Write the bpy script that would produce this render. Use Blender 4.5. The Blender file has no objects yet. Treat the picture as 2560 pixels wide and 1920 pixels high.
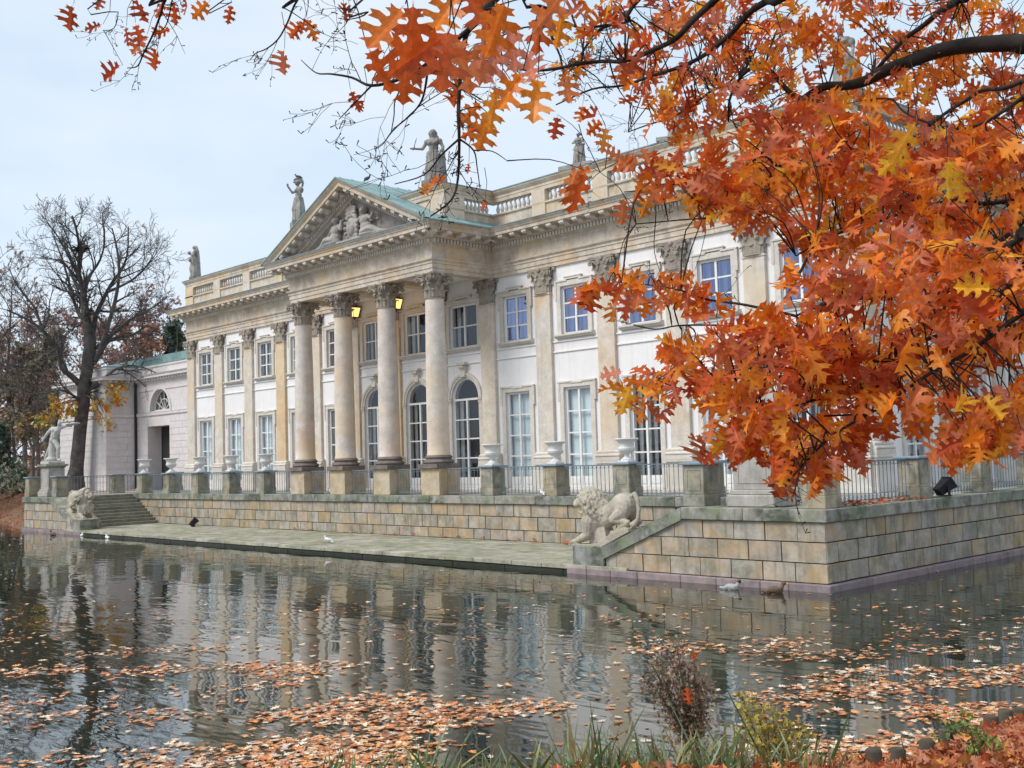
import bpy, bmesh, math, random
from math import sin, cos, pi, radians, sqrt
from mathutils import Vector, Matrix, Euler, noise
SC = bpy.context.scene
COL = SC.collection
rnd = random.Random(7)

# ------------------------------------------------------------------ camera
CAM = Vector((38.5876, -30.626, 1.4251))
CR = Vector((0.68408479, 0.72874186, -0.03103706))
CU = Vector((0.06906629, -0.02235638, 0.99736154))
CF = Vector((-0.72612523, 0.68442348, 0.06562516))
FPX = 2748.1                                    # focal length in photograph pixels (2560 wide)
cam_d = bpy.data.cameras.new('camera')
cam = bpy.data.objects.new('camera', cam_d)
COL.objects.link(cam)
cam_d.sensor_width = 36.0
cam_d.lens = FPX / 2560 * 36
cam_d.clip_start = 0.1
cam_d.clip_end = 5000
cam.matrix_world = Matrix(((CR.x, CU.x, -CF.x, CAM.x), (CR.y, CU.y, -CF.y, CAM.y), (CR.z, CU.z, -CF.z, CAM.z), (0, 0, 0, 1)))
SC.camera = cam

# ------------------------------------------------------------------ sky, sun, exposure
SUN_EL, SUN_AZ = radians(47), radians(200)      # azimuth of the light, clockwise from +Y
world = bpy.data.worlds.new('World')
SC.world = world
world.use_nodes = True
wn, wl = world.node_tree.nodes, world.node_tree.links
wn.clear()
w_out = wn.new('ShaderNodeOutputWorld')
w_mix = wn.new('ShaderNodeMixShader')
w_sky = wn.new('ShaderNodeTexSky')
w_sky.sky_type = 'NISHITA'
w_sky.sun_disc = False
w_sky.sun_elevation = SUN_EL
w_sky.sun_rotation = SUN_AZ
w_bg = wn.new('ShaderNodeBackground')
w_bg.inputs[1].default_value = 0.10
w_cl = wn.new('ShaderNodeBackground')
w_cl.inputs[1].default_value = 0.575
w_tc = wn.new('ShaderNodeTexCoord')
w_mp = wn.new('ShaderNodeMapping')
w_mp.inputs['Scale'].default_value = (1.4, 1.4, 4.0)
w_no = wn.new('ShaderNodeTexNoise')
w_no.inputs['Scale'].default_value = 2.2
w_no.inputs['Detail'].default_value = 5
w_no.inputs['Roughness'].default_value = 0.55
w_rp = wn.new('ShaderNodeValToRGB')
w_rp.color_ramp.elements[0].position = 0.36
w_rp.color_ramp.elements[0].color = (0.68, 0.825, 0.975, 1)
w_rp.color_ramp.elements[1].position = 0.66
w_rp.color_ramp.elements[1].color = (0.84, 0.92, 1.0, 1)
wl.new(w_tc.outputs['Generated'], w_mp.inputs['Vector'])
wl.new(w_mp.outputs[0], w_no.inputs['Vector'])
wl.new(w_no.outputs['Fac'], w_rp.inputs[0])
wl.new(w_rp.outputs[0], w_cl.inputs[0])
wl.new(w_sky.outputs[0], w_bg.inputs[0])
w_mix.inputs[0].default_value = 0.88            # cloud cover
wl.new(w_bg.outputs[0], w_mix.inputs[1])
wl.new(w_cl.outputs[0], w_mix.inputs[2])
wl.new(w_mix.outputs[0], w_out.inputs[0])
sun_d = bpy.data.lights.new('sun', 'SUN')
sun_d.energy = 1.5
sun_d.angle = radians(24)
sun_d.color = (1.0, 0.96, 0.90)
sun = bpy.data.objects.new('sun', sun_d)
COL.objects.link(sun)
sdir = Vector((sin(SUN_AZ) * cos(SUN_EL), cos(SUN_AZ) * cos(SUN_EL), sin(SUN_EL)))
sun.rotation_euler = sdir.to_track_quat('Z', 'Y').to_euler()
sun.location = (40, -60, 60)
SC.view_settings.view_transform = 'Standard'
SC.view_settings.look = 'None'
SC.view_settings.exposure = 0.86
SC.view_settings.gamma = 1.0
SC.render.film_transparent = False
try:
    SC.cycles.max_bounces = 6
    SC.cycles.diffuse_bounces = 3
    SC.cycles.glossy_bounces = 3
    SC.cycles.transparent_max_bounces = 10
    SC.cycles.use_denoising = True
except Exception:
    pass

# ------------------------------------------------------------------ helpers
def at(px, py, depth):
    "photograph pixel and forward distance in metres to a point"
    return CAM + (CF + CR * ((px - 1280) / FPX) - CU * ((py - 960) / FPX)) * depth

def lin(r, g, b):
    f = lambda c: (c / 255 / 12.92) if c <= 10 else ((c / 255 + 0.055) / 1.055) ** 2.4
    return (f(r), f(g), f(b), 1.0)

def tag(o, label=None, cat=None, group=None, kind=None):
    if label: o['label'] = label
    if cat: o['category'] = cat
    if group: o['group'] = group
    if kind: o['kind'] = kind
    return o

def empty(name, loc=(0, 0, 0), rz=0.0):
    o = bpy.data.objects.new(name, None)
    o.empty_display_size = 0.2
    o.location = loc
    o.rotation_euler = (0, 0, rz)
    COL.objects.link(o)
    return o

def link(name, mesh, parent=None, loc=(0, 0, 0), rot=(0, 0, 0), scale=(1, 1, 1)):
    o = bpy.data.objects.new(name, mesh)
    COL.objects.link(o)
    o.parent = parent
    o.location = loc
    o.rotation_euler = rot
    o.scale = scale
    return o

class MB:
    def __init__(s):
        s.v = []; s.f = []; s.col = []
    def add(s, vs, fs):
        b = len(s.v)
        s.v.extend([tuple(p) for p in vs])
        s.f.extend([tuple(i + b for i in f) for f in fs])
        return s
    def hexa(s, p):
        return s.add(p, [(0, 3, 2, 1), (4, 5, 6, 7), (0, 1, 5, 4), (1, 2, 6, 5), (2, 3, 7, 6), (3, 0, 4, 7)])
    def box(s, x0, y0, z0, x1, y1, z1):
        return s.hexa([(x0, y0, z0), (x1, y0, z0), (x1, y1, z0), (x0, y1, z0), (x0, y0, z1), (x1, y0, z1), (x1, y1, z1), (x0, y1, z1)])
    def cbox(s, x0, y0, z0, x1, y1, z1, c=0.01):
        "box with all edges chamfered"
        X = (x0, x1); Y = (y0, y1); Z = (z0, z1)
        vs = []; idx = {}
        for i in (0, 1):
            for j in (0, 1):
                for k in (0, 1):
                    sx, sy, sz = (1 - 2 * i), (1 - 2 * j), (1 - 2 * k)
                    idx[i, j, k, 0] = len(vs); vs.append((X[i], Y[j] + sy * c, Z[k] + sz * c))
                    idx[i, j, k, 1] = len(vs); vs.append((X[i] + sx * c, Y[j], Z[k] + sz * c))
                    idx[i, j, k, 2] = len(vs); vs.append((X[i] + sx * c, Y[j] + sy * c, Z[k]))
        g = lambda i, j, k, a: idx[i, j, k, a]
        fs = []
        for t in (0, 1):
            fs.append(tuple(g(t, j, k, 0) for j, k in ((0, 0), (1, 0), (1, 1), (0, 1))))
            fs.append(tuple(g(i, t, k, 1) for i, k in ((0, 0), (1, 0), (1, 1), (0, 1))))
            fs.append(tuple(g(i, j, t, 2) for i, j in ((0, 0), (1, 0), (1, 1), (0, 1))))
        for a in (0, 1):
            for b in (0, 1):
                fs.append((g(a, b, 0, 0), g(a, b, 1, 0), g(a, b, 1, 1), g(a, b, 0, 1)))
                fs.append((g(a, 0, b, 0), g(a, 1, b, 0), g(a, 1, b, 2), g(a, 0, b, 2)))
                fs.append((g(0, a, b, 1), g(1, a, b, 1), g(1, a, b, 2), g(0, a, b, 2)))
                for c2 in (0, 1):
                    fs.append((g(a, b, c2, 0), g(a, b, c2, 1), g(a, b, c2, 2)))
        return s.add(vs, fs)
    def prism(s, pts, ax, a, b):
        "extrude a polygon; ax: the axis it is extruded along; pts are the other two coordinates in order"
        mk = {'x': lambda p, t: (t, p[0], p[1]), 'y': lambda p, t: (p[0], t, p[1]), 'z': lambda p, t: (p[0], p[1], t)}[ax]
        n = len(pts)
        vs = [mk(p, a) for p in pts] + [mk(p, b) for p in pts]
        fs = [tuple(range(n)), tuple(range(2 * n - 1, n - 1, -1))]
        fs += [(i, (i + 1) % n, n + (i + 1) % n, n + i) for i in range(n)]
        return s.add(vs, fs)
    def tube(s, pts, rad, n=6, cap=True):
        pts = [Vector(p) for p in pts]
        if not hasattr(rad, '__len__'): rad = [rad] * len(pts)
        d = (pts[1] - pts[0])
        if d.length < 1e-6: return s
        d.normalize()
        u = d.orthogonal().normalized()
        vs = []
        for i, p in enumerate(pts):
            if i < len(pts) - 1 and i > 0: t = (pts[i + 1] - pts[i - 1])
            elif i == 0: t = pts[1] - pts[0]
            else: t = pts[i] - pts[i - 1]
            if t.length < 1e-7: t = d
            t = t.normalized()
            u = (u - t * u.dot(t))
            u = u.normalized() if u.length > 1e-6 else t.orthogonal().normalized()
            w = t.cross(u)
            for k in range(n):
                a = 2 * pi * k / n
                vs.append(p + (u * cos(a) + w * sin(a)) * rad[i])
        fs = []
        for i in range(len(pts) - 1):
            for k in range(n):
                fs.append((i * n + k, i * n + (k + 1) % n, (i + 1) * n + (k + 1) % n, (i + 1) * n + k))
        if cap:
            fs.append(tuple(range(n - 1, -1, -1)))
            fs.append(tuple(range((len(pts) - 1) * n, len(pts) * n)))
        return s.add(vs, fs)
    def lathe(s, prof, n=20, c=(0, 0, 0), sx=1, sy=1):
        vs = []
        for r, z in prof:
            for k in range(n):
                a = 2 * pi * k / n
                vs.append((c[0] + r * cos(a) * sx, c[1] + r * sin(a) * sy, c[2] + z))
        fs = []
        for i in range(len(prof) - 1):
            for k in range(n):
                fs.append((i * n + k, i * n + (k + 1) % n, (i + 1) * n + (k + 1) % n, (i + 1) * n + k))
        fs.append(tuple(range(n - 1, -1, -1)))
        fs.append(tuple(range((len(prof) - 1) * n, len(prof) * n)))
        return s.add(vs, fs)
    def ell(s, c, r, n=12, m=8, rot=None):
        vs = []; fs = []
        c = Vector(c)
        M = rot.to_matrix() if rot is not None else Matrix.Identity(3)
        if not hasattr(r, '__len__'): r = (r, r, r)
        vs.append(c + M @ Vector((0, 0, -r[2])))
        for j in range(1, m):
            t = -pi / 2 + pi * j / m
            for k in range(n):
                a = 2 * pi * k / n
                vs.append(c + M @ Vector((r[0] * cos(t) * cos(a), r[1] * cos(t) * sin(a), r[2] * sin(t))))
        vs.append(c + M @ Vector((0, 0, r[2])))
        for k in range(n):
            fs.append((0, 1 + (k + 1) % n, 1 + k))
            fs.append((len(vs) - 1, 1 + (m - 2) * n + k, 1 + (m - 2) * n + (k + 1) % n))
        for j in range(m - 2):
            for k in range(n):
                fs.append((1 + j * n + k, 1 + j * n + (k + 1) % n, 1 + (j + 1) * n + (k + 1) % n, 1 + (j + 1) * n + k))
        return s.add(vs, fs)
    def cap(s, p0, p1, r0, r1, n=10):
        "tapered capsule"
        p0, p1 = Vector(p0), Vector(p1)
        d = p1 - p0
        L = d.length
        if L < 1e-6: return s.ell(p0, r0)
        d.normalize()
        pts = []; rr = []
        for a in (0.15, 0.5, 0.85): pts.append(p0 - d * r0 * cos(a * pi / 2)); rr.append(r0 * sin(a * pi / 2))
        pts.append(p0); rr.append(r0)
        pts.append(p1); rr.append(r1)
        for a in (0.85, 0.5, 0.15): pts.append(p1 + d * r1 * cos(a * pi / 2)); rr.append(r1 * sin(a * pi / 2))
        return s.tube(pts, rr, n)
    def limb(s, pts, rad, n=10):
        for i in range(len(pts) - 1): s.cap(pts[i], pts[i + 1], rad[i], rad[i + 1], n)
        return s
    def sweep(s, path, prof, close=False):
        P = [Vector((p[0], p[1])) for p in path]
        nrm = []
        for i in range(len(P) - 1):
            d = (P[i + 1] - P[i]).normalized()
            nrm.append(Vector((d.y, -d.x)))
        vs = []; m = len(prof)
        for i, p in enumerate(P):
            if i == 0: mt = nrm[0]
            elif i == len(P) - 1: mt = nrm[-1]
            else: mt = (nrm[i - 1] + nrm[i]) / (1 + nrm[i - 1].dot(nrm[i]))
            for o, z in prof: vs.append((p.x + mt.x * o, p.y + mt.y * o, z))
        fs = []
        for i in range(len(P) - 1):
            for k in range(m - 1):
                fs.append((i * m + k, (i + 1) * m + k, (i + 1) * m + k + 1, i * m + k + 1))
        if close:
            fs.append(tuple(range(m - 1, -1, -1)))
            fs.append(tuple(range((len(P) - 1) * m, len(P) * m)))
        return s.add(vs, fs)
    def mesh(s, name, mat, smooth=None, recalc=True, attr=None):
        me = bpy.data.meshes.new(name)
        me.from_pydata(s.v, [], s.f)
        if recalc:
            bm = bmesh.new(); bm.from_mesh(me)
            bmesh.ops.recalc_face_normals(bm, faces=bm.faces)
            bm.to_mesh(me); bm.free()
        if mat: me.materials.append(mat)
        if smooth is not None:
            me.polygons.foreach_set('use_smooth', [True] * len(me.polygons))
            me.set_sharp_from_angle(angle=radians(smooth))
        if attr is not None:                       # per-vertex colours
            a = me.color_attributes.new('tint', 'FLOAT_COLOR', 'POINT')
            flat = [x for c in attr for x in c]
            a.data.foreach_set('color', flat)
        me.update()
        return me
    def build(s, name, mat, parent=None, smooth=None, loc=(0, 0, 0), rot=(0, 0, 0), recalc=True, attr=None, scale=(1, 1, 1)):
        return link(name, s.mesh(name, mat, smooth, recalc, attr), parent, loc, rot, scale)

_cache = {}
def shared(key, fn):
    if key not in _cache: _cache[key] = fn()
    return _cache[key]

_tsc = None
def sculpt(mb, name, mat, parent=None, voxel=0.03, smooth=3, loc=(0, 0, 0), rz=0.0, scale=1.0, disp=0.0, dscale=6.0):
    "fuse overlapping closed pieces into one continuous carved surface"
    global _tsc
    tmp = bpy.data.objects.new('tmp_' + name, mb.mesh('tmp_' + name, None))
    if _tsc is None: _tsc = bpy.data.scenes.new('carving')
    _tsc.collection.objects.link(tmp)
    md = tmp.modifiers.new('r', 'REMESH'); md.mode = 'VOXEL'; md.voxel_size = voxel
    ms = tmp.modifiers.new('s', 'SMOOTH'); ms.factor = 0.5; ms.iterations = smooth
    with bpy.context.temp_override(scene=_tsc, view_layer=_tsc.view_layers[0]):
        dg = bpy.context.evaluated_depsgraph_get()
        me = bpy.data.meshes.new_from_object(tmp.evaluated_get(dg))
    me.name = name
    bpy.data.objects.remove(tmp)
    if disp:
        nrm = [v.normal.copy() for v in me.vertices]
        out = []
        for v, nv in zip(me.vertices, nrm):
            k = noise.noise(v.co * dscale) + 0.5 * noise.noise(v.co * dscale * 2.3)
            out.extend(v.co + nv * (k * disp))
        me.vertices.foreach_set('co', out)
    me.materials.clear(); me.materials.append(mat)
    me.polygons.foreach_set('use_smooth', [True] * len(me.polygons))
    return link(name, me, parent, loc, (0, 0, rz), (scale, scale, scale))

# ------------------------------------------------------------------ materials
def newmat(name):
    m = bpy.data.materials.new(name)
    m.use_nodes = True
    nt = m.node_tree
    nt.nodes.clear()
    out = nt.nodes.new('ShaderNodeOutputMaterial')
    b = nt.nodes.new('ShaderNodeBsdfPrincipled')
    nt.links.new(b.outputs[0], out.inputs[0])
    return m, nt, b, out

def N(nt, t, **kw):
    n = nt.nodes.new(t)
    for k, v in kw.items():
        if k in n.inputs: n.inputs[k].default_value = v
        else: setattr(n, k, v)
    return n

def ramp(nt, src, stops, interp='LINEAR'):
    r = nt.nodes.new('ShaderNodeValToRGB')
    r.color_ramp.interpolation = interp
    els = r.color_ramp.elements
    while len(els) < len(stops): els.new(0.5)
    for e, (p, c) in zip(els, stops):
        e.position = p
        e.color = c if len(c) == 4 else (*c, 1)
    nt.links.new(src, r.inputs[0])
    return r.outputs[0]

def mixc(nt, fac, a, b, mode='MIX'):
    m = nt.nodes.new('ShaderNodeMix')
    m.data_type = 'RGBA'; m.blend_type = mode
    for s, v in ((m.inputs[0], fac), (m.inputs[6], a), (m.inputs[7], b)):
        if hasattr(v, 'type') and hasattr(v, 'is_linked'): nt.links.new(v, s)
        elif isinstance(v, (int, float)): s.default_value = v
        else: s.default_value = v if len(v) == 4 else (*v, 1)
    return m.outputs[2]

def obcoord(nt, sc=(1, 1, 1), rand=True, world_space=False):
    "object coordinates, shifted for each object so that copies differ"
    if world_space:
        g = nt.nodes.new('ShaderNodeNewGeometry'); src = g.outputs['Position']
    else:
        tc = nt.nodes.new('ShaderNodeTexCoord'); src = tc.outputs['Object']
    if rand and not world_space:
        oi = nt.nodes.new('ShaderNodeObjectInfo')
        mu = nt.nodes.new('ShaderNodeMath'); mu.operation = 'MULTIPLY'; mu.inputs[1].default_value = 73.0
        nt.links.new(oi.outputs['Random'], mu.inputs[0])
        ad = nt.nodes.new('ShaderNodeVectorMath'); ad.operation = 'ADD'
        nt.links.new(src, ad.inputs[0]); nt.links.new(mu.outputs[0], ad.inputs[1])
        src = ad.outputs[0]
    mp = nt.nodes.new('ShaderNodeMapping'); mp.inputs['Scale'].default_value = sc
    nt.links.new(src, mp.inputs['Vector'])
    return mp.outputs[0]

def nz(nt, vec, scale, detail=4, rough=0.6, dist=0.0):
    n = N(nt, 'ShaderNodeTexNoise', Scale=scale, Detail=detail, Roughness=rough, Distortion=dist)
    nt.links.new(vec, n.inputs['Vector'])
    return n.outputs['Fac']

def bump(nt, b, h, strength=0.3, dist=0.02):
    bp = N(nt, 'ShaderNodeBump', Strength=strength, Distance=dist)
    nt.links.new(h, bp.inputs['Height'])
    nt.links.new(bp.outputs[0], b.inputs['Normal'])

def stone(name, palette, rough=0.85, world_space=False, mottled=0.35, stain=None, stain_amt=0.5, stain_sc=1.6, streak=0.0, bstr=0.25, dark=(0.09, 0.08, 0.07), stain2=None, s2_amt=0.5, s2_sc=0.8, edge=(0.50, 0.68), fine=0.8, run=0.0, run_c=(0.10, 0.095, 0.08), run_sc=(1.5, 1.5, 0.16)):
    "palette: stops picked by each object's random number; noise mottling; stains with their own shape"
    m, nt, b, out = newmat(name)
    oi = nt.nodes.new('ShaderNodeObjectInfo')
    vec = obcoord(nt, world_space=world_space)
    if len(palette) > 1 and not world_space:
        base = ramp(nt, oi.outputs['Random'], [((i + 0.0) / len(palette), c) for i, c in enumerate(palette)], 'CONSTANT')
    elif len(palette) > 1:
        base = ramp(nt, nz(nt, vec, 0.45, 2), [(0.3 + 0.4 * i / (len(palette) - 1), c) for i, c in enumerate(palette)])
    else:
        base = ramp(nt, oi.outputs['Random'], [(0, palette[0]), (1, palette[0])])
    n1 = nz(nt, vec, 2.3, 6, 0.65)
    n2 = nz(nt, vec, 14.0, 5, 0.7)
    f = ramp(nt, n1, [(0.3, (1 - mottled,) * 3), (0.7, (1 + mottled * 0.35,) * 3)])
    col = mixc(nt, 1.0, base, f, 'MULTIPLY')
    f2 = ramp(nt, n2, [(0.3, (0.82, 0.81, 0.80)), (0.65, (1.06, 1.06, 1.06))])
    col = mixc(nt, fine, col, f2, 'MULTIPLY')
    if streak:
        vs = obcoord(nt, (2.6, 2.6, 0.22), world_space=world_space)
        k = ramp(nt, nz(nt, vs, 2.2, 5, 0.6), [(0.52, (0, 0, 0)), (0.75, (1, 1, 1))])
        k2 = nt.nodes.new('ShaderNodeMath'); k2.operation = 'MULTIPLY'; k2.inputs[1].default_value = streak
        nt.links.new(k, k2.inputs[0])
        col = mixc(nt, k2.outputs[0], col, dark)
    if stain:
        k = ramp(nt, nz(nt, vec, stain_sc, 6, 0.68, 0.4), [(edge[0], (0, 0, 0)), (edge[1], (1, 1, 1))])
        k2 = nt.nodes.new('ShaderNodeMath'); k2.operation = 'MULTIPLY'; k2.inputs[1].default_value = stain_amt
        nt.links.new(k, k2.inputs[0])
        col = mixc(nt, k2.outputs[0], col, stain)
    if stain2:
        sh = nt.nodes.new('ShaderNodeVectorMath'); sh.operation = 'ADD'; sh.inputs[1].default_value = (31.7, 12.3, 5.1)
        nt.links.new(vec, sh.inputs[0])
        k = ramp(nt, nz(nt, sh.outputs[0], s2_sc, 5, 0.62, 0.6), [(0.48, (0, 0, 0)), (0.62, (1, 1, 1))])
        k2 = nt.nodes.new('ShaderNodeMath'); k2.operation = 'MULTIPLY'; k2.inputs[1].default_value = s2_amt
        nt.links.new(k, k2.inputs[0])
        col = mixc(nt, k2.outputs[0], col, stain2)
    if run:
        gp = nt.nodes.new('ShaderNodeNewGeometry')
        mp = N(nt, 'ShaderNodeMapping'); mp.inputs['Scale'].default_value = run_sc
        nt.links.new(gp.outputs['Position'], mp.inputs['Vector'])
        k = ramp(nt, nz(nt, mp.outputs[0], 1.6, 6, 0.66, 0.3), [(0.50, (0, 0, 0)), (0.70, (1, 1, 1))])
        k2 = N(nt, 'ShaderNodeMath', operation='MULTIPLY'); k2.inputs[1].default_value = run
        nt.links.new(k, k2.inputs[0])
        col = mixc(nt, k2.outputs[0], col, run_c)
    nt.links.new(col, b.inputs['Base Color'])
    b.inputs['Roughness'].default_value = rough
    b.inputs['Specular IOR Level'].default_value = 0.25
    bump(nt, b, n2, bstr, 0.015)
    return m

def plain(name, c, rough=0.6, metal=0.0, var=0.12, sc=8.0, spec=0.4, bstr=0.0):
    m, nt, b, out = newmat(name)
    vec = obcoord(nt)
    n = nz(nt, vec, sc, 4)
    col = mixc(nt, 1.0, c, ramp(nt, n, [(0.3, (1 - var,) * 3), (0.7, (1 + var * 0.4,) * 3)]), 'MULTIPLY')
    nt.links.new(col, b.inputs['Base Color'])
    b.inputs['Roughness'].default_value = rough
    b.inputs['Metallic'].default_value = metal
    b.inputs['Specular IOR Level'].default_value = spec
    if bstr: bump(nt, b, n, bstr, 0.02)
    return m

M = {}
M['plaster'] = stone('white_plaster', [(0.82, 0.795, 0.79)], world_space=True, mottled=0.05, stain=(0.60, 0.555, 0.52), stain_amt=0.16, stain_sc=0.33, streak=0.28, bstr=0.01, dark=(0.52, 0.48, 0.45), fine=0.12)
M['plaster_stone'] = stone('rusticated_plaster', [(0.68, 0.64, 0.63), (0.72, 0.685, 0.67)], world_space=True, mottled=0.12, stain=(0.52, 0.47, 0.43), stain_amt=0.3, stain_sc=0.6, bstr=0.08)
SAND = [(0.69, 0.62, 0.53), (0.68, 0.62, 0.55), (0.71, 0.65, 0.58), (0.71, 0.56, 0.38), (0.67, 0.61, 0.535), (0.71, 0.64, 0.55)]
M['sand'] = stone('sandstone', SAND, mottled=0.24, stain=(0.62, 0.40, 0.20), stain_amt=0.6, stain_sc=0.42, streak=0.3, bstr=0.12, dark=(0.26, 0.21, 0.17), stain2=(0.66, 0.53, 0.36), s2_amt=0.5, s2_sc=0.35)
M['column'] = stone('column_sandstone', [(0.69, 0.61, 0.55), (0.73, 0.57, 0.475), (0.72, 0.60, 0.46), (0.70, 0.63, 0.57)], mottled=0.22, stain=(0.64, 0.36, 0.20), stain_amt=0.6, stain_sc=0.38, streak=0.28, bstr=0.12, dark=(0.34, 0.26, 0.20), stain2=(0.72, 0.53, 0.32), s2_amt=0.6, s2_sc=0.3)
M['entab'] = stone('entablature_stone', [(0.61, 0.53, 0.43), (0.69, 0.61, 0.52), (0.66, 0.52, 0.36)], world_space=True, mottled=0.32, stain=(0.30, 0.21, 0.15), stain_amt=0.55, stain_sc=0.75, streak=0.4, bstr=0.15, dark=(0.22, 0.18, 0.15), stain2=(0.66, 0.46, 0.26), s2_amt=0.45, s2_sc=0.35)
M['trim'] = stone('surround_stone', [(0.68, 0.63, 0.57), (0.64, 0.58, 0.51), (0.70, 0.65, 0.59)], mottled=0.15, stain=(0.38, 0.31, 0.24), stain_amt=0.3, stain_sc=1.2, bstr=0.08)
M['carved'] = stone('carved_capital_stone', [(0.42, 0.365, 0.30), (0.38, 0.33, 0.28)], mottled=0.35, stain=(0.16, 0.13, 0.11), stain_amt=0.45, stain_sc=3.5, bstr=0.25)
M['statue'] = stone('statue_stone', [(0.36, 0.335, 0.305), (0.40, 0.37, 0.33)], mottled=0.3, stain=(0.13, 0.125, 0.12), stain_amt=0.6, stain_sc=1.7, streak=0.3, bstr=0.25, dark=(0.12, 0.11, 0.10))
M['relief'] = stone('relief_stone', [(0.34, 0.31, 0.285)], mottled=0.3, stain=(0.15, 0.14, 0.13), stain_amt=0.5, stain_sc=3.0, bstr=0.2)
M['lion'] = stone('lion_sandstone', [(0.50, 0.445, 0.365)], mottled=0.35, stain=(0.29, 0.28, 0.165), stain_amt=0.6, stain_sc=1.5, streak=0.3, bstr=0.35, dark=(0.2, 0.17, 0.15))
M['marble'] = stone('white_marble', [(0.74, 0.73, 0.72)], mottled=0.08, stain=(0.45, 0.43, 0.40), stain_amt=0.25, stain_sc=4, bstr=0.04, rough=0.6)
BLK = [(0.468, 0.414, 0.341), (0.437, 0.396, 0.338), (0.474, 0.405, 0.313), (0.45, 0.408, 0.35), (0.468, 0.383, 0.279), (0.45, 0.405, 0.344), (0.412, 0.377, 0.332), (0.468, 0.414, 0.335), (0.443, 0.389, 0.316), (0.431, 0.393, 0.338), (0.425, 0.383, 0.325), (0.462, 0.393, 0.301)]
M['block'] = stone('wall_sandstone', BLK, mottled=0.42, stain=(0.15, 0.155, 0.095), stain_amt=0.55, stain_sc=1.3, streak=0.6, bstr=0.4, dark=(0.10, 0.09, 0.075), stain2=(0.50, 0.315, 0.14), s2_amt=0.5, s2_sc=0.9, edge=(0.50, 0.64), run=0.34)
M['joint'] = plain('dark_joint', (0.02, 0.018, 0.016), 0.95)
M['coping'] = stone('mossy_coping', [(0.36, 0.345, 0.30), (0.30, 0.305, 0.265), (0.40, 0.375, 0.33), (0.31, 0.31, 0.29)], mottled=0.5, stain=(0.055, 0.07, 0.045), stain_amt=0.85, stain_sc=1.1, streak=0.6, bstr=0.4, dark=(0.05, 0.05, 0.045), stain2=(0.21, 0.25, 0.14), s2_amt=0.6, s2_sc=1.4, edge=(0.47, 0.62))
M['pillar'] = stone('pillar_sandstone', [(0.40, 0.365, 0.295), (0.36, 0.345, 0.29), (0.43, 0.385, 0.30), (0.35, 0.335, 0.285)], mottled=0.5, stain=(0.11, 0.12, 0.075), stain_amt=0.75, stain_sc=1.5, streak=0.55, bstr=0.4, dark=(0.08, 0.075, 0.065), stain2=(0.46, 0.36, 0.22), s2_amt=0.4, s2_sc=1.3)
M['pedestal'] = stone('ochre_pedestal_stone', [(0.58, 0.44, 0.27), (0.56, 0.45, 0.31), (0.60, 0.48, 0.32)], mottled=0.35, stain=(0.50, 0.46, 0.41), stain_amt=0.85, stain_sc=1.1, bstr=0.35, stain2=(0.34, 0.27, 0.20), s2_amt=0.5, s2_sc=1.7)
M['plinth'] = stone('purple_porphyry', [(0.33, 0.255, 0.26), (0.30, 0.24, 0.25), (0.35, 0.275, 0.27)], mottled=0.3, stain=(0.15, 0.13, 0.13), stain_amt=0.5, stain_sc=1.8, streak=0.2, bstr=0.2)
M['slab'] = stone('landing_slab', [(0.44, 0.42, 0.32), (0.47, 0.44, 0.35), (0.39, 0.385, 0.29), (0.50, 0.46, 0.38)], mottled=0.5, stain=(0.20, 0.22, 0.10), stain_amt=0.75, stain_sc=0.9, bstr=0.35, stain2=(0.26, 0.24, 0.19), s2_amt=0.5, s2_sc=1.5, run=0.65, run_c=(0.12, 0.125, 0.085), run_sc=(0.35, 1.0, 1.0))
M['step'] = stone('mossy_step', [(0.27, 0.255, 0.20), (0.24, 0.235, 0.18), (0.30, 0.28, 0.225)], mottled=0.4, stain=(0.09, 0.10, 0.055), stain_amt=0.75, stain_sc=1.3, bstr=0.3)
M['wetstone'] = stone('wet_dark_stone', [(0.035, 0.038, 0.03), (0.045, 0.045, 0.036)], mottled=0.4, stain=(0.03, 0.045, 0.02), stain_amt=0.7, stain_sc=1.8, bstr=0.3, rough=0.45)
M['paving'] = stone('terrace_paving', [(0.40, 0.385, 0.36), (0.36, 0.35, 0.33)], world_space=True, mottled=0.2, bstr=0.15)
M['copper'] = stone('verdigris_copper', [(0.20, 0.32, 0.325), (0.29, 0.42, 0.415), (0.14, 0.23, 0.24)], world_space=True, mottled=0.25, streak=0.3, bstr=0.05, rough=0.55, dark=(0.10, 0.17, 0.17))
M['lead'] = plain('grey_blue_lead', (0.22, 0.29, 0.34), 0.5)
M['iron'] = plain('blue_grey_iron', (0.17, 0.215, 0.25), 0.5, 0.3)
M['black_iron'] = plain('black_iron', (0.025, 0.025, 0.028), 0.45, 0.4)
M['white_paint'] = plain('white_window_paint', (0.80, 0.785, 0.76), 0.45, var=0.06)
M['interior'] = plain('dark_room', (0.035, 0.032, 0.032), 0.9)  # shade of unlit rooms put into the colour of sheets behind openings
M['blind'] = plain('pale_blue_blind', (0.66, 0.73, 0.745), 0.8, var=0.08, sc=1.5)
M['curtain'] = plain('white_curtain', (0.62, 0.60, 0.57), 0.8, var=0.2, sc=5)
M['bark'] = plain('dark_bark', (0.042, 0.035, 0.031), 0.9, var=0.5, sc=6, spec=0.2, bstr=0.9)
M['bark_far'] = plain('brown_bark', (0.15, 0.12, 0.105), 0.9, var=0.4, sc=3, spec=0.2)
M['stake'] = plain('weathered_stake_wood', (0.09, 0.075, 0.055), 0.9, var=0.4, sc=9, bstr=0.5)

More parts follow.
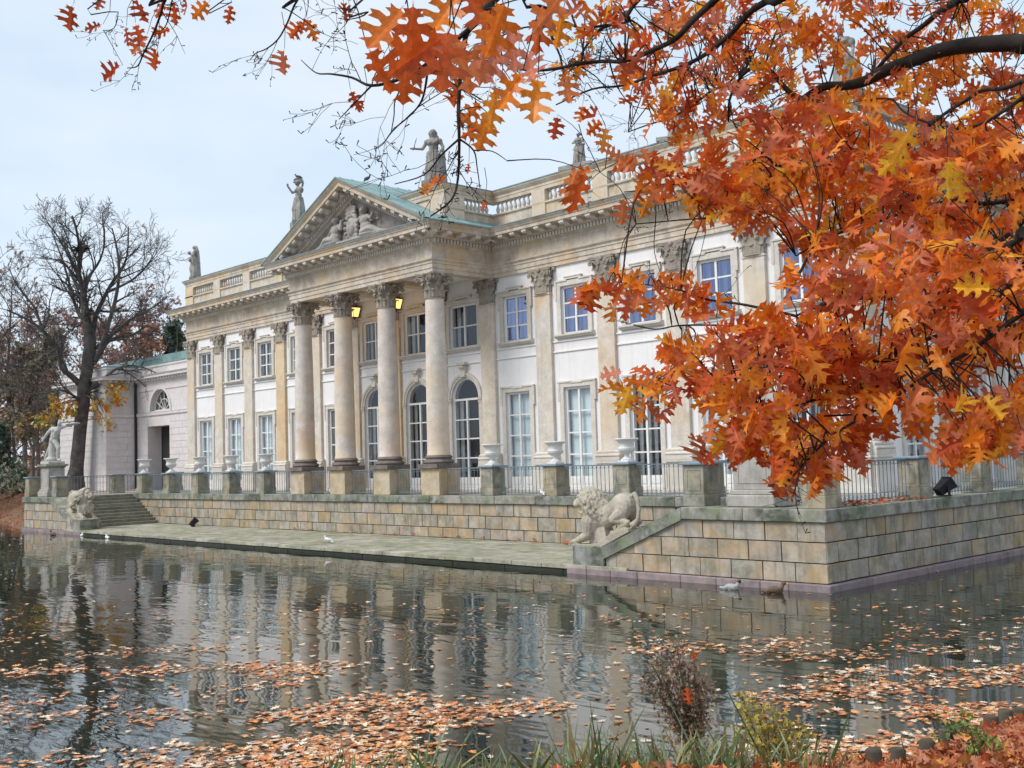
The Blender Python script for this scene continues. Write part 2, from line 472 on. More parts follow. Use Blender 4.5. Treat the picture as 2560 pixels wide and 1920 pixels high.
def glass(name='window_glass', gc=(0.85, 0.90, 1.0), f0=0.045, tc=(0.92, 0.95, 0.96)):
    m, nt, b, out = newmat(name)
    nt.nodes.remove(b)
    tr = N(nt, 'ShaderNodeBsdfTransparent'); tr.inputs[0].default_value = (*tc, 1)
    gl = N(nt, 'ShaderNodeBsdfGlossy', Roughness=0.03); gl.inputs[0].default_value = (*gc, 1)
    lw = N(nt, 'ShaderNodeLayerWeight', Blend=0.5)
    pw = N(nt, 'ShaderNodeMath', operation='POWER'); pw.inputs[1].default_value = 3.0
    nt.links.new(lw.outputs['Facing'], pw.inputs[0])
    fr = N(nt, 'ShaderNodeMath', operation='MULTIPLY_ADD'); fr.inputs[1].default_value = 0.62; fr.inputs[2].default_value = f0
    nt.links.new(pw.outputs[0], fr.inputs[0])
    vec = obcoord(nt)
    bp = N(nt, 'ShaderNodeBump', Strength=0.12, Distance=0.02)
    nt.links.new(nz(nt, vec, 3.0, 2), bp.inputs['Height'])
    nt.links.new(bp.outputs[0], gl.inputs['Normal'])
    mx = N(nt, 'ShaderNodeMixShader')
    nt.links.new(fr.outputs[0], mx.inputs[0]); nt.links.new(tr.outputs[0], mx.inputs[1]); nt.links.new(gl.outputs[0], mx.inputs[2])
    nt.links.new(mx.outputs[0], out.inputs[0])
    return m
M['glass'] = glass()
M['blue_glass'] = glass('film_and_sky_blue_glass', (0.55, 0.65, 1.0), 0.30, (0.62, 0.67, 0.88))  # film tint, with the sky's blue reflection put into the gloss colour

def lampglow():
    m, nt, b, out = newmat('lit_lantern_glass')
    b.inputs['Base Color'].default_value = (0.9, 0.6, 0.25, 1)
    b.inputs['Emission Color'].default_value = (1.0, 0.58, 0.18, 1)
    b.inputs['Emission Strength'].default_value = 1.0
    return m
M['glow'] = lampglow()

def leafmat(name, trans=0.35, rough=0.42, tint=(1, 1, 1)):
    m, nt, b, out = newmat(name)
    a = N(nt, 'ShaderNodeAttribute', attribute_name='tint')
    vec = obcoord(nt, rand=False)
    n = nz(nt, vec, 9.0, 4)
    col = mixc(nt, 1.0, a.outputs['Color'], ramp(nt, n, [(0.3, (0.72, 0.66, 0.62)), (0.7, (1.1, 1.1, 1.1))]), 'MULTIPLY')
    sp = ramp(nt, nz(nt, vec, 26.0, 3, 0.6), [(0.66, (1, 1, 1)), (0.74, (0.45, 0.36, 0.30))])
    col = mixc(nt, 1.0, col, sp, 'MULTIPLY')
    nt.links.new(col, b.inputs['Base Color'])
    b.inputs['Roughness'].default_value = rough
    b.inputs['Specular IOR Level'].default_value = 0.35
    t = N(nt, 'ShaderNodeBsdfTranslucent')
    nt.links.new(col, t.inputs[0])
    mx = N(nt, 'ShaderNodeMixShader'); mx.inputs[0].default_value = trans
    nt.links.new(b.outputs[0], mx.inputs[1]); nt.links.new(t.outputs[0], mx.inputs[2])
    nt.links.new(mx.outputs[0], out.inputs[0])
    return m
M['leaf'] = leafmat('autumn_leaf', 0.42, 0.42)
M['bark_tree'] = plain('grey_brown_bark', (0.115, 0.102, 0.096), 0.9, var=0.55, sc=2.5, spec=0.2, bstr=0.8)
M['litter'] = leafmat('fallen_leaf', 0.1, 0.38)
M['green'] = leafmat('green_blade', 0.25, 0.45)

def watermat():
    m, nt, b, out = newmat('pond_water')
    b.inputs['Base Color'].default_value = (0.020, 0.024, 0.014, 1)
    b.inputs['Roughness'].default_value = 0.02
    b.inputs['IOR'].default_value = 2.5
    b.inputs['Specular IOR Level'].default_value = 0.5
    g = nt.nodes.new('ShaderNodeNewGeometry')
    # ripples run across the line of sight
    mp = N(nt, 'ShaderNodeMapping'); mp.inputs['Rotation'].default_value = (0, 0, radians(-46.7)); mp.inputs['Scale'].default_value = (0.55, 1.8, 1)
    nt.links.new(g.outputs['Position'], mp.inputs['Vector'])
    n1 = N(nt, 'ShaderNodeTexNoise', Scale=1.35, Detail=2.0, Roughness=0.45)
    nt.links.new(mp.outputs[0], n1.inputs['Vector'])
    n2 = N(nt, 'ShaderNodeTexNoise', Scale=0.35, Detail=1.0)
    nt.links.new(g.outputs['Position'], n2.inputs['Vector'])
    amp = ramp(nt, n2.outputs['Fac'], [(0.35, (0.25, 0.25, 0.25)), (0.65, (1, 1, 1))])
    h = N(nt, 'ShaderNodeMath', operation='MULTIPLY')
    nt.links.new(n1.outputs['Fac'], h.inputs[0]); nt.links.new(amp, h.inputs[1])
    bump(nt, b, h.outputs[0], 1.0, 0.0155)
    return m
M['water'] = watermat()

def groundmat(name, a, b_, sc=1.0):
    m, nt, b, out = newmat(name)
    g = nt.nodes.new('ShaderNodeNewGeometry')
    mp = N(nt, 'ShaderNodeMapping'); mp.inputs['Scale'].default_value = (sc, sc, sc)
    nt.links.new(g.outputs['Position'], mp.inputs['Vector'])
    n = nz(nt, mp.outputs[0], 1.3, 8, 0.7)
    nt.links.new(ramp(nt, n, [(0.35, a), (0.65, b_)]), b.inputs['Base Color'])
    b.inputs['Roughness'].default_value = 0.95
    bump(nt, b, nz(nt, mp.outputs[0], 9, 5, 0.7), 0.6, 0.05)
    return m
M['soil'] = groundmat('leaf_strewn_soil', (0.055, 0.035, 0.022), (0.15, 0.065, 0.03))
M['farground'] = groundmat('park_ground', (0.10, 0.075, 0.045), (0.24, 0.10, 0.05), 0.6)
M['lakebed'] = groundmat('lake_bed', (0.03, 0.03, 0.02), (0.05, 0.045, 0.03), 0.5)
M['gravel'] = groundmat('pink_gravel', (0.40, 0.28, 0.24), (0.48, 0.35, 0.30), 3)
# ------------------------------------------------------------------ ground, water, banks
WAT = -1.87
def strip(name, line, offs, mat, kind='structure', rough=0.0, recalc=False):
    "land that rises from a shore line; offs: (distance inland, height); the shore runs with the land on its left"
    P = [Vector((p[0], p[1])) for p in line]
    # refine the line
    Q = []
    for i in range(len(P) - 1):
        n = max(1, int((P[i + 1] - P[i]).length / 0.8)) if (P[i + 1] - P[i]).length < 60 else 8
        for k in range(n): Q.append(P[i].lerp(P[i + 1], k / n))
    Q.append(P[-1])
    nr = []
    for i in range(len(Q)):
        d = Q[min(i + 2, len(Q) - 1)] - Q[max(i - 2, 0)]
        d.normalize()
        nr.append(Vector((-d.y, d.x)))
    mb = MB()
    m = len(offs)
    vs = []
    for p, n in zip(Q, nr):
        for o, z in offs:
            q = p + n * o
            j = rough * noise.noise(Vector((q.x * 0.9, q.y * 0.9, 3.0))) if o < 40 else 0
            vs.append((q.x, q.y, z + j))
    fs = [(i * m + k, i * m + k + 1, (i + 1) * m + k + 1, (i + 1) * m + k) for i in range(len(Q) - 1) for k in range(m - 1)]
    mb.add(vs, fs)
    o = mb.build(name, mat, smooth=60, recalc=recalc)
    return tag(o, kind=kind)

g = MB(); g.add([(-2500, -2500, -3.2), (2500, -2500, -3.2), (2500, 2500, -3.2), (-2500, 2500, -3.2)], [(0, 1, 2, 3)])
tag(g.build('ground', M['lakebed'], recalc=False), kind='structure')
w = MB(); w.add([(-160, -140, WAT), (160, -140, WAT), (160, 110, WAT), (-160, 110, WAT)], [(0, 1, 2, 3)])
tag(w.build('water', M['water'], recalc=False), kind='structure')
NEAR = [(33.6, 60), (33.5, 10), (33.4, -10), (33.42, -18.3), (33.28, -20.6), (32.7, -21.65), (31.65, -22.75), (30.3, -24.5), (28.4, -27.0), (25, -31.2), (18, -37), (0, -60)]
strip('near_bank', NEAR, [(-0.35, -2.6), (0.0, -1.74), (0.25, -1.60), (1.2, -1.42), (2.6, -0.95), (5.0, -0.35), (9.0, -0.16), (30, 0.0), (400, 0.0)], M['soil'], rough=0.10)
FAR = [(-300, 30), (-60, -2.2), (-36.5, -5.8), (-30, -7.2), (-27.4, -7.7), (-24.6, -7.6)][::-1]
strip('far_bank', FAR[::-1], [(-0.4, -2.6), (0.0, -1.9), (0.5, -1.6), (2.0, -0.85), (3.4, -0.28), (6.0, -0.16), (30, -0.1), (900, -0.1)], M['farground'], rough=0.08)
strip('footpath', FAR[::-1], [(4.0, -0.10), (8.5, -0.03)], M['gravel'])
bk = MB(); bk.add([(-140, 45, -0.1), (1500, 45, -0.1), (1500, 2000, -0.1), (-140, 2000, -0.1), (-140, 44.2, -2.6), (1500, 44.2, -2.6)], [(0, 1, 2, 3), (4, 5, 1, 0)])
tag(bk.build('rear_bank', M['farground'], recalc=False), kind='structure')

# ------------------------------------------------------------------ terrace: floor, walls of single stones, copings
DT, DF, XS = -3.38, -8.30, 25.12
ZL, ZW = -1.62, WAT
fl = MB()
fl.box(-XS + 0.1, DT + 0.12, -0.36, XS - 0.1, 30, -0.012)
for sgn in (-1, 1):
    a, b = sorted((sgn * 22.05, sgn * (XS - 0.1)))
    fl.box(a, DF + 0.1, -0.36, b, DT + 0.1, -0.014)
terr = fl.build('terrace_floor', M['paving'])
tag(terr, kind='structure')

def stone_mesh(w, h, d):
    w, h = round(w, 2), round(h, 2)
    return shared(('st', w, h, d), lambda: MB().cbox(-w / 2 + 0.014, -0.0, -h / 2 + 0.013, w / 2 - 0.014, d, h / 2 - 0.013, 0.012).mesh('stone', M['block']))

def clip(poly, a, b):
    "keep the part of a polygon left of the line a-b"
    out = []
    side = lambda p: (b[0] - a[0]) * (p[1] - a[1]) - (b[1] - a[1]) * (p[0] - a[0])
    for i in range(len(poly)):
        p, q = poly[i], poly[(i + 1) % len(poly)]
        sp, sq = side(p), side(q)
        if sp >= 0: out.append(p)
        if (sp >= 0) != (sq >= 0):
            t = sp / (sp - sq)
            out.append((p[0] + (q[0] - p[0]) * t, p[1] + (q[1] - p[1]) * t))
    return out

def courses(parent, org, u, length, zs, w0=0.92, start=0.0, cut=None, seed=1, phase=(0.0, 0.5, 0.08, 0.55)):
    "stones laid along direction u from org; zs: course boundaries, top first; the stones face the outward normal (u.y,-u.x)"
    r = random.Random(seed)
    ang = math.atan2(u[1], u[0])
    for ci in range(len(zs) - 1):
        z1, z0 = zs[ci], zs[ci + 1]
        x = start - w0 * phase[ci % 4]
        while x < length - 0.02:
            w_ = w0 * r.uniform(0.96, 1.04)
            a, b = max(x, start), min(x + w_, length)
            if length - b < 0.25: b = length
            if b - a > 0.12:
                dep = r.uniform(-0.014, 0.010)
                if cut:
                    poly = clip([(a, z0), (b, z0), (b, z1), (a, z1)], *cut)
                    if len(poly) >= 3 and (max(p[0] for p in poly) - min(p[0] for p in poly)) > 0.08 and (max(p[1] for p in poly) - min(p[1] for p in poly)) > 0.06:
                        cx = sum(p[0] for p in poly) / len(poly); cz = sum(p[1] for p in poly) / len(poly)
                        mb = MB().prism([((p[0] - cx) * 0.97, (p[1] - cz) * 0.945) for p in poly], 'y', 0.0, 0.2)
                        mb.build('stone', M['block'], parent, loc=(org[0] + u[0] * cx, org[1] + u[1] * cx + dep, cz), rot=(0, 0, ang))
                else:
                    c = (a + b) / 2
                    link('stone', stone_mesh(b - a, z1 - z0, 0.2), parent, (org[0] + u[0] * c + u[1] * dep, org[1] + u[1] * c - u[0] * dep, (z0 + z1) / 2), (0, 0, ang))
            x += w_
            if b == length: break

def coping_run(parent, p0, p1, z0=-0.30, z1=0.0, over=0.09, deep=0.55, seg=1.9, seed=2, mat='coping'):
    r = random.Random(seed)
    p0, p1 = Vector(p0), Vector(p1)
    d = (p1 - p0); L = d.length; d.normalize()
    ang = math.atan2(d.y, d.x)
    x = 0
    while x < L - 0.01:
        b = min(L, x + seg * r.uniform(0.85, 1.15))
        if L - b < 0.5: b = L
        c = (x + b) / 2
        mb = MB().cbox(-(b - x) / 2 + 0.003, -over, z0, (b - x) / 2 - 0.003, deep, z1, 0.018)
        mb.build('coping_stone', M[mat], parent, loc=(p0.x + d.x * c, p0.y + d.y * c, r.uniform(-0.004, 0.004)), rot=(0, 0, ang))
        x = b

ZC = [-0.30, -0.755, -1.235, -1.69]
# main wall behind the landing
tw = empty('retaining_wall', (0, DT, ZL))
tag(tw, 'long low sandstone block wall under the palace railing, behind the waterside landing', 'wall')
MBw = MB().box(-22, 0.05, -0.4, 22, 0.4, 1.4); MBw.build('wall_core', M['joint'], tw)
def rel(o, base):                                      # children keep world numbers: shift them under their parent
    for c in o.children:
        if not c.get('_rel'):
            c.location = Vector(c.location) - Vector(base); c['_rel'] = 1
tw.children[0]['_rel'] = 1
courses(tw, (-22.0, DT), (1, 0), 44.0, [-0.30, -0.755, -1.235, ZL], seed=3)
coping_run(tw, (-22.0, DT), (22.0, DT), seed=4)
rel(tw, (0, DT, ZL))

# waterside landing of slabs
lg = empty('landing', (0, DF, ZL)); tag(lg, kind='structure')
MB().box(-19.2, 0.02, -0.8, 19.2, 4.9, -0.07).build('landing_core', M['wetstone'], lg)
lg.children[0]['_rel'] = 1
r = random.Random(5)
for row in range(6):
    y0 = DF - 0.10 + row * 0.84; y1 = y0 + 0.84
    x = -19.2 - r.uniform(0, 0.5)
    while x < 19.2:
        w_ = r.uniform(1.15, 1.75)
        a, b = max(x, -19.2), min(x + w_, 19.2)
        if b - a > 0.15:
            MB().cbox(a - (a + b) / 2 + 0.008, 0.008, -0.13, (b - a) / 2 - 0.008, y1 - y0 - 0.008, 0.0, 0.012).build('paving_slab', M['slab'], lg, loc=((a + b) / 2, y0, ZL + r.uniform(-0.008, 0.006)), rot=(r.uniform(-0.004, 0.004), r.uniform(-0.003, 0.003), 0))
        x += w_
for k in range(16):
    a = -19.2 + k * 2.4
    MB().cbox(0.008, -0.06, -0.5, 2.392, 0.2, -0.145, 0.02).build('edge_stone', M['wetstone'], lg, loc=(a, DF, ZL + r.uniform(-0.01, 0.01)))
rel(lg, (0, DF, ZL))

# the two end blocks with stairs, sloping parapets and plinths
def end_block(sgn, label):
    t = empty('stair_wall', (sgn * 23, DF, WAT))
    tag(t, label, 'wall')
    def bx(*a):
        x0, y0, z0, x1, y1, z1 = a
        if sgn < 0: x0, x1 = -x1, -x0
        return x0, y0, z0, x1, y1, z1
    core = MB()
    pts = [(18.3, -2.2), (25.06, -2.2), (25.06, -0.32), (21.0, -0.32), (18.3, -1.42)]
    if sgn < 0: pts = [(-p[0], p[1]) for p in pts]
    core.prism(pts, 'y', DF + 0.06, DF + 1.0)
    core.box(*bx(24.3, DF + 0.9, -2.2, 25.06, 24, -0.32))
    core.build('wall_core', M['joint'], t)
    # front stones
    if sgn > 0:
        courses(t, (18.40, DF), (1, 0), XS - 18.40, ZC, seed=11, cut=((2.62, -0.30), (0.0, -1.39)), phase=(0.45, 0.98, 0.62))
        courses(t, (XS, DF), (0, 1), 22.0, ZC, seed=12, phase=(0.0, 0.5, 0.02))
    else:
        courses(t, (-XS, DF), (1, 0), XS - 18.40, ZC, seed=13, cut=((XS - 18.40, -1.39), (XS - 21.02, -0.30)), phase=(0.2, 0.6, 0.4))
        courses(t, (-XS, 14.0), (0, -1), 14.0 - DF, ZC, seed=14)
    # level coping, sloping coping, end block, plinth
    if sgn > 0:
        coping_run(t, (21.05, DF), (XS + 0.088, DF), seed=21, seg=2.1)
        coping_run(t, (XS, DF + 0.55), (XS, 22), seed=22, seg=1.7)
    else:
        coping_run(t, (-XS - 0.088, DF), (-21.05, DF), seed=23, seg=2.1)
        coping_run(t, (-XS, 14), (-XS, DF + 0.55), seed=24, seg=1.7)
    sl = [(21.05, -0.002), (18.35, -1.10), (18.35, -1.425), (21.05, -0.32)]
    if sgn < 0: sl = [(-p[0], p[1]) for p in sl]
    MB().prism(sl, 'y', DF - 0.085, DF + 1.0).build('sloping_coping', M['coping'], t)
    MB().cbox(*bx(17.2, DF - 0.06, -1.70, 18.36, DF + 1.05, -1.105), 0.02).build('end_stone', M['coping'], t)
    x = 17.0
    rr = random.Random(31 + sgn)
    while x < XS + 0.1:
        b = min(x + rr.uniform(0.7, 1.5), XS + 0.12)
        if XS + 0.12 - b < 0.3: b = XS + 0.12
        MB().cbox(*bx(x + 0.004, DF - 0.12, -2.3, b - 0.004, DF + 0.3, -1.70), 0.02).build('plinth_stone', M['plinth'], t)
        x = b
        if b >= XS + 0.12: break
    if sgn > 0:
        y = DF + 0.3
        while y < 20:
            b = y + rr.uniform(0.8, 1.6)
            MB().cbox(XS - 0.2, y + 0.004, -2.3, XS + 0.12, b - 0.004, -1.70, 0.02).build('plinth_stone', M['plinth'], t)
            y = b
    rel(t, (sgn * 23, DF, WAT))
    # the stairs between parapet and main wall
    s = empty('staircase', (sgn * 20.5, DF + 3, ZL))
    tag(s, ('mossy stone steps beside the left lion' if sgn < 0 else 'stone steps behind the sloping parapet of the right lion'), 'stairs')
    nst = 10
    for k in range(nst):
        z1 = ZL + (k + 1) * (0 - ZL) / nst
        xa = 18.95 + k * 0.32
        MB().cbox(*bx(xa, DF + 1.0, z1 - 0.162, 22.1, DT + 0.02, z1 - (0.002 if k < nst - 1 else 0.02)), 0.015).build('step', M['step'], s)
    rel(s, (sgn * 20.5, DF + 3, ZL))
end_block(1, 'block wall with sloping coping at the right front corner of the terrace')
end_block(-1, 'block wall with sloping coping at the left end of the landing')

# ------------------------------------------------------------------ balustrade of pillars and iron railings
def pillar(parent, x, y, w=0.70, d=0.70, h=1.10, mat='pillar', panel=True):
    def mk():
        mb = MB().cbox(-w / 2, -d / 2, 0, w / 2, d / 2, 0.30, 0.012)
        mb.cbox(-w / 2 + 0.025, -d / 2 + 0.025, 0.30, w / 2 - 0.025, d / 2 - 0.025, h - 0.06, 0.012)
        if panel:
            pw, pd = w / 2 - 0.12, d / 2 - 0.12
            for s_ in (-1, 1):
                for (a0, a1) in (((-pw, 0.40), (pw, 0.43)), ((-pw, h - 0.20), (pw, h - 0.17)), ((-pw, 0.43), (-pw + 0.03, h - 0.20)), ((pw - 0.03, 0.43), (pw, h - 0.20))):
                    yy = s_ * (d / 2 - 0.025); xx = s_ * (w / 2 - 0.025)
                    mb.box(a0[0], yy - 0.012, a0[1], a1[0], yy + 0.012, a1[1])
                    mb.box(xx - 0.012, a0[0] * pd / pw, a0[1], xx + 0.012, a1[0] * pd / pw, a1[1])
        return mb.mesh('pillar', M[mat])
    o = link('pillar', shared(('pil', w, d, h, mat, panel), mk), parent, (x, y, 0))
    def mk2(): return MB().cbox(-w / 2 - 0.06, -d / 2 - 0.06, h - 0.06, w / 2 + 0.06, d / 2 + 0.06, h + 0.01, 0.015).mesh('cap', M['lead'])
    link('cap', shared(('pcap', w, d, h), mk2), o)
    return o

def railing(parent, a, b, z0=0.03, h=1.03, sp=0.185):
    a, b = Vector((a[0], a[1], 0)), Vector((b[0], b[1], 0))
    L = (b - a).length
    ang = math.atan2(b.y - a.y, b.x - a.x)
    def mk():
        mb = MB().box(0, -0.025, h - 0.02, L, 0.025, h + 0.02)
        mb.box(0, -0.015, h - 0.10, L, 0.015, h - 0.085)
        mb.box(0, -0.02, z0 + 0.05, L, 0.02, z0 + 0.075)
        n = int(L / sp)
        for i in range(n):
            c = (i + 0.5) * L / n
            mb.lathe([(0.03, -0.012), (0.03, 0.012)], 8, (c, 0, h - 0.055))
            for s_ in (-1, 1):
                pts = [(c + s_ * (0.01 + 0.045 * sin(t * pi / 5)), 0, z0 + 0.075 + 0.02 * t) for t in range(6)]
                mb.tube(pts, 0.007, 4)
        return mb.mesh('railing', M['iron'])
    ob = link('railing', shared(('rail', round(L, 2)), mk), parent, a, (0, 0, ang))
    bar = shared('bar', lambda: MB().tube([(0, 0, z0), (0, 0, h - 0.02)], 0.0115, 6).mesh('bar', M['iron']))
    n = int(L / sp)
    for i in range(n): link('bar', bar, ob, ((i + 0.5) * L / n, 0, 0))
    return ob

PC = 3.2045
PILX = [-1.5 * PC - 3.3 * k for k in range(5, -1, -1)] + [-0.5 * PC, 0.5 * PC] + [1.5 * PC + 3.3 * k for k in range(6)]
bal = empty('terrace_balustrade', (0, DT + 0.36, 0))
tag(bal, 'stone pillars with blue grey iron railings along the terrace in front of the palace', 'balustrade')
YP = 0.0
wing = [x for x in PILX if abs(x) > 6]
for x in wing: pillar(bal, x, YP)
pts = sorted(wing + PILX[5:9])
for i in range(len(pts) - 1):
    a, b = pts[i], pts[i + 1]
    ha = 0.57 if abs(a) < 6 else 0.35
    hb = 0.57 if abs(b) < 6 else 0.35
    railing(bal, (a + ha, YP), (b - hb, YP))
# side runs
for sgn in (1, -1):
    lbl = 'right' if sgn > 0 else 'left'
    sb = empty('terrace_balustrade', (sgn * 24.72, -7.85, 0))
    tag(sb, f'stone pillars and iron railing running back along the {lbl} edge of the terrace', 'balustrade')
    ys = [-7.75, -3.2, 0.5, 4.3, 8.1, 11.9, 15.7] if sgn > 0 else [-7.95, -3.15, 0.5, 4.3, 8.1]
    for y in ys: pillar(sb, 0, y + 7.85, 0.62, 0.72)
    for i in range(len(ys) - 1): railing(sb, (0, ys[i] + 0.36 + 7.85), (0, ys[i + 1] - 0.36 + 7.85))
# near pillars at the head of the stairs
for sgn, x in ((1, 21.1), (-1, -21.95)):
    p = empty('stair_pillar', (x, -7.52, 0))
    tag(p, ('mossy panelled stone pillar at the top of the right sloping parapet' if sgn > 0 else 'panelled stone pillar beside the pedestal of the lunging statue'), 'pillar')
    pillar(p, 0, 0, 0.68, 0.70, 1.12)
# ------------------------------------------------------------------ the palace
XW, YB = 21.75, 24.0                     # half width, depth
ZF, ZN, ZB, ZA = 0.14, 7.78, 1.56, 8.80  # floor, neck, foot of shaft, underside of architrave
pal = empty('palace', (0, 0, 0))
tag(pal, 'white and sandstone neoclassical palace with columned portico and pediment across the water', 'palace')

# --- wall with real openings
openings = []       # (x0,x1,z0,z1, arch)
bays = [(PILX[i] + PILX[i + 1]) / 2 for i in range(13)]
for i, c in enumerate(bays):
    if 5 <= i <= 7:
        openings += [(c - 0.87, c + 0.87, ZF, 4.82, True), (c - 0.90, c + 0.90, 6.12, 7.98, False)]
    else:
        openings += [(c - 0.70, c + 0.70, ZF, 4.02, False), (c - 0.70, c + 0.70, 6.08, 7.95, False)]
SIDE = [3.0, 7.2, 11.4, 15.6]
side_open = []
for c in SIDE: side_open += [(c - 0.75, c + 0.75, ZF, 4.02, False), (c - 0.75, c + 0.75, 6.08, 7.95, False)]

def pierced(mb, u0, u1, z0, z1, ops, place, depth=0.32):
    us = sorted({u0, u1} | {o[0] for o in ops} | {o[1] for o in ops})
    zs = sorted({z0, z1} | {o[2] for o in ops} | {o[3] for o in ops})
    for i in range(len(us) - 1):
        for j in range(len(zs) - 1):
            cu, cz = (us[i] + us[i + 1]) / 2, (zs[j] + zs[j + 1]) / 2
            if any(o[0] < cu < o[1] and o[2] < cz < o[3] for o in ops): continue
            mb.add([place(us[i], 0, zs[j]), place(us[i + 1], 0, zs[j]), place(us[i + 1], 0, zs[j + 1]), place(us[i], 0, zs[j + 1])], [(0, 1, 2, 3)])
    for a, b, c, d, arch in ops:
        if arch:
            rr = (b - a) / 2; m = (a + b) / 2; sp = d - rr
            pts = [(m + rr * cos(t * pi / 16), sp + rr * sin(t * pi / 16)) for t in range(17)]
            for k in range(16):
                p, q = pts[k], pts[k + 1]
                mb.add([place(p[0], 0, p[1]), place(p[0], 0, d), place(q[0], 0, d), place(q[0], 0, q[1])], [(0, 1, 2, 3)])
            edge = [(a, c), (a, sp)] + pts[::-1][1:] + [(b, c)]
        else:
            edge = [(a, c), (a, d), (b, d), (b, c)]
        for k in range(len(edge) - 1):
            p, q = edge[k], edge[k + 1]
            mb.add([place(p[0], 0, p[1]), place(q[0], 0, q[1]), place(q[0], depth, q[1]), place(p[0], depth, p[1])], [(0, 1, 2, 3)])

wb = MB()
pierced(wb, -XW, XW, -0.1, 9.2, openings, lambda u, d, z: (u, d, z))
wb.build('front_wall', M['plaster'], pal, recalc=False)
wb = MB()
pierced(wb, 0.0, YB, -0.1, 9.2, side_open, lambda u, d, z: (XW - d, u, z))
wb.build('side_wall', M['plaster'], pal, recalc=False)
MB().add([(-XW, 0, -0.1), (-XW, YB, -0.1), (-XW, YB, 8.9), (-XW, 0, 8.9)], [(0, 1, 2, 3)]).build('end_wall', M['plaster'], pal, recalc=False)
MB().box(-XW + 0.6, 0.75, -0.1, XW - 0.75, 0.80, 8.9).build('dark_backing', M['interior'], pal)  # added dark sheet standing for the unlit rooms behind the panes
MB().box(XW - 0.70, 0.75, -0.1, XW - 0.65, YB, 8.9).build('dark_backing', M['interior'], pal)
MB().box(-XW, YB - 0.2, -0.1, XW, YB, 10.7).build('rear_wall', M['plaster'], pal)
MB().box(-XW - 0.2, 0.3, 10.72, XW + 0.2, YB, 10.95).build('flat_roof', M['lead'], pal)
# base course along the walls
MB().sweep([(-XW, YB), (-XW, 0), (XW, 0), (XW, YB)], [(0.06, -0.05), (0.06, 0.10), (0.03, 0.139), (0.0, 0.139)]).build('base_course', M['trim'], pal)

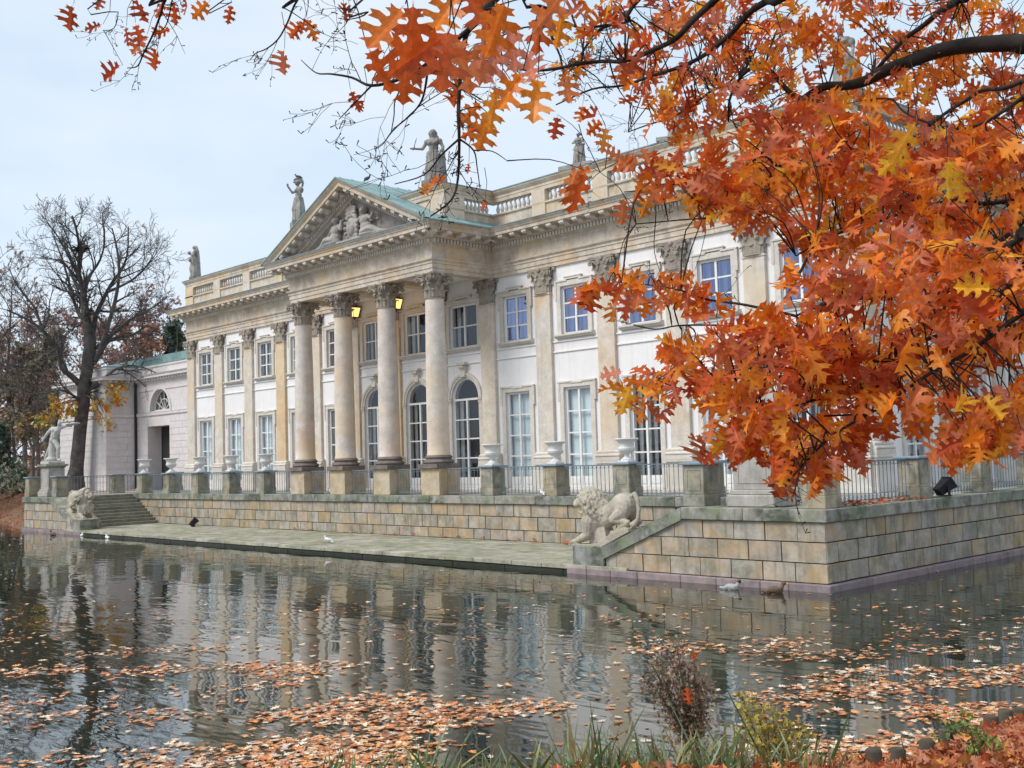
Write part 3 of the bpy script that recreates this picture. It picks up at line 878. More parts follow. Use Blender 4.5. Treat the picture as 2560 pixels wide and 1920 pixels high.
# --- orders
def capital_mesh():
    mb = MB()
    mb.lathe([(0.375, 0.0), (0.42, 0.0), (0.425, 0.03), (0.375, 0.06), (0.36, 0.10), (0.36, 0.45), (0.40, 0.70), (0.50, 0.86), (0.50, 0.90)], 16)
    def leaf(a, z0, h, r, w, out):
        prof = [(0.0, 0.0), (0.015, 0.35), (0.035, 0.65), (0.30, 0.90), (0.75, 1.0), (1.0, 0.90), (0.95, 0.80)]
        vs = []; fs = []
        for i, (o, t) in enumerate(prof):
            ww = w * (1.0, 1.08, 1.15, 1.1, 0.9, 0.6, 0.35)[i]
            rad = r + 0.03 + o * out
            for s_, lift in ((-1, -0.03), (-0.5, 0.0), (0, 0.025), (0.5, 0.0), (1, -0.03)):
                aa = a + s_ * ww / 2 / max(rad, 0.2)
                vs.append(((rad + lift) * cos(aa), (rad + lift) * sin(aa), z0 + h * t))
        for i in range(len(prof) - 1):
            for k in range(4): fs.append((i * 5 + k, i * 5 + k + 1, (i + 1) * 5 + k + 1, (i + 1) * 5 + k))
        mb.add(vs, fs)
    for k in range(8):
        leaf(2 * pi * k / 8, 0.06, 0.30, 0.36, 0.26, 0.13)
        leaf(2 * pi * (k + 0.5) / 8, 0.06, 0.56, 0.355, 0.26, 0.16)
    for k in range(4):
        a = pi / 4 + k * pi / 2
        d = Vector((cos(a), sin(a), 0)); t = Vector((-sin(a), cos(a), 0))
        # caulicoli and corner volutes
        for s_ in (-1, 1):
            pts = [d * 0.36 + t * s_ * 0.20 + Vector((0, 0, 0.52)), d * 0.44 + t * s_ * 0.15 + Vector((0, 0, 0.68)), d * 0.56 + t * s_ * 0.09 + Vector((0, 0, 0.82)), d * 0.68 + t * s_ * 0.055 + Vector((0, 0, 0.86))]
            mb.tube(pts, [0.035, 0.04, 0.04, 0.035], 6)
            pts = [d * 0.68 + t * s_ * 0.05 + Vector((0, 0, 0.77))]
            sp = []
            for q in range(10):
                an = pi / 2 - q * 0.75; rr = 0.095 * (1 - q * 0.085)
                sp.append(pts[0] + d * rr * cos(an) + Vector((0, 0, rr * sin(an))))
            mb.tube(sp, 0.03, 5)
        # inner scrolls under the flower
        b_ = k * pi / 2
        d2 = Vector((cos(b_), sin(b_), 0)); t2 = Vector((-sin(b_), cos(b_), 0))
        for s_ in (-1, 1):
            sp = []
            for q in range(8):
                an = pi / 2 - s_ * q * 0.8; rr = 0.075 * (1 - q * 0.1)
                sp.append(d2 * 0.49 + t2 * (s_ * 0.10 + rr * cos(an)) + Vector((0, 0, 0.76 + rr * sin(an))))
            mb.tube(sp, 0.026, 5)
            mb.tube([d2 * 0.40 + t2 * s_ * 0.18 + Vector((0, 0, 0.5)), d2 * 0.47 + t2 * s_ * 0.17 + Vector((0, 0, 0.68)), d2 * 0.49 + t2 * s_ * 0.10 + Vector((0, 0, 0.84))], [0.03, 0.03, 0.026], 5)
        mb.ell(d2 * 0.56 + Vector((0, 0, 0.93)), (0.09, 0.09, 0.085), 8, 6)
    # concave abacus
    ab = []
    for k in range(4):
        a0 = pi / 4 + k * pi / 2; a1 = a0 + pi / 2
        c0 = Vector((cos(a0), sin(a0))) * 0.74; c1 = Vector((cos(a1), sin(a1))) * 0.74
        am = a0 + pi / 4; t = Vector((-sin(a0), cos(a0)))
        ab += [c0 + t * 0.06]
        for q in (0.2, 0.5, 0.8):
            p = c0.lerp(c1, q) - Vector((cos(am), sin(am))) * 0.10 * (1 - (2 * q - 1) ** 2) * 1.0
            ab.append(p)
        t1 = Vector((-sin(a1), cos(a1)))
        ab += [c1 - t1 * 0.06]
    mb.prism([(p.x, p.y) for p in ab], 'z', 0.90, 0.955)
    mb.prism([(p.x * 1.05, p.y * 1.05) for p in ab], 'z', 0.955, 1.015)
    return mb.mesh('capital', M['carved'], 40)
CAPM = capital_mesh()

def col_shaft():
    prof = []
    for i in range(13):
        t = i / 12
        r_ = 0.447 - 0.072 * t ** 1.8
        prof.append((r_, t * (ZN - ZB)))
    prof = [(0.475, 0.0), (0.475, 0.05), (0.452, 0.09)] + prof[1:-1] + [(0.378, ZN - ZB - 0.02), (0.378, ZN - ZB)]
    return MB().lathe(prof, 32).mesh('shaft', M['column'], 40)
def base_mesh():
    mb = MB()
    mb.cbox(-0.60, -0.60, -0.10, 0.60, 0.60, 0.08, 0.01)
    p = [(0.56, 0.08)]
    for t in range(7): p.append((0.56 + 0.055 * sin(pi * t / 6), 0.08 + 0.14 * t / 6))
    p += [(0.53, 0.235), (0.50, 0.26), (0.515, 0.29)]
    for t in range(7): p.append((0.515 + 0.04 * sin(pi * t / 6), 0.29 + 0.09 * t / 6))
    p += [(0.49, 0.39), (0.49, 0.41)]
    mb.lathe(p, 28)
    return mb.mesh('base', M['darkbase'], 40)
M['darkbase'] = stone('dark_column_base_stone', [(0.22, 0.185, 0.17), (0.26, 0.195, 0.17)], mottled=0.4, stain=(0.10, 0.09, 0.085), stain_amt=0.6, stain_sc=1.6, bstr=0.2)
YC = -2.89
for i in range(5, 9):
    x = PILX[i]
    c = link('column', shared('shaft', col_shaft), pal, (x, YC, ZB))
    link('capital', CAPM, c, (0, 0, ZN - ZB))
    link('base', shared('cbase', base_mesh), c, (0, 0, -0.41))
    pd = MB().cbox(-0.56, -0.47, 0.0, 0.56, 0.60, 1.05, 0.015)
    pd.build('pedestal', M['pedestal'], c, loc=(0, 0, -ZB))

def pil_shaft():
    w = 0.425
    mb = MB().cbox(-w, -0.14, 0, w, 0.0, ZN - ZB, 0.006)
    mb.box(-w - 0.035, -0.175, ZN - ZB - 0.05, w + 0.035, 0, ZN - ZB + 0.01)
    return mb.mesh('pilaster', M['sand'])
def pil_base():
    mb = MB()
    mb.prism([(0, 0), (-0.30, 0), (-0.30, 0.14), (-0.27, 0.145), (-0.31, 0.18), (-0.31, 0.22), (-0.26, 0.25), (-0.23, 0.28), (-0.25, 0.30), (-0.25, 0.35), (-0.20, 0.37), (-0.145, 0.41), (0, 0.41)], 'x', -0.60, 0.60)
    return mb.mesh('base', M['trim'])
def pil_ped():
    mb = MB().cbox(-0.56, -0.26, 0.0, 0.56, 0.0, 1.15 - 0.005, 0.01)
    mb.box(-0.60, -0.30, 1.06, 0.60, 0.0, 1.145)
    mb.box(-0.60, -0.30, 0.0, 0.60, 0.0, 0.16)
    return mb.mesh('pedestal', M['trim'])
def pilaster(x, y, rz=0.0):
    p = link('pilaster', shared('pshaft', pil_shaft), pal, (x, y, ZB), (0, 0, rz))
    link('capital', CAPM, p, (0, -0.07, ZN - ZB), scale=(1.10, 0.42, 1.0))
    link('base', shared('pbase', pil_base), p, (0, 0, -0.41), scale=(0.98, 1, 1))
    link('pedestal', shared('pped', pil_ped), p, (0, 0, 0.0 - ZB))
for x in PILX:
    xx = x
    if x == PILX[0]: xx = -XW + 0.43
    if x == PILX[-1]: xx = XW - 0.43
    pilaster(xx, -0.001)
for y in (0.44, 5.1, 9.3, 13.5, 17.7): pilaster(XW + 0.001, y, pi / 2)

# --- windows and doors
def frame_mesh(w, h, cols, rows, key, bottom=0.0, th=0.055, mull=0.09):
    "wooden frame in its own coordinates: x across, z up from the sill, y into the wall"
    mb = MB()
    mb.box(-w, 0, 0, -w + 0.09, 0.08, h); mb.box(w - 0.09, 0, 0, w, 0.08, h)
    mb.box(-w + 0.09, 0, h - 0.09, w - 0.09, 0.08, h); mb.box(-w + 0.09, 0, 0, w - 0.09, 0.08, 0.07)
    mb.box(-mull / 2, -0.015, 0.07, mull / 2, 0.075, h - 0.09)
    if bottom:
        mb.box(-w + 0.09, 0.02, 0.07, -mull / 2, 0.06, bottom); mb.box(mull / 2, 0.02, 0.07, w - 0.09, 0.06, bottom)
        for s_ in (-1, 1):
            a, b = (mull / 2 + 0.06, w - 0.15)
            mb.box(min(s_ * a, s_ * b), 0.0, 0.16, max(s_ * a, s_ * b), 0.02, bottom - 0.08)
    z0 = max(bottom, 0.07); z1 = h - 0.09
    for k in range(1, rows):
        z = z0 + (z1 - z0) * k / rows
        mb.box(-w + 0.09, 0.012, z - th / 2, -mull / 2, 0.062, z + th / 2); mb.box(mull / 2, 0.012, z - th / 2, w - 0.09, 0.062, z + th / 2)
    if cols == 4:
        pass
    return mb.mesh('window_frame', M['white_paint'])

def surround_mesh(w, h, sw=0.22, ears=True, sill=True, z0=0.0):
    "flat stone architrave with ears; the top steps up in the middle"
    mb = MB()
    y0 = -0.075
    ztop = h + 0.20
    mb.cbox(-w - sw, y0, z0, -w, 0.0, h, 0.008); mb.cbox(w, y0, z0, w + sw, 0.0, h, 0.008)
    mb.cbox(-w - sw, y0, h, w + sw, 0.0, ztop, 0.008)
    if ears:
        e = 0.07
        mb.box(-w - sw - e, y0 - 0.02, h - 0.55, -w - sw + 0.04, 0.0, ztop + 0.03)
        mb.box(w + sw - 0.04, y0 - 0.02, h - 0.55, w + sw + e, 0.0, ztop + 0.03)
        mb.box(-w - sw - e, y0 - 0.035, ztop - 0.02, -w * 0.45, 0.0, ztop + 0.04)
        mb.box(w * 0.45, y0 - 0.035, ztop - 0.02, w + sw + e, 0.0, ztop + 0.04)
        if sill:      # upper windows: raised middle
            mb.box(-w * 0.62, y0 - 0.03, ztop + 0.04, w * 0.62, 0.0, ztop + 0.12)
            mb.box(-w * 0.62 - 0.03, y0 - 0.05, ztop + 0.12, w * 0.62 + 0.03, 0.0, ztop + 0.16)
        else:
            mb.box(-w * 0.45, y0 - 0.03, ztop - 0.06, w * 0.45, 0.0, ztop)
    return mb.mesh('surround', M['trim'])

def sill_mesh(w, col=False):
    return MB().prism([(0.0, -0.16), (-0.10, -0.16), (-0.15, -0.09), (-0.22, -0.07), (-0.22, -0.02), (0.0, 0.02)], 'x', -w - 0.30, w + 0.30).mesh('sill', M['trim'])

def panes(parent, w, h, rows, bottom=0.0, mull=0.09, th=0.055, gm='glass'):
    z0 = max(bottom, 0.07); z1 = h - 0.09
    pw = (w - 0.09 - mull / 2); ph = (z1 - z0) / rows
    me = shared(('pane', round(pw, 3), round(ph, 3), gm), lambda: MB().add([(-pw / 2, 0, -ph / 2 + th * 0.4), (pw / 2, 0, -ph / 2 + th * 0.4), (pw / 2, 0, ph / 2 - th * 0.4), (-pw / 2, 0, ph / 2 - th * 0.4)], [(0, 1, 2, 3)]).mesh('pane', M[gm], recalc=False))
    for s_ in (-1, 1):
        for k in range(rows):
            link('pane', me, parent, (s_ * (mull / 2 + pw / 2), 0.034, z0 + ph * (k + 0.5)), (rnd.uniform(-0.05, 0.03), 0, rnd.uniform(-0.05, 0.05)))

def curtains(parent, w, h, style, seed):
    r_ = random.Random(seed)
    if style == 'blind':
        MB().box(-w + 0.05, 0.20, 0.05, w - 0.05, 0.21, h - 0.04).build('blind', M['blind'], parent)
    elif style in ('drape', 'thin'):
        for s_ in (-1, 1):
            for q in ((0, 1) if style == 'drape' else (1,)):
                wv = r_.uniform(0.05, 0.10) if q == 0 else r_.uniform(0.07, 0.13)
                c = s_ * 0.15 if q == 0 else s_ * (w - 0.16)
                vs = []; n = 9
                for i in range(n):
                    t = i / (n - 1)
                    vs += [(c + (t - 0.5) * 2 * wv * 0.8, 0.30 + 0.03 * sin(t * 14), 0.05), (c + (t - 0.5) * 2 * wv, 0.30 + 0.03 * sin(t * 14), h - 0.05)]
                MB().add(vs, [(2 * i, 2 * i + 2, 2 * i + 3, 2 * i + 1) for i in range(n - 1)]).build('curtain', M['curtain'], parent, recalc=False)

def opening(cx, z0, z1, w, rows, kind, place, style, bottom=0.0, seed=0, gm='glass'):
    loc, rz = place(cx)
    h = z1 - z0
    fr = link('french_door' if kind == 'door' else 'window', shared(('fr', w, round(h, 2), rows, bottom), lambda: frame_mesh(w, h, 2, rows, 0, bottom)), pal, (loc[0], loc[1], z0), (0, 0, rz))
    off = Vector((0, -0.06, 0))
    link('surround', shared(('su', w, round(h, 2), kind), lambda: surround_mesh(w, h, 0.22, True, kind != 'door')), fr, off)
    if kind != 'door': link('sill', shared(('si', w), lambda: sill_mesh(w)), fr, off)
    panes(fr, w, h, rows, bottom, gm=gm)
    curtains(fr, w, h, style, seed)
    return fr

FR = lambda cx: ((cx, 0.059), 0.0)
SD = lambda cy: ((XW - 0.059, cy), pi / 2)
for i, c in enumerate(bays):
    if 5 <= i <= 7: continue
    opening(c, ZF, 4.02, 0.70, 4, 'door', FR, 'drape' if i in (4, 10, 12) else 'blind', 0.46, i)
    opening(c, 6.08, 7.95, 0.70, 3, 'window', FR, 'drape', 0.0, 50 + i, 'blue_glass' if i > 7 else 'glass')
for i, c in enumerate(SIDE):
    opening(c, ZF, 4.02, 0.75, 4, 'door', SD, 'drape', 0.46, 80 + i)
    opening(c, 6.08, 7.95, 0.75, 3, 'window', SD, 'drape', 0.0, 90 + i)
# portico bays: arched doors and square windows
for i in (5, 6, 7):
    c = bays[i]
    opening(c, 6.12, 7.98, 0.90, 2, 'window', FR, 'thin', 0.0, 20 + i)
    fr = link('french_door', shared('archfr', lambda: frame_mesh(0.87, 3.95 - ZF, 2, 4, 0, 0.46)), pal, (c, 0.059, ZF))
    panes(fr, 0.87, 3.95 - ZF, 4, 0.46)
    curtains(fr, 0.87, 3.8, 'thin', 30 + i)
    def archring(r0, r1, y0, y1, zc, mat):
        mb = MB(); n = 20
        for k in range(n):
            a, b = pi * k / n, pi * (k + 1) / n
            P = lambda r_, t, y: (r_ * cos(t), y, zc + r_ * sin(t))
            mb.hexa([P(r0, a, y0), P(r1, a, y0), P(r1, a, y1), P(r0, a, y1), P(r0, b, y0), P(r1, b, y0), P(r1, b, y1), P(r0, b, y1)])
        return mb
    zs = 3.95 - ZF
    archring(0.79, 0.87, 0.0, 0.08, zs, 0).build('fanlight_frame', M['white_paint'], fr)
    n = 18
    MB().add([(0, 0.034, zs)] + [(0.80 * cos(pi * k / n), 0.034, zs + 0.80 * sin(pi * k / n)) for k in range(n + 1)], [(0, k + 1, k + 2) for k in range(n)]).build('fanlight_pane', M['glass'], fr, recalc=False)
    ar = archring(0.875, 0.98, -0.125, -0.06, zs, 0)
    ar.add(*(lambda m_: (m_.v, m_.f))(archring(0.98, 1.09, -0.155, -0.06, zs, 0)))
    ar.build('archivolt', M['trim'], fr, smooth=35)
    for s_ in (-1, 1):
        xa, xb = sorted((s_ * 0.88, s_ * 1.10))
        im = MB().cbox(xa, -0.13, 0.0, xb, -0.06, zs - 0.22, 0.006)
        im.box(xa - 0.03, -0.17, zs - 0.10, xb + 0.03, -0.06, zs - 0.03)
        im.box(xa - 0.015, -0.15, zs - 0.20, xb + 0.015, -0.06, zs - 0.14)
        im.box(xa, -0.128, zs - 0.22, xb, -0.06, zs - 0.02)
        im.build('impost', M['trim'], fr)
    ks = MB().prism([(-0.22, 0.86), (-0.33, 0.92), (-0.30, 1.15), (-0.36, 1.30), (-0.40, 1.42), (-0.16, 1.42), (-0.16, 0.86)], 'x', -0.14, 0.14)
    ks.box(-0.27, -0.44, 1.42, 0.27, -0.16, 1.52)
    ks.tube([(-0.15, -0.36, 1.34), (0.15, -0.36, 1.34)], 0.07, 8)
    ks.build('keystone', M['trim'], fr, loc=(0, 0.1, zs))
# string courses between the pilasters
for i, c in enumerate(bays):
    hw = (PILX[i + 1] - PILX[i]) / 2 - 0.425
    for z in (5.43, 5.83):
        MB().cbox(-hw + 0.01, -0.05, -0.035, hw - 0.01, 0.0, 0.03, 0.01).build('string_course', M['plaster'], pal, loc=(c, -0.001, z))

# --- entablature round the whole building
YE = -0.09
EP = [(-XW + YE, YB), (-XW + YE, YE), (-5.22, YE), (-5.22, -3.3), (5.22, -3.3), (5.22, YE), (XW - YE, YE), (XW - YE, YB)]
Z0 = ZA
prof_low = [(-0.5, Z0), (0.0, Z0), (0.0, Z0 + 0.16), (0.03, Z0 + 0.165), (0.03, Z0 + 0.35), (0.06, Z0 + 0.355), (0.06, Z0 + 0.43), (0.13, Z0 + 0.50), (0.14, Z0 + 0.56), (0.02, Z0 + 0.565)]
prof_fri = [(0.02, Z0 + 0.563), (0.02, Z0 + 1.08)]
prof_cor = [(0.02, Z0 + 1.078), (0.07, Z0 + 1.11), (0.10, Z0 + 1.15), (0.11, Z0 + 1.16), (0.11, Z0 + 1.32), (0.24, Z0 + 1.34), (0.27, Z0 + 1.39), (0.27, Z0 + 1.54), (0.78, Z0 + 1.545), (0.78, Z0 + 1.68), (0.81, Z0 + 1.69), (0.83, Z0 + 1.74), (0.89, Z0 + 1.80), (0.90, Z0 + 1.84), (0.3, Z0 + 1.95), (-0.6, Z0 + 2.02)]
MB().sweep(EP, prof_low).build('architrave', M['entab'], pal, recalc=False)
MB().sweep(EP, prof_fri).build('frieze', M['entab'], pal, recalc=False)
corn = MB().sweep(EP, prof_cor).build('cornice', M['entab'], pal, recalc=False)
MB().sweep(EP, [(0.905, Z0 + 1.835), (0.93, Z0 + 1.845), (0.93, Z0 + 1.875), (0.3, Z0 + 1.98)]).build('gutter_flashing', M['lead'], corn, recalc=False)
# dentils (one course per run) and modillions (one by one)
mod_me = MB().prism([(0.0, 0.0), (-0.475, 0.0), (-0.475, -0.10), (-0.41, -0.155), (-0.24, -0.08), (-0.10, -0.16), (0.0, -0.16)], 'x', -0.125, 0.125).mesh('modillion', M['trim'])
for i in range(len(EP) - 1):
    a, b = Vector(EP[i]), Vector(EP[i + 1])
    d = (b - a); L = d.length; d.normalize()
    n_ = Vector((d.y, -d.x)); ang = math.atan2(d.y, d.x)
    if i in (0, len(EP) - 2):
        if i == 0: continue
    inn_a = i in (2, 5 + 1)             # run starts at an inner corner?
    def corner(j):
        if j <= 0 or j >= len(EP) - 1: return 0
        d0 = Vector(EP[j]) - Vector(EP[j - 1]); d1 = Vector(EP[j + 1]) - Vector(EP[j])
        return 1 if d0.x * d1.y - d0.y * d1.x > 0 else -1      # +1 outer
    m0 = -0.10 if corner(i) > 0 else 0.24
    m1 = -0.10 if corner(i + 1) > 0 else 0.24
    mb = MB(); k = int((L - m0 - m1) / 0.165)
    for q in range(k):
        c = m0 + (q + 0.5) * (L - m0 - m1) / k
        mb.box(c - 0.052, -0.235, -0.165, c + 0.052, -0.105, 0.0)
    mb.build('dentil_course', M['trim'], corn, loc=(a.x, a.y, Z0 + 1.322), rot=(0, 0, ang))['kind'] = 'stuff'
    m0 = -0.45 if corner(i) > 0 else 0.62
    m1 = -0.45 if corner(i + 1) > 0 else 0.62
    k = max(1, round((L - m0 - m1) / 0.70))
    for q in range(k + 1):
        c = m0 + q * (L - m0 - m1) / k
        p = a + d * c
        link('modillion', mod_me, corn, (p.x + n_.x * 0.27, p.y + n_.y * 0.27, Z0 + 1.543), (0, 0, ang))

# --- portico ceiling, beams, pediment, roof
MB().box(-4.75, -2.82, 8.98, 4.75, -0.02, 9.05).build('portico_ceiling', M['plaster'], pal)
MB().box(-4.72, -2.83, ZA + 0.012, 4.72, -2.80, 9.0).build('portico_beam', M['entab'], pal)
for x in (PILX[6], PILX[7]):
    MB().box(-0.36, -2.78, ZA + 0.02, 0.36, -0.16, 8.979).build('portico_beam', M['entab'], pal, loc=(x, 0, 0))
for s_ in (-1, 1):
    MB().box(-0.03, -2.78, ZA + 0.013, 0.03, -0.02, 8.979).build('portico_beam', M['entab'], pal, loc=(s_ * 4.745, 0, 0))
XE, ZE, ZT = 6.14, Z0 + 1.86, 13.52
SL = (ZT - ZE) / XE
ped = MB().prism([(-5.3, ZE - 0.02), (5.3, ZE - 0.02), (0, 12.98)], 'y', -3.22, -2.9).build('pediment', M['relief'], pal)
rake = [(0.93, 0.0), (0.91, 0.07), (0.84, 0.16), (0.80, 0.20), (0.79, 0.34), (0.27, 0.345), (0.27, 0.47), (0.22, 0.50), (0.11, 0.53), (0.11, 0.68), (0.05, 0.71), (0.02, 0.76), (-0.10, 0.80)]
for s_ in (-1, 1):
    vs = []; m = len(rake)
    for o, dv in rake:
        xe = (ZT - dv - ZE + 0.01) / SL
        vs.append((s_ * xe, -3.3 - o, ZE - 0.01))
    for o, dv in rake: vs.append((0, -3.3 - o, ZT - dv))
    rk = MB().add(vs, [(k, k + 1, m + k + 1, m + k) for k in range(m - 1)]).build('raking_cornice', M['entab'], ped, recalc=False)
    L = sqrt(XE ** 2 + (ZT - ZE) ** 2); th = math.atan(SL)
    # raking modillions and dentils
    k = 9
    for q in range(k):
        x = 0.42 + q * 0.55
        z = ZT - 0.347 - SL * x
        link('modillion', mod_me, ped, (s_ * x, -3.57, z), (0, s_ * th, 0))
    mb = MB()
    for q in range(29):
        x = 0.10 + q * 0.155
        z = ZT - 0.53 - SL * x
        mb.add([(s_ * (x + dx), y, z + dz - SL * dx) for y in (-3.50, -3.405) for dx, dz in ((-0.045, 0), (0.045, 0), (0.045, -0.15), (-0.045, -0.15))], [(0, 1, 2, 3), (7, 6, 5, 4), (0, 4, 5, 1), (1, 5, 6, 2), (2, 6, 7, 3), (3, 7, 4, 0)])
    mb.build('dentil_course', M['trim'], ped)['kind'] = 'stuff'
    # copper roof slope with standing seams
    rf = MB().add([(0, -4.26, ZT + 0.03), (0, 1.5, ZT + 0.03), (s_ * (XE + 0.1), 1.5, ZE - 0.0), (s_ * (XE + 0.1), -4.26, ZE - 0.0),
                   (0, -4.26, ZT - 0.02), (0, 1.5, ZT - 0.02), (s_ * (XE + 0.1), 1.5, ZE - 0.05), (s_ * (XE + 0.1), -4.26, ZE - 0.05)],
                  [(0, 1, 2, 3), (4, 5, 6, 7), (0, 3, 7, 4), (3, 2, 6, 7), (1, 2, 6, 5)]).build('roof', M['copper'], pal)
    for q in range(8):
        y = -4.0 + q * 0.62
        MB().tube([(0, y, ZT + 0.045), (s_ * (XE + 0.08), y, ZE + 0.015)], 0.02, 5).build('roof_seam', M['copper'], rf)
# narrow copper gutters on the wing cornices
for s_ in (-1, 1):
    a, b = sorted((s_ * 6.3, s_ * (XW + 0.7)))
    MB().prism([(-0.78, 10.72), (-0.10, 10.86), (-0.10, 10.88), (-0.78, 10.745)], 'x', a, b).build('roof_gutter', M['copper'], pal)

M['reliefig'] = stone('relief_figure_stone', [(0.46, 0.42, 0.385)], mottled=0.3, stain=(0.22, 0.20, 0.18), stain_amt=0.5, stain_sc=3.0, bstr=0.2)
# relief in the pediment: crowned shield between two seated figures
rl = MB()
def fz(p): return (p[0], p[1] * 0.55, p[2])
rl.ell((0, -0.05, 0.62), (0.36, 0.13, 0.50)); rl.ell((0, -0.12, 0.62), (0.25, 0.10, 0.38))
for k in range(14):
    a = 2 * pi * k / 14
    rl.ell((0.37 * cos(a), -0.10, 0.62 + 0.52 * sin(a)), (0.075, 0.09, 0.09), 8, 6)
rl.ell((0, -0.16, 0.80), (0.08, 0.08, 0.10), 8, 6); rl.ell((-0.02, -0.17, 0.58), (0.10, 0.07, 0.16), 8, 6)
for k in range(7):
    x = -0.24 + 0.08 * k
    rl.cap((x * 0.9, -0.12, 1.24), (x * 1.15, -0.12, 1.44), 0.035, 0.04, 8)
    rl.cap((x * 1.15, -0.12, 1.44), (x * 0.2, -0.12, 1.60 - abs(x) * 0.2), 0.035, 0.025, 8)
rl.cap((-0.26, -0.13, 1.22), (0.26, -0.13, 1.22), 0.05, 0.05, 8)
rl.ell((0, -0.12, 1.66), (0.05, 0.05, 0.06), 8, 6)
rl.cap((-0.20, -0.08, 1.10), (0.20, -0.08, 1.10), 0.09, 0.09, 8)
rl.cap((0.36, -0.10, 0.05), (0.20, -0.10, 1.38), 0.06, 0.05, 8); rl.cap((-0.62, -0.08, 0.98), (-0.25, -0.08, 1.22), 0.035, 0.03, 6)
def seated(s_, hx, hz):
    rl.ell((hx, -0.15, hz), (0.115, 0.12, 0.15)); rl.ell((hx, -0.11, hz + 0.04), (0.14, 0.12, 0.14), 8, 6)
    rl.cap((hx, -0.10, hz - 0.12), (hx + s_ * 0.02, -0.10, hz - 0.25), 0.07, 0.09, 8)
    rl.ell((hx + s_ * 0.03, -0.10, hz - 0.42), (0.24, 0.16, 0.26)); rl.ell((hx + s_ * 0.08, -0.08, hz - 0.68), (0.28, 0.18, 0.22))
    rl.limb([(hx + s_ * 0.05, -0.12, 0.26), (hx + s_ * 0.50, -0.17, 0.32), (hx + s_ * 0.95, -0.12, 0.13), (hx + s_ * 1.35, -0.10, 0.07)], [0.19, 0.15, 0.09, 0.06])
    rl.limb([(hx + s_ * 0.0, -0.10, 0.15), (hx + s_ * 0.55, -0.14, 0.16), (hx + s_ * 1.05, -0.10, 0.08)], [0.2, 0.12, 0.06])
    for q in range(5):
        rl.cap((hx + s_ * (0.05 + q * 0.11), -0.22, 0.36 - q * 0.02), (hx + s_ * (0.25 + q * 0.17), -0.20, 0.06), 0.04, 0.035, 6)
seated(-1, -0.92, 1.08)
rl.limb([(-0.76, -0.12, 0.86), (-0.52, -0.2, 0.62), (-0.58, -0.12, 1.02)], [0.075, 0.07, 0.06]); rl.limb([(-1.08, -0.12, 0.84), (-1.28, -0.15, 0.55), (-1.7, -0.12, 0.22)], [0.07, 0.06, 0.035])
seated(1, 0.78, 1.16)
rl.limb([(0.98, -0.12, 0.92), (1.22, -0.15, 0.74), (1.38, -0.15, 0.98)], [0.075, 0.065, 0.05]); rl.limb([(0.60, -0.12, 0.92), (0.42, -0.15, 0.75), (0.34, -0.15, 1.05)], [0.07, 0.06, 0.05])
rl.cap((1.20, -0.12, 0.98), (1.60, -0.12, 0.92), 0.02, 0.02, 6)
for x in (1.22, 1.58):
    rl.cap((x, -0.12, 0.94), (x - 0.03, -0.12, 0.70), 0.018, 0.018, 6); rl.ell((x, -0.12, 0.66), (0.10, 0.07, 0.05), 8, 6)
for k in range(12):
    rl.ell((-0.9 + k * 0.17, -0.14, 0.06), (0.14, 0.10, 0.08), 8, 6)
rl.v = [(x * 1.22, y * 1.5, z * 1.02) for x, y, z in rl.v]
sculpt(rl, 'relief_figures', M['reliefig'], ped, 0.022, 1, loc=(-0.12, -3.20, ZE + 0.20))

# --- attic balustrade
for s_ in (-1, 1):
    a, b = sorted((s_ * 8.4, s_ * (XW - 1.2)))
    MB().prism([(1.1, 10.9), (3.4, 10.9), (3.4, 12.25), (1.1, 11.75)], 'x', a, b).build('low_roof', M['lead'], pal)
att = MB()
AZ0, AZ1, AZ2, AZ3 = 10.84, 11.44, 11.93, 12.38
AP = [(-XW - 0.10, 20), (-XW - 0.10, -0.12), (-5.40, -0.12), (-5.40, -2.75), (-1.8, -2.75)]
AQ = [(-p[0], p[1]) for p in AP][::-1]
def attic(path, name):
    base = MB().sweep(path, [(0.0, AZ0 - 0.2), (0.0, AZ0 + 0.10), (-0.02, AZ0 + 0.11), (-0.02, AZ1 - 0.10), (0.05, AZ1 - 0.07), (0.05, AZ1), (-0.35, AZ1), (-0.35, AZ0 - 0.2)]).build('attic_balustrade', M['entab'], pal, recalc=False)
    MB().sweep(path, [(-0.33, AZ2), (0.0, AZ2), (0.0, AZ2 + 0.14), (0.02, AZ2 + 0.15), (0.02, AZ2 + 0.24), (0.07, AZ2 + 0.30), (0.13, AZ2 + 0.38), (0.14, AZ3), (-0.45, AZ3 + 0.02), (-0.45, AZ2 + 0.3), (-0.33, AZ2)]).build('attic_rail', M['entab'], base, recalc=False)
    MB().sweep(path, [(0.145, AZ3 - 0.012), (0.16, AZ3 - 0.012), (0.16, AZ3 + 0.03), (-0.47, AZ3 + 0.05)]).build('rail_flashing', M['lead'], base, recalc=False)
    return base
aL, aR = attic(AP, 'l'), attic(AQ, 'r')
balm = MB().lathe([(0.075, 0), (0.075, 0.05), (0.045, 0.07), (0.075, 0.14), (0.085, 0.20), (0.06, 0.30), (0.035, 0.36), (0.035, 0.40), (0.06, 0.43), (0.07, 0.44), (0.07, 0.49)], 8).mesh('baluster', M['trim'], 50)
def die(parent, x, y, w, d, rz=0): 
    MB().cbox(-w / 2, -0.0, AZ1 - 0.62, w / 2, d, AZ2 + 0.002, 0.01).build('die', M['sand'], parent, loc=(x, y, 0), rot=(0, 0, rz))
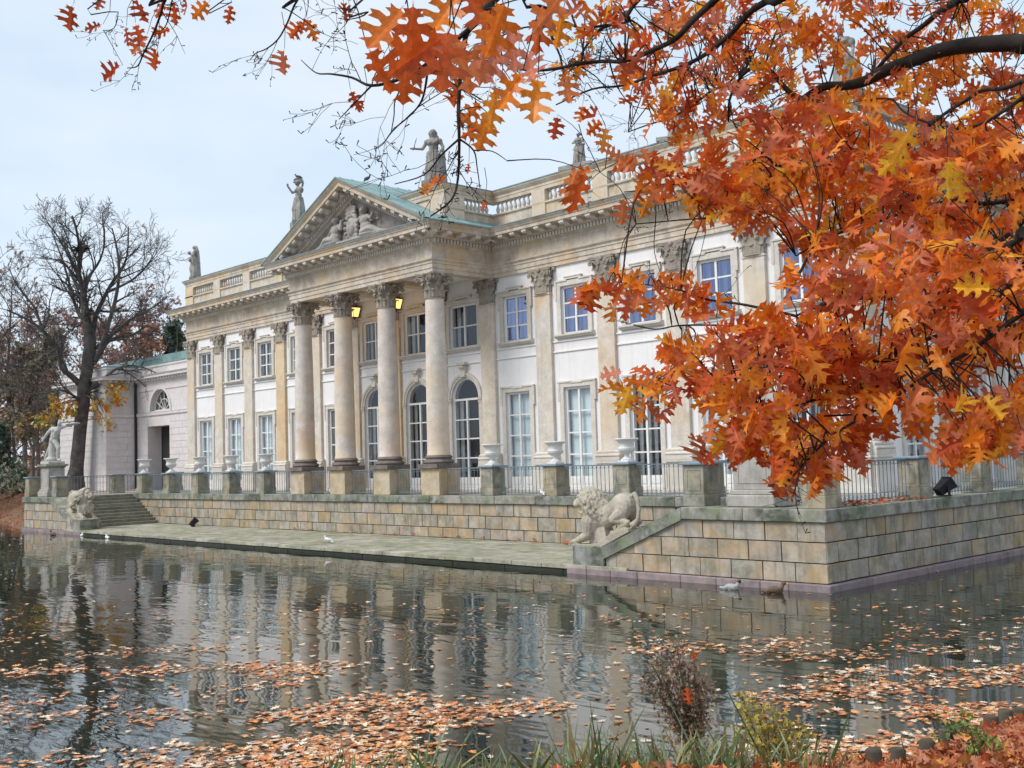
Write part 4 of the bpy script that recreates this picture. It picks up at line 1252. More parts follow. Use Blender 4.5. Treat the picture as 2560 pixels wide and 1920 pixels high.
for s_, par in ((-1, aL), (1, aR)):
    dies = [(5.25, 0.30)] + [(x, 0.74) for x in PILX[9:13]] + [(XW - 0.43, 0.96)]
    for x, w in dies[1:]: die(par, s_ * x, -0.165 if w < 0.9 else -0.17, w, 0.42)
    for j in range(len(dies) - 1):
        a = dies[j][0] + dies[j][1] / 2; b = dies[j + 1][0] - dies[j + 1][1] / 2
        n = round((b - a) / 0.25)
        for q in range(n): link('baluster', balm, par, (s_ * (a + (q + 0.5) * (b - a) / n), 0.05, AZ1))
    # return along the portico
    MB().cbox(-0.45, -0.45, AZ0 - 0.2, 0.45, 0.62, AZ2 + 0.002, 0.012).build('die', M['sand'], par, loc=(s_ * 5.0, -2.345, 0))
    a, b = -1.68, -0.22
    n = 7
    for q in range(n): link('baluster', balm, par, (s_ * 5.23, a + (q + 0.5) * (b - a) / n, AZ1))
    MB().box(-0.14, 0, AZ1, 0.14, 2.6, AZ2).build('attic_panel', M['sand'], par, loc=(s_ * 4.9 if s_ > 0 else -2.3, -2.55, 0), rot=(0, 0, pi / 2))
    if s_ > 0:
        ys = [(0.44, 0.9), (5.1, 0.8), (9.3, 0.8), (13.5, 0.8), (17.7, 0.8)]
        for y, w in ys[1:]: die(par, XW + 0.145, y, w, 0.42, pi / 2)
        for j in range(4):
            a, b = ys[j][0] + ys[j][1] / 2, ys[j + 1][0] - ys[j + 1][1] / 2
            n = round((b - a) / 0.26)
            for q in range(n): link('baluster', balm, par, (XW - 0.12, a + (q + 0.5) * (b - a) / n, AZ1))
# lanterns hanging in the portico
def lantern(x, label):
    t = empty('hanging_lantern', (x, -1.15, 8.06)); tag(t, label, 'lantern', 'lit lanterns in the portico')
    gl = MB().prism([(-0.13, -0.13), (0.13, -0.13), (0.13, 0.13), (-0.13, 0.13)], 'z', 0.0, 0.01)
    g_ = MB().hexa([(-0.13, -0.13, 0.03), (0.13, -0.13, 0.03), (0.13, 0.13, 0.03), (-0.13, 0.13, 0.03), (-0.21, -0.21, 0.44), (0.21, -0.21, 0.44), (0.21, 0.21, 0.44), (-0.21, 0.21, 0.44)])
    g_.build('lamp_glass', M['glow'], t)
    c = MB().hexa([(-0.24, -0.24, 0.44), (0.24, -0.24, 0.44), (0.24, 0.24, 0.44), (-0.24, 0.24, 0.44), (-0.07, -0.07, 0.60), (0.07, -0.07, 0.60), (0.07, 0.07, 0.60), (-0.07, 0.07, 0.60)])
    for sx in (-1, 1):
        for sy in (-1, 1): c.tube([(sx * 0.133, sy * 0.133, 0.02), (sx * 0.214, sy * 0.214, 0.45)], 0.014, 5)
    c.box(-0.15, -0.15, 0.0, 0.15, 0.15, 0.03); c.ell((0, 0, -0.04), (0.05, 0.05, 0.06), 8, 6)
    c.build('lamp_cage', M['black_iron'], t)
    MB().tube([(0, 0, 0.58), (0, 0, 0.93)], 0.012, 5).build('chain', M['black_iron'], t)
    ld = bpy.data.lights.new('lantern_light', 'POINT'); ld.energy = 4; ld.color = (1.0, 0.62, 0.28); ld.shadow_soft_size = 0.25
    lo = bpy.data.objects.new('lantern_light', ld); COL.objects.link(lo); lo.parent = t; lo.location = (0, 0, -0.30)
lantern(-3.2, 'lit lantern hanging between the first and second columns from the left')
lantern(0.0, 'lit lantern hanging between the second and third columns')
# ------------------------------------------------------------------ pavilion behind the left end of the palace
pv = empty('pavilion', (-36, 1.0, -0.1))
tag(pv, 'pale rusticated pavilion with arched window and dark doorway left of the palace', 'pavilion')
XL, XC, YN, YQ, XR = -44.2, -36.0, 1.0, 3.2, -22.6
EZ = 7.55
pw = MB()
nx0, nx1, nz1 = -34.2, -30.9, 4.25
pw.add([(XL, YN, -0.2), (XC, YN, -0.2), (XC, YN, EZ), (XL, YN, EZ)], [(0, 1, 2, 3)])
pw.add([(XC, YN, -0.2), (XC, YQ, -0.2), (XC, YQ, EZ), (XC, YN, EZ)], [(0, 1, 2, 3)])
pw.add([(XL, YN, -0.2), (XL, 12, -0.2), (XL, 12, EZ), (XL, YN, EZ)], [(3, 2, 1, 0)])
acx, acz, ar_ = -32.3, 5.28, 1.48
pierced(pw, XC, XR, -0.2, EZ, [(nx0, nx1, -0.2, nz1, False), (acx - ar_, acx + ar_, acz, acz + ar_, True)], lambda u, d, z: (u, YQ + d, z), 1.0)
pv_o = pw.build('wall', M['plaster_stone'], pv, recalc=False); pv_o['_rel'] = 0
MB().box(nx0 - 0.2, YQ + 0.98, -0.2, nx1 + 0.2, YQ + 1.05, 4.6).build('niche_back', M['interior'], pv)
MB().box(-33.0, YQ + 0.90, -0.2, -31.2, YQ + 0.97, 3.6).build('door', M['interior'], pv)
aw = MB()
for k in range(1, 6):
    a = pi * k / 6
    aw.tube([(acx, YQ + 0.3, acz), (acx + ar_ * cos(a), YQ + 0.3, acz + ar_ * sin(a))], 0.03, 4)
for rr_ in (0.55, 0.95):
    aw.tube([(acx + rr_ * ar_ * cos(pi * k / 16), YQ + 0.3, acz + rr_ * ar_ * sin(pi * k / 16)) for k in range(17)], 0.03 if rr_ < 0.9 else 0.06, 4)
aw.box(acx - ar_, YQ + 0.26, acz, acx + ar_, YQ + 0.34, acz + 0.10)
awo = aw.build('arched_window', M['white_paint'], pv)
MB().add([(acx, YQ + 0.34, acz)] + [(acx + ar_ * cos(pi * k / 16), YQ + 0.34, acz + ar_ * sin(pi * k / 16)) for k in range(17)], [(0, k + 1, k + 2) for k in range(16)]).build('pane', M['glass'], awo, recalc=False)
MB().box(acx - 1.4, YQ + 0.7, acz - 0.2, acx + 1.4, YQ + 0.75, acz + 1.5).build('dark_backing', M['interior'], pv)
n = 20
ring = MB()
for k in range(n):
    a, b = pi * k / n, pi * (k + 1) / n
    P = lambda r_, t, y: (acx + r_ * cos(t), y, acz + r_ * sin(t))
    ring.hexa([P(ar_, a, YQ - 0.06), P(ar_ + 0.22, a, YQ - 0.06), P(ar_ + 0.22, a, YQ), P(ar_, a, YQ), P(ar_, b, YQ - 0.06), P(ar_ + 0.22, b, YQ - 0.06), P(ar_ + 0.22, b, YQ), P(ar_, b, YQ)])
ring.build('window_arch', M['plaster_stone'], pv)
PP = [(XL, 12), (XL, YN), (XC, YN), (XC, YQ), (XR, YQ)]
MB().sweep(PP, [(0, 4.95), (0.07, 4.97), (0.10, 5.02), (0.10, 5.16), (0.13, 5.2), (0, 5.24)]).build('band_course', M['plaster_stone'], pv, recalc=False)
MB().sweep(PP, [(0.01, EZ - 0.85), (0.05, EZ - 0.83), (0.05, EZ - 0.55), (0.015, EZ - 0.54), (0.015, EZ - 0.22), (0.1, EZ - 0.18), (0.1, EZ - 0.02), (0.45, EZ), (0.45, EZ + 0.12), (0.55, EZ + 0.24), (-0.4, EZ + 0.30)]).build('cornice', M['plaster_stone'], pv, recalc=False)
MB().sweep(PP, [(-0.1, EZ + 0.25), (-0.1, EZ + 0.75), (-0.02, EZ + 0.8), (-0.02, EZ + 0.95), (-0.6, EZ + 0.97)]).build('parapet', M['plaster_stone'], pv, recalc=False)
MB().sweep(PP, [(0.02, EZ + 0.95), (0.02, EZ + 1.0), (-3.2, EZ + 1.7), (-3.3, EZ + 1.7)]).build('roof', M['copper'], pv, recalc=False)
MB().box(-42.5, 4, EZ + 1.1, -24, 11.5, EZ + 1.68).build('roof_ridge', M['copper'], pv)
# dentils under the cornice
dm = MB()
for i in range(1, 4):
    a, b = Vector(PP[i]), Vector(PP[i + 1]); L = (b - a).length; d = (b - a) / L; nn = Vector((d.y, -d.x))
    for q in range(int(L / 0.42)):
        p = a + d * (0.2 + q * 0.42) + nn * 0.1
        dm.hexa([(*(p + d * sx * 0.10 + nn * sy), z) for z in (EZ - 0.16, EZ) for sx, sy in ((-1, 0), (1, 0), (1, 0.2), (-1, 0.2))])
dm.build('dentil_course', M['plaster_stone'], pv)['kind'] = 'stuff'
# rustication: raised courses, long and short quoins at the corner, joints as real gaps
def rust(u0, u1, place, z0, z1, hgt, nm, xoff=0.0, skip=None, seed=0):
    r_ = random.Random(seed)
    z = z0; k = 0
    while z < z1 - 0.1:
        x = u0; zz = min(z + hgt, z1)
        while x < u1 - 0.05:
            b = min(u1, x + (1.5 if k % 2 else 1.9))
            if u1 - b < 0.5: b = u1
            if not (skip and skip((x + b) / 2, (z + zz) / 2, x, b, z, zz)):
                pts = [place(u, d, w_) for w_ in (z + 0.012, zz - 0.012) for u, d in ((x + 0.01, -0.03), (b - 0.01, -0.03), (b - 0.01, 0.0), (x + 0.01, 0.0))]
                MB().hexa(pts).build('facing_stone', M['plaster_stone'], pv)
            x = b
        z = zz; k += 1
rust(XL, XC - 0.0, lambda u, d, z: (u, YN + d, z), 0.5, 4.9, 0.44, 'n', seed=1)
rust(YN, YQ, lambda u, d, z: (XC - d, u, z), 0.5, 4.9, 0.44, 'e', seed=2)
rust(XC, nx0 - 0.0, lambda u, d, z: (u, YQ + d, z), 0.5, 4.9, 0.44, 'q', seed=3)
rust(nx1, -26, lambda u, d, z: (u, YQ + d, z), 0.5, 4.9, 0.44, 'q', seed=4)
rust(XL, XC, lambda u, d, z: (u, YN + d, z), 5.3, EZ - 0.9, 0.46, 'n', seed=5)
for c in pv.children: c.location = Vector(c.location) - Vector((-36, 1.0, -0.1))
MB().tube([(XC + 36 + 0.14, YQ - 1.0 - 0.14, 0.1), (XC + 36 + 0.14, YQ - 1.0 - 0.14, EZ + 0.1)], 0.085, 8).build('drainpipe', M['black_iron'], pv, smooth=40)

# ------------------------------------------------------------------ urns
def urn_mesh():
    p = [(0.20, 0.0), (0.20, 0.05), (0.13, 0.09), (0.085, 0.14), (0.075, 0.19), (0.10, 0.22), (0.21, 0.27), (0.27, 0.34), (0.285, 0.40), (0.265, 0.43), (0.25, 0.46), (0.265, 0.60), (0.33, 0.665), (0.40, 0.69), (0.41, 0.715), (0.39, 0.735), (0.33, 0.735), (0.27, 0.66), (0.2, 0.5)]
    mb = MB().lathe(p, 28)
    for k in range(20):
        a = 2 * pi * k / 20
        mb.cap((0.15 * cos(a), 0.15 * sin(a), 0.245), (0.262 * cos(a), 0.262 * sin(a), 0.345), 0.02, 0.022, 6)
    return mb.mesh('bowl', M['marble'], 40)
urn_me = urn_mesh()
foot = MB().cbox(-0.22, -0.22, -0.06, 0.22, 0.22, 0.005, 0.01).mesh('foot', M['marble'])
ulab = {PILX[0]: 'white marble urn farthest left on the terrace, left of the pavilion doorway', PILX[1]: 'white marble urn in front of the dark pavilion doorway', PILX[2]: 'white urn beneath the leftmost palace door', PILX[3]: 'fourth white urn from the left on the terrace', PILX[4]: 'white urn nearest the left column, left of the portico',
        PILX[9]: 'white urn just right of the portico, before an orange pilaster', PILX[10]: 'white urn on the second pillar right of the portico', PILX[11]: 'white urn on the pillar above the hind part of the right lion', PILX[12]: 'white urn partly behind orange oak leaves', PILX[13]: 'white urn behind the right statue pedestal, hidden by oak leaves'}
for x in wing:
    u = empty('urn', (x, DT + 0.36, 1.17)); tag(u, ulab[x], 'urn', 'white urns on the terrace pillars')
    link('bowl', urn_me, u); link('foot', foot, u)

# ------------------------------------------------------------------ carved figures
def human(mb, H=2.1, skirt=True, seed=0, hipw=0.17, lean=0.0):
    "draped standing figure looking along -Y; returns shoulder points"
    r_ = random.Random(seed)
    s = H / 2.1
    V = lambda x, y, z: (x * s + lean * z * s, y * s, z * s)
    if skirt:
        for ring_, (rx0, ry0, rx1, ry1, n_) in enumerate(((0.17, 0.13, 0.27, 0.23, 15), (0.10, 0.08, 0.15, 0.14, 9))):
            for k in range(n_):
                a = 2 * pi * k / n_ + r_.uniform(-0.1, 0.1)
                sw = r_.uniform(-0.05, 0.05)
                mb.limb([V(rx0 * cos(a), ry0 * sin(a), 1.16), V((rx0 * 0.4 + rx1 * 0.55) * cos(a) + sw, (ry0 * 0.4 + ry1 * 0.6) * sin(a), 0.62), V(rx1 * cos(a) * r_.uniform(0.88, 1.05) + sw, ry1 * sin(a) * r_.uniform(0.9, 1.05), 0.04)], [0.065 * s, 0.068 * s, r_.uniform(0.045, 0.075) * s], 8)
        mb.limb([V(0.06, -0.10, 1.02), V(0.10, -0.22, 0.58), V(0.09, -0.16, 0.08)], [0.12 * s, 0.085 * s, 0.07 * s])
    mb.ell(V(0, 0, 1.13), (0.20 * s, 0.15 * s, 0.16 * s)); mb.ell(V(0, 0, 1.32), (0.165 * s, 0.13 * s, 0.20 * s)); mb.ell(V(0, -0.01, 1.52), (0.205 * s, 0.14 * s, 0.19 * s))
    for x in (-0.085, 0.085): mb.ell(V(x, -0.11, 1.52), (0.075 * s, 0.07 * s, 0.075 * s), 8, 6)
    mb.cap(V(-0.17, 0, 1.64), V(0.17, 0, 1.64), 0.085 * s, 0.085 * s)
    mb.cap(V(0, 0, 1.66), V(0, -0.02, 1.80), 0.065 * s, 0.06 * s)
    mb.ell(V(0, -0.035, 1.905), (0.088 * s, 0.105 * s, 0.125 * s)); mb.cap(V(0, -0.13, 1.93), V(0, -0.152, 1.885), 0.014 * s, 0.02 * s, 6)
    mb.ell(V(0, -0.08, 1.83), (0.05 * s, 0.05 * s, 0.04 * s), 8, 6)
    for q in range(5):                       # diagonal folds over the hips
        mb.cap(V(-0.20, -0.05 - 0.02 * q, 1.18 - 0.05 * q), V(0.20, -0.14, 1.05 - 0.07 * q), 0.035 * s, 0.03 * s, 6)
    return V

def arm(mb, V, pts, s=1.0, hand=True):
    P = [V(*p) for p in pts]
    mb.limb(P, [0.072 * s, 0.055 * s, 0.042 * s][:len(P)], 8)
    if hand:
        d = (Vector(P[-1]) - Vector(P[-2])).normalized()
        mb.cap(P[-1], Vector(P[-1]) + d * 0.09 * s, 0.045 * s, 0.04 * s, 6)

def base_block(mb, w=0.62, d=0.55, h=0.14):
    mb.box(-w / 2, -d / 2, -0.02, w / 2, d / 2, h)

def shift(mb, dz):
    mb.v = [(x, y, z + dz) for x, y, z in mb.v]
    return mb

def statue(loc, rz, build, label, H, plinth=(0.7, 0.62, 0.16), group='statues along the roof balustrade'):
    t = empty('statue', loc, rz); tag(t, label, 'statue', group)
    mb = MB(); build(mb); shift(mb, plinth[2]); mb.v = [(x * 1.2, y * 1.2, z) for x, y, z in mb.v]
    sculpt(mb, 'figure', M['statue'], t, 0.026 * H / 2.1, 2, disp=0.006, dscale=9)
    MB().cbox(-plinth[0] / 2, -plinth[1] / 2, 0, plinth[0] / 2, plinth[1] / 2, plinth[2] + 0.01, 0.015).build('plinth', M['statue'], t)
    return t

def s_veiled(mb, H=2.0):
    V = human(mb, H, seed=1); s = H / 2.1
    for q in range(7): mb.limb([V(-0.08 + 0.026 * q, 0.06, 1.98 - abs(q - 3) * 0.02), V(-0.12 + 0.04 * q, 0.13, 1.7), V(-0.16 + 0.053 * q, 0.16, 1.2), V(-0.15 + 0.05 * q, 0.2, 0.6)], [0.05 * s, 0.05 * s, 0.05 * s, 0.04 * s], 6)
    arm(mb, V, [(-0.20, 0, 1.62), (-0.30, -0.12, 1.38), (-0.14, -0.28, 1.50)], s); arm(mb, V, [(0.20, 0, 1.62), (0.31, -0.06, 1.34), (0.12, -0.24, 1.22)], s)
    mb.ell(V(-0.12, -0.34, 1.60), (0.09 * s, 0.10 * s, 0.12 * s)); mb.ell(V(0.20, -0.24, 1.10), (0.09 * s, 0.09 * s, 0.16 * s))
    mb.limb([V(0.25, -0.1, 1.3), V(0.30, -0.05, 0.9), V(0.27, 0, 0.6)], [0.06 * s, 0.07 * s, 0.03 * s], 6)
def s_helmet(mb, H=2.05, raised=True):
    V = human(mb, H, seed=2); s = H / 2.1
    mb.ell(V(0, -0.01, 1.96), (0.115 * s, 0.135 * s, 0.115 * s)); mb.cap(V(0, -0.15, 1.97), V(0, -0.20, 1.93), 0.04 * s, 0.025 * s, 6)
    pts = [V(0, -0.16 + 0.0, 2.05)]
    crest = [V(0, -0.16, 2.06), V(0, -0.08, 2.14), V(0, 0.06, 2.15), V(0, 0.16, 2.06), V(0, 0.19, 1.92), V(0, 0.16, 1.78)]
    mb.limb(crest, [0.045 * s] * 6, 8)
    if raised:
        arm(mb, V, [(-0.20, 0, 1.63), (-0.30, -0.20, 1.50), (-0.30, -0.36, 1.78)], s)
        mb.ell(V(-0.30, -0.39, 1.90), (0.05 * s, 0.05 * s, 0.07 * s), 8, 6)
    arm(mb, V, [(0.20, 0, 1.62), (0.32, 0.02, 1.32), (0.30, -0.02, 1.06)], s)
    mb.ell(V(0.27, 0.05, 1.50), (0.12 * s, 0.12 * s, 0.17 * s))
    mb.ell(V(0.30, -0.02, 0.52), (0.22 * s, 0.07 * s, 0.46 * s)); mb.ell(V(0.30, -0.07, 0.52), (0.12 * s, 0.06 * s, 0.3 * s), 8, 6)
def s_warrior(mb, H=2.2):
    V = human(mb, H, seed=3); s = H / 2.1
    mb.ell(V(0, -0.01, 1.97), (0.12 * s, 0.14 * s, 0.11 * s)); mb.cap(V(0, 0.0, 2.05), V(0, 0.08, 2.10), 0.05 * s, 0.03 * s, 6)
    mb.cap(V(-0.12, -0.05, 1.93), V(-0.10, 0.02, 1.78), 0.04 * s, 0.04 * s, 6); mb.cap(V(0.12, -0.03, 1.93), V(0.11, 0.02, 1.76), 0.04 * s, 0.05 * s, 6)
    arm(mb, V, [(-0.22, 0, 1.62), (-0.36, -0.06, 1.32), (-0.62, -0.20, 1.33)], s)
    mb.cap(V(-0.62, -0.22, 1.28), V(-0.48, -0.26, 1.72), 0.025 * s, 0.02 * s, 6)
    arm(mb, V, [(0.22, 0, 1.62), (0.33, 0.02, 1.34), (0.27, -0.14, 1.10)], s)
    for x in (-0.2, 0.2): mb.ell(V(x, 0, 1.60), (0.12 * s, 0.12 * s, 0.11 * s))
    for q in range(6): mb.limb([V(0.24, 0.08, 1.62), V(0.30 + 0.01 * q, 0.14 - 0.03 * q, 1.1), V(0.30 - 0.02 * q, 0.20 - 0.05 * q, 0.4), V(0.34 - 0.03 * q, 0.2 - 0.06 * q, 0.02)], [0.05 * s, 0.055 * s, 0.06 * s, 0.05 * s], 6)
    for q in range(9):
        a = pi * (1.05 + 0.9 * q / 8)
        mb.cap(V(0.19 * cos(a), 0.15 * sin(a), 1.14), V(0.22 * cos(a), 0.18 * sin(a), 0.92), 0.035 * s, 0.03 * s, 6)
def s_leaning(mb, H=1.30):
    V = human(mb, H, seed=4, lean=0.04); s = H / 2.1
    mb.ell(V(0.02, 0.05, 1.95), (0.10 * s, 0.11 * s, 0.10 * s)); mb.ell(V(0.02, 0.12, 1.93), (0.06 * s, 0.06 * s, 0.06 * s), 8, 6)
    mb.cap(V(0.34, -0.05, 0.05), V(0.26, -0.08, 1.18), 0.16 * s, 0.13 * s); mb.ell(V(0.28, -0.08, 1.22), (0.17 * s, 0.15 * s, 0.06 * s))
    arm(mb, V, [(-0.18, 0, 1.6), (-0.22, -0.2, 1.38), (0.14, -0.28, 1.32)], s); arm(mb, V, [(0.22, 0, 1.6), (0.36, -0.10, 1.42), (0.20, -0.22, 1.30)], s)

CANG = radians(46)
statue((-21.2, 0.2, 12.42), radians(-40), s_veiled, 'veiled stone woman holding a mask on the left end of the roof', 2.0)
statue((-5.42, -2.62, 12.42), radians(-24), s_helmet, 'stone figure in crested helmet with raised hand, left of the pediment', 2.05, (0.85, 0.75, 0.34))
statue((4.35, -2.36, 12.42), radians(30), s_warrior, 'stone warrior with short baton standing right of the pediment', 2.2, (0.85, 0.8, 0.30))
statue((10.05, 0.15, 12.42), radians(10), s_leaning, 'small stone woman leaning on a pillar on the right roof balustrade', 1.3, (1.5, 0.6, 0.16))
statue((14.72, 0.18, 12.42), radians(25), lambda mb: s_leaning(mb, 1.32), 'small roof statue glimpsed behind bare twigs at the upper right', 1.3, (1.2, 0.6, 0.15))
statue((21.35, 0.25, 12.42), radians(20), lambda mb: s_helmet(mb, 1.95, False), 'roof statue at the right corner of the palace behind oak leaves', 1.95, (0.8, 0.7, 0.2))

# lunging warrior with shield on its pedestal
def gladiator(mb):
    mb.limb([(0.10, 0, 0.98), (0.36, -0.10, 0.62), (0.30, -0.06, 0.12)], [0.135, 0.10, 0.065]); mb.cap((0.30, -0.06, 0.07), (0.47, -0.12, 0.05), 0.065, 0.05)
    mb.limb([(-0.02, 0.05, 0.98), (-0.30, 0.22, 0.58), (-0.62, 0.36, 0.10)], [0.14, 0.10, 0.06]); mb.cap((-0.62, 0.36, 0.07), (-0.50, 0.32, 0.04), 0.06, 0.05)
    mb.ell((0.03, 0.02, 1.02), (0.20, 0.16, 0.17)); mb.ell((0.09, 0, 1.22), (0.19, 0.14, 0.20), rot=Euler((0, 0.3, 0))); mb.ell((0.19, -0.01, 1.43), (0.245, 0.155, 0.20), rot=Euler((0, 0.35, 0)))
    for x in (0.10, 0.27): mb.ell((x, -0.12, 1.47 - (x - 0.1) * 0.2), (0.10, 0.06, 0.09), 8, 6)
    for q in range(3):
        for x in (-0.05, 0.05): mb.ell((0.10 + x, -0.12, 1.12 + q * 0.09), (0.045, 0.035, 0.045), 8, 6)
    mb.cap((0.30, -0.02, 1.58), (0.36, -0.04, 1.68), 0.075, 0.07); mb.ell((0.40, -0.06, 1.78), (0.095, 0.115, 0.13)); mb.ell((0.39, -0.02, 1.82), (0.11, 0.11, 0.10), 8, 6)
    mb.limb([(0.0, 0, 1.56), (-0.22, -0.06, 1.34), (-0.42, -0.08, 1.06)], [0.095, 0.075, 0.055]); mb.ell((-0.46, -0.09, 0.99), (0.06, 0.06, 0.07), 8, 6)
    mb.cap((-0.46, -0.09, 0.95), (-0.12, -0.02, 0.78), 0.02, 0.015, 6)
    mb.limb([(0.42, 0, 1.58), (0.72, 0.02, 1.66), (1.0, 0.04, 1.70)], [0.09, 0.065, 0.05])
    mb.ell((1.02, 0.03, 1.74), (0.36, 0.30, 0.05), 14, 8, rot=Euler((0, -0.08, 0)))
    mb.limb([(-0.08, 0.12, 0.0), (-0.10, 0.10, 0.5), (-0.06, 0.08, 0.92)], [0.20, 0.16, 0.13]); mb.ell((-0.12, 0.1, 0.10), (0.28, 0.24, 0.14))
def ped_block(t, w, d, h, mat='pillar'):
    mb = MB().cbox(-w / 2 - 0.13, -d / 2 - 0.13, 0, w / 2 + 0.13, d / 2 + 0.13, 0.30, 0.03)
    mb.cbox(-w / 2 - 0.06, -d / 2 - 0.06, 0.30, w / 2 + 0.06, d / 2 + 0.06, 0.42, 0.02)
    mb.build('base', M[mat], t)
    mb = MB().cbox(-w / 2, -d / 2, 0.42, w / 2, d / 2, h - 0.2, 0.012)
    pw_ = w / 2 - 0.14; pd_ = d / 2 - 0.12
    for s_ in (-1, 1):
        for x0, x1, z0, z1 in ((-pw_, pw_, 0.58, 0.61), (-pw_, pw_, h - 0.36, h - 0.33), (-pw_, -pw_ + 0.03, 0.61, h - 0.36), (pw_ - 0.03, pw_, 0.61, h - 0.36)):
            mb.box(x0, s_ * d / 2 - 0.015, z0, x1, s_ * d / 2 + 0.015, z1); mb.box(s_ * w / 2 - 0.015, x0 * pd_ / pw_, z0, s_ * w / 2 + 0.015, x1 * pd_ / pw_, z1)
    mb.build('shaft', M[mat], t)
    mb = MB().cbox(-w / 2 - 0.05, -d / 2 - 0.05, h - 0.2, w / 2 + 0.05, d / 2 + 0.05, h - 0.12, 0.01)
    mb.cbox(-w / 2 - 0.15, -d / 2 - 0.15, h - 0.12, w / 2 + 0.15, d / 2 + 0.15, h, 0.015)
    mb.build('cornice', M['coping'], t)
M['pale'] = stone('pale_pedestal_stone', [(0.46, 0.435, 0.40)], mottled=0.3, stain=(0.25, 0.25, 0.19), stain_amt=0.5, stain_sc=1.3, streak=0.4, bstr=0.25, dark=(0.16, 0.15, 0.13))
M['palestatue'] = stone('pale_statue_stone', [(0.55, 0.535, 0.515)], mottled=0.2, stain=(0.33, 0.32, 0.30), stain_amt=0.4, stain_sc=2.2, bstr=0.2)
for x, y, lab, lab2 in ((-23.45, -7.35, 'pale stone pedestal under the lunging warrior at the far left', 'pale stone nude warrior lunging with round shield and sword'),
                        (22.85, -7.35, 'large panelled stone pedestal at the right terrace corner, half hidden by leaves', 'stone statue on the right corner pedestal hidden behind oak leaves')):
    t = empty('statue_pedestal', (x, y, 0)); tag(t, lab, 'pedestal', 'pedestals at the terrace corners')
    ped_block(t, 1.12, 0.90, 1.78, 'pale')
    g_ = empty('statue', (x, y, 1.78), 0.0 if x < 0 else radians(180)); tag(g_, lab2, 'statue')
    mb = MB(); gladiator(mb); shift(mb, 0.14)
    sculpt(mb, 'figure', M['palestatue'], g_, 0.024, 2, rz=radians(38) if x < 0 else 0.6, scale=1.17, disp=0.004)
    MB().cbox(-0.60, -0.46, 0, 0.60, 0.46, 0.16, 0.03).build('plinth', M['palestatue'], g_)

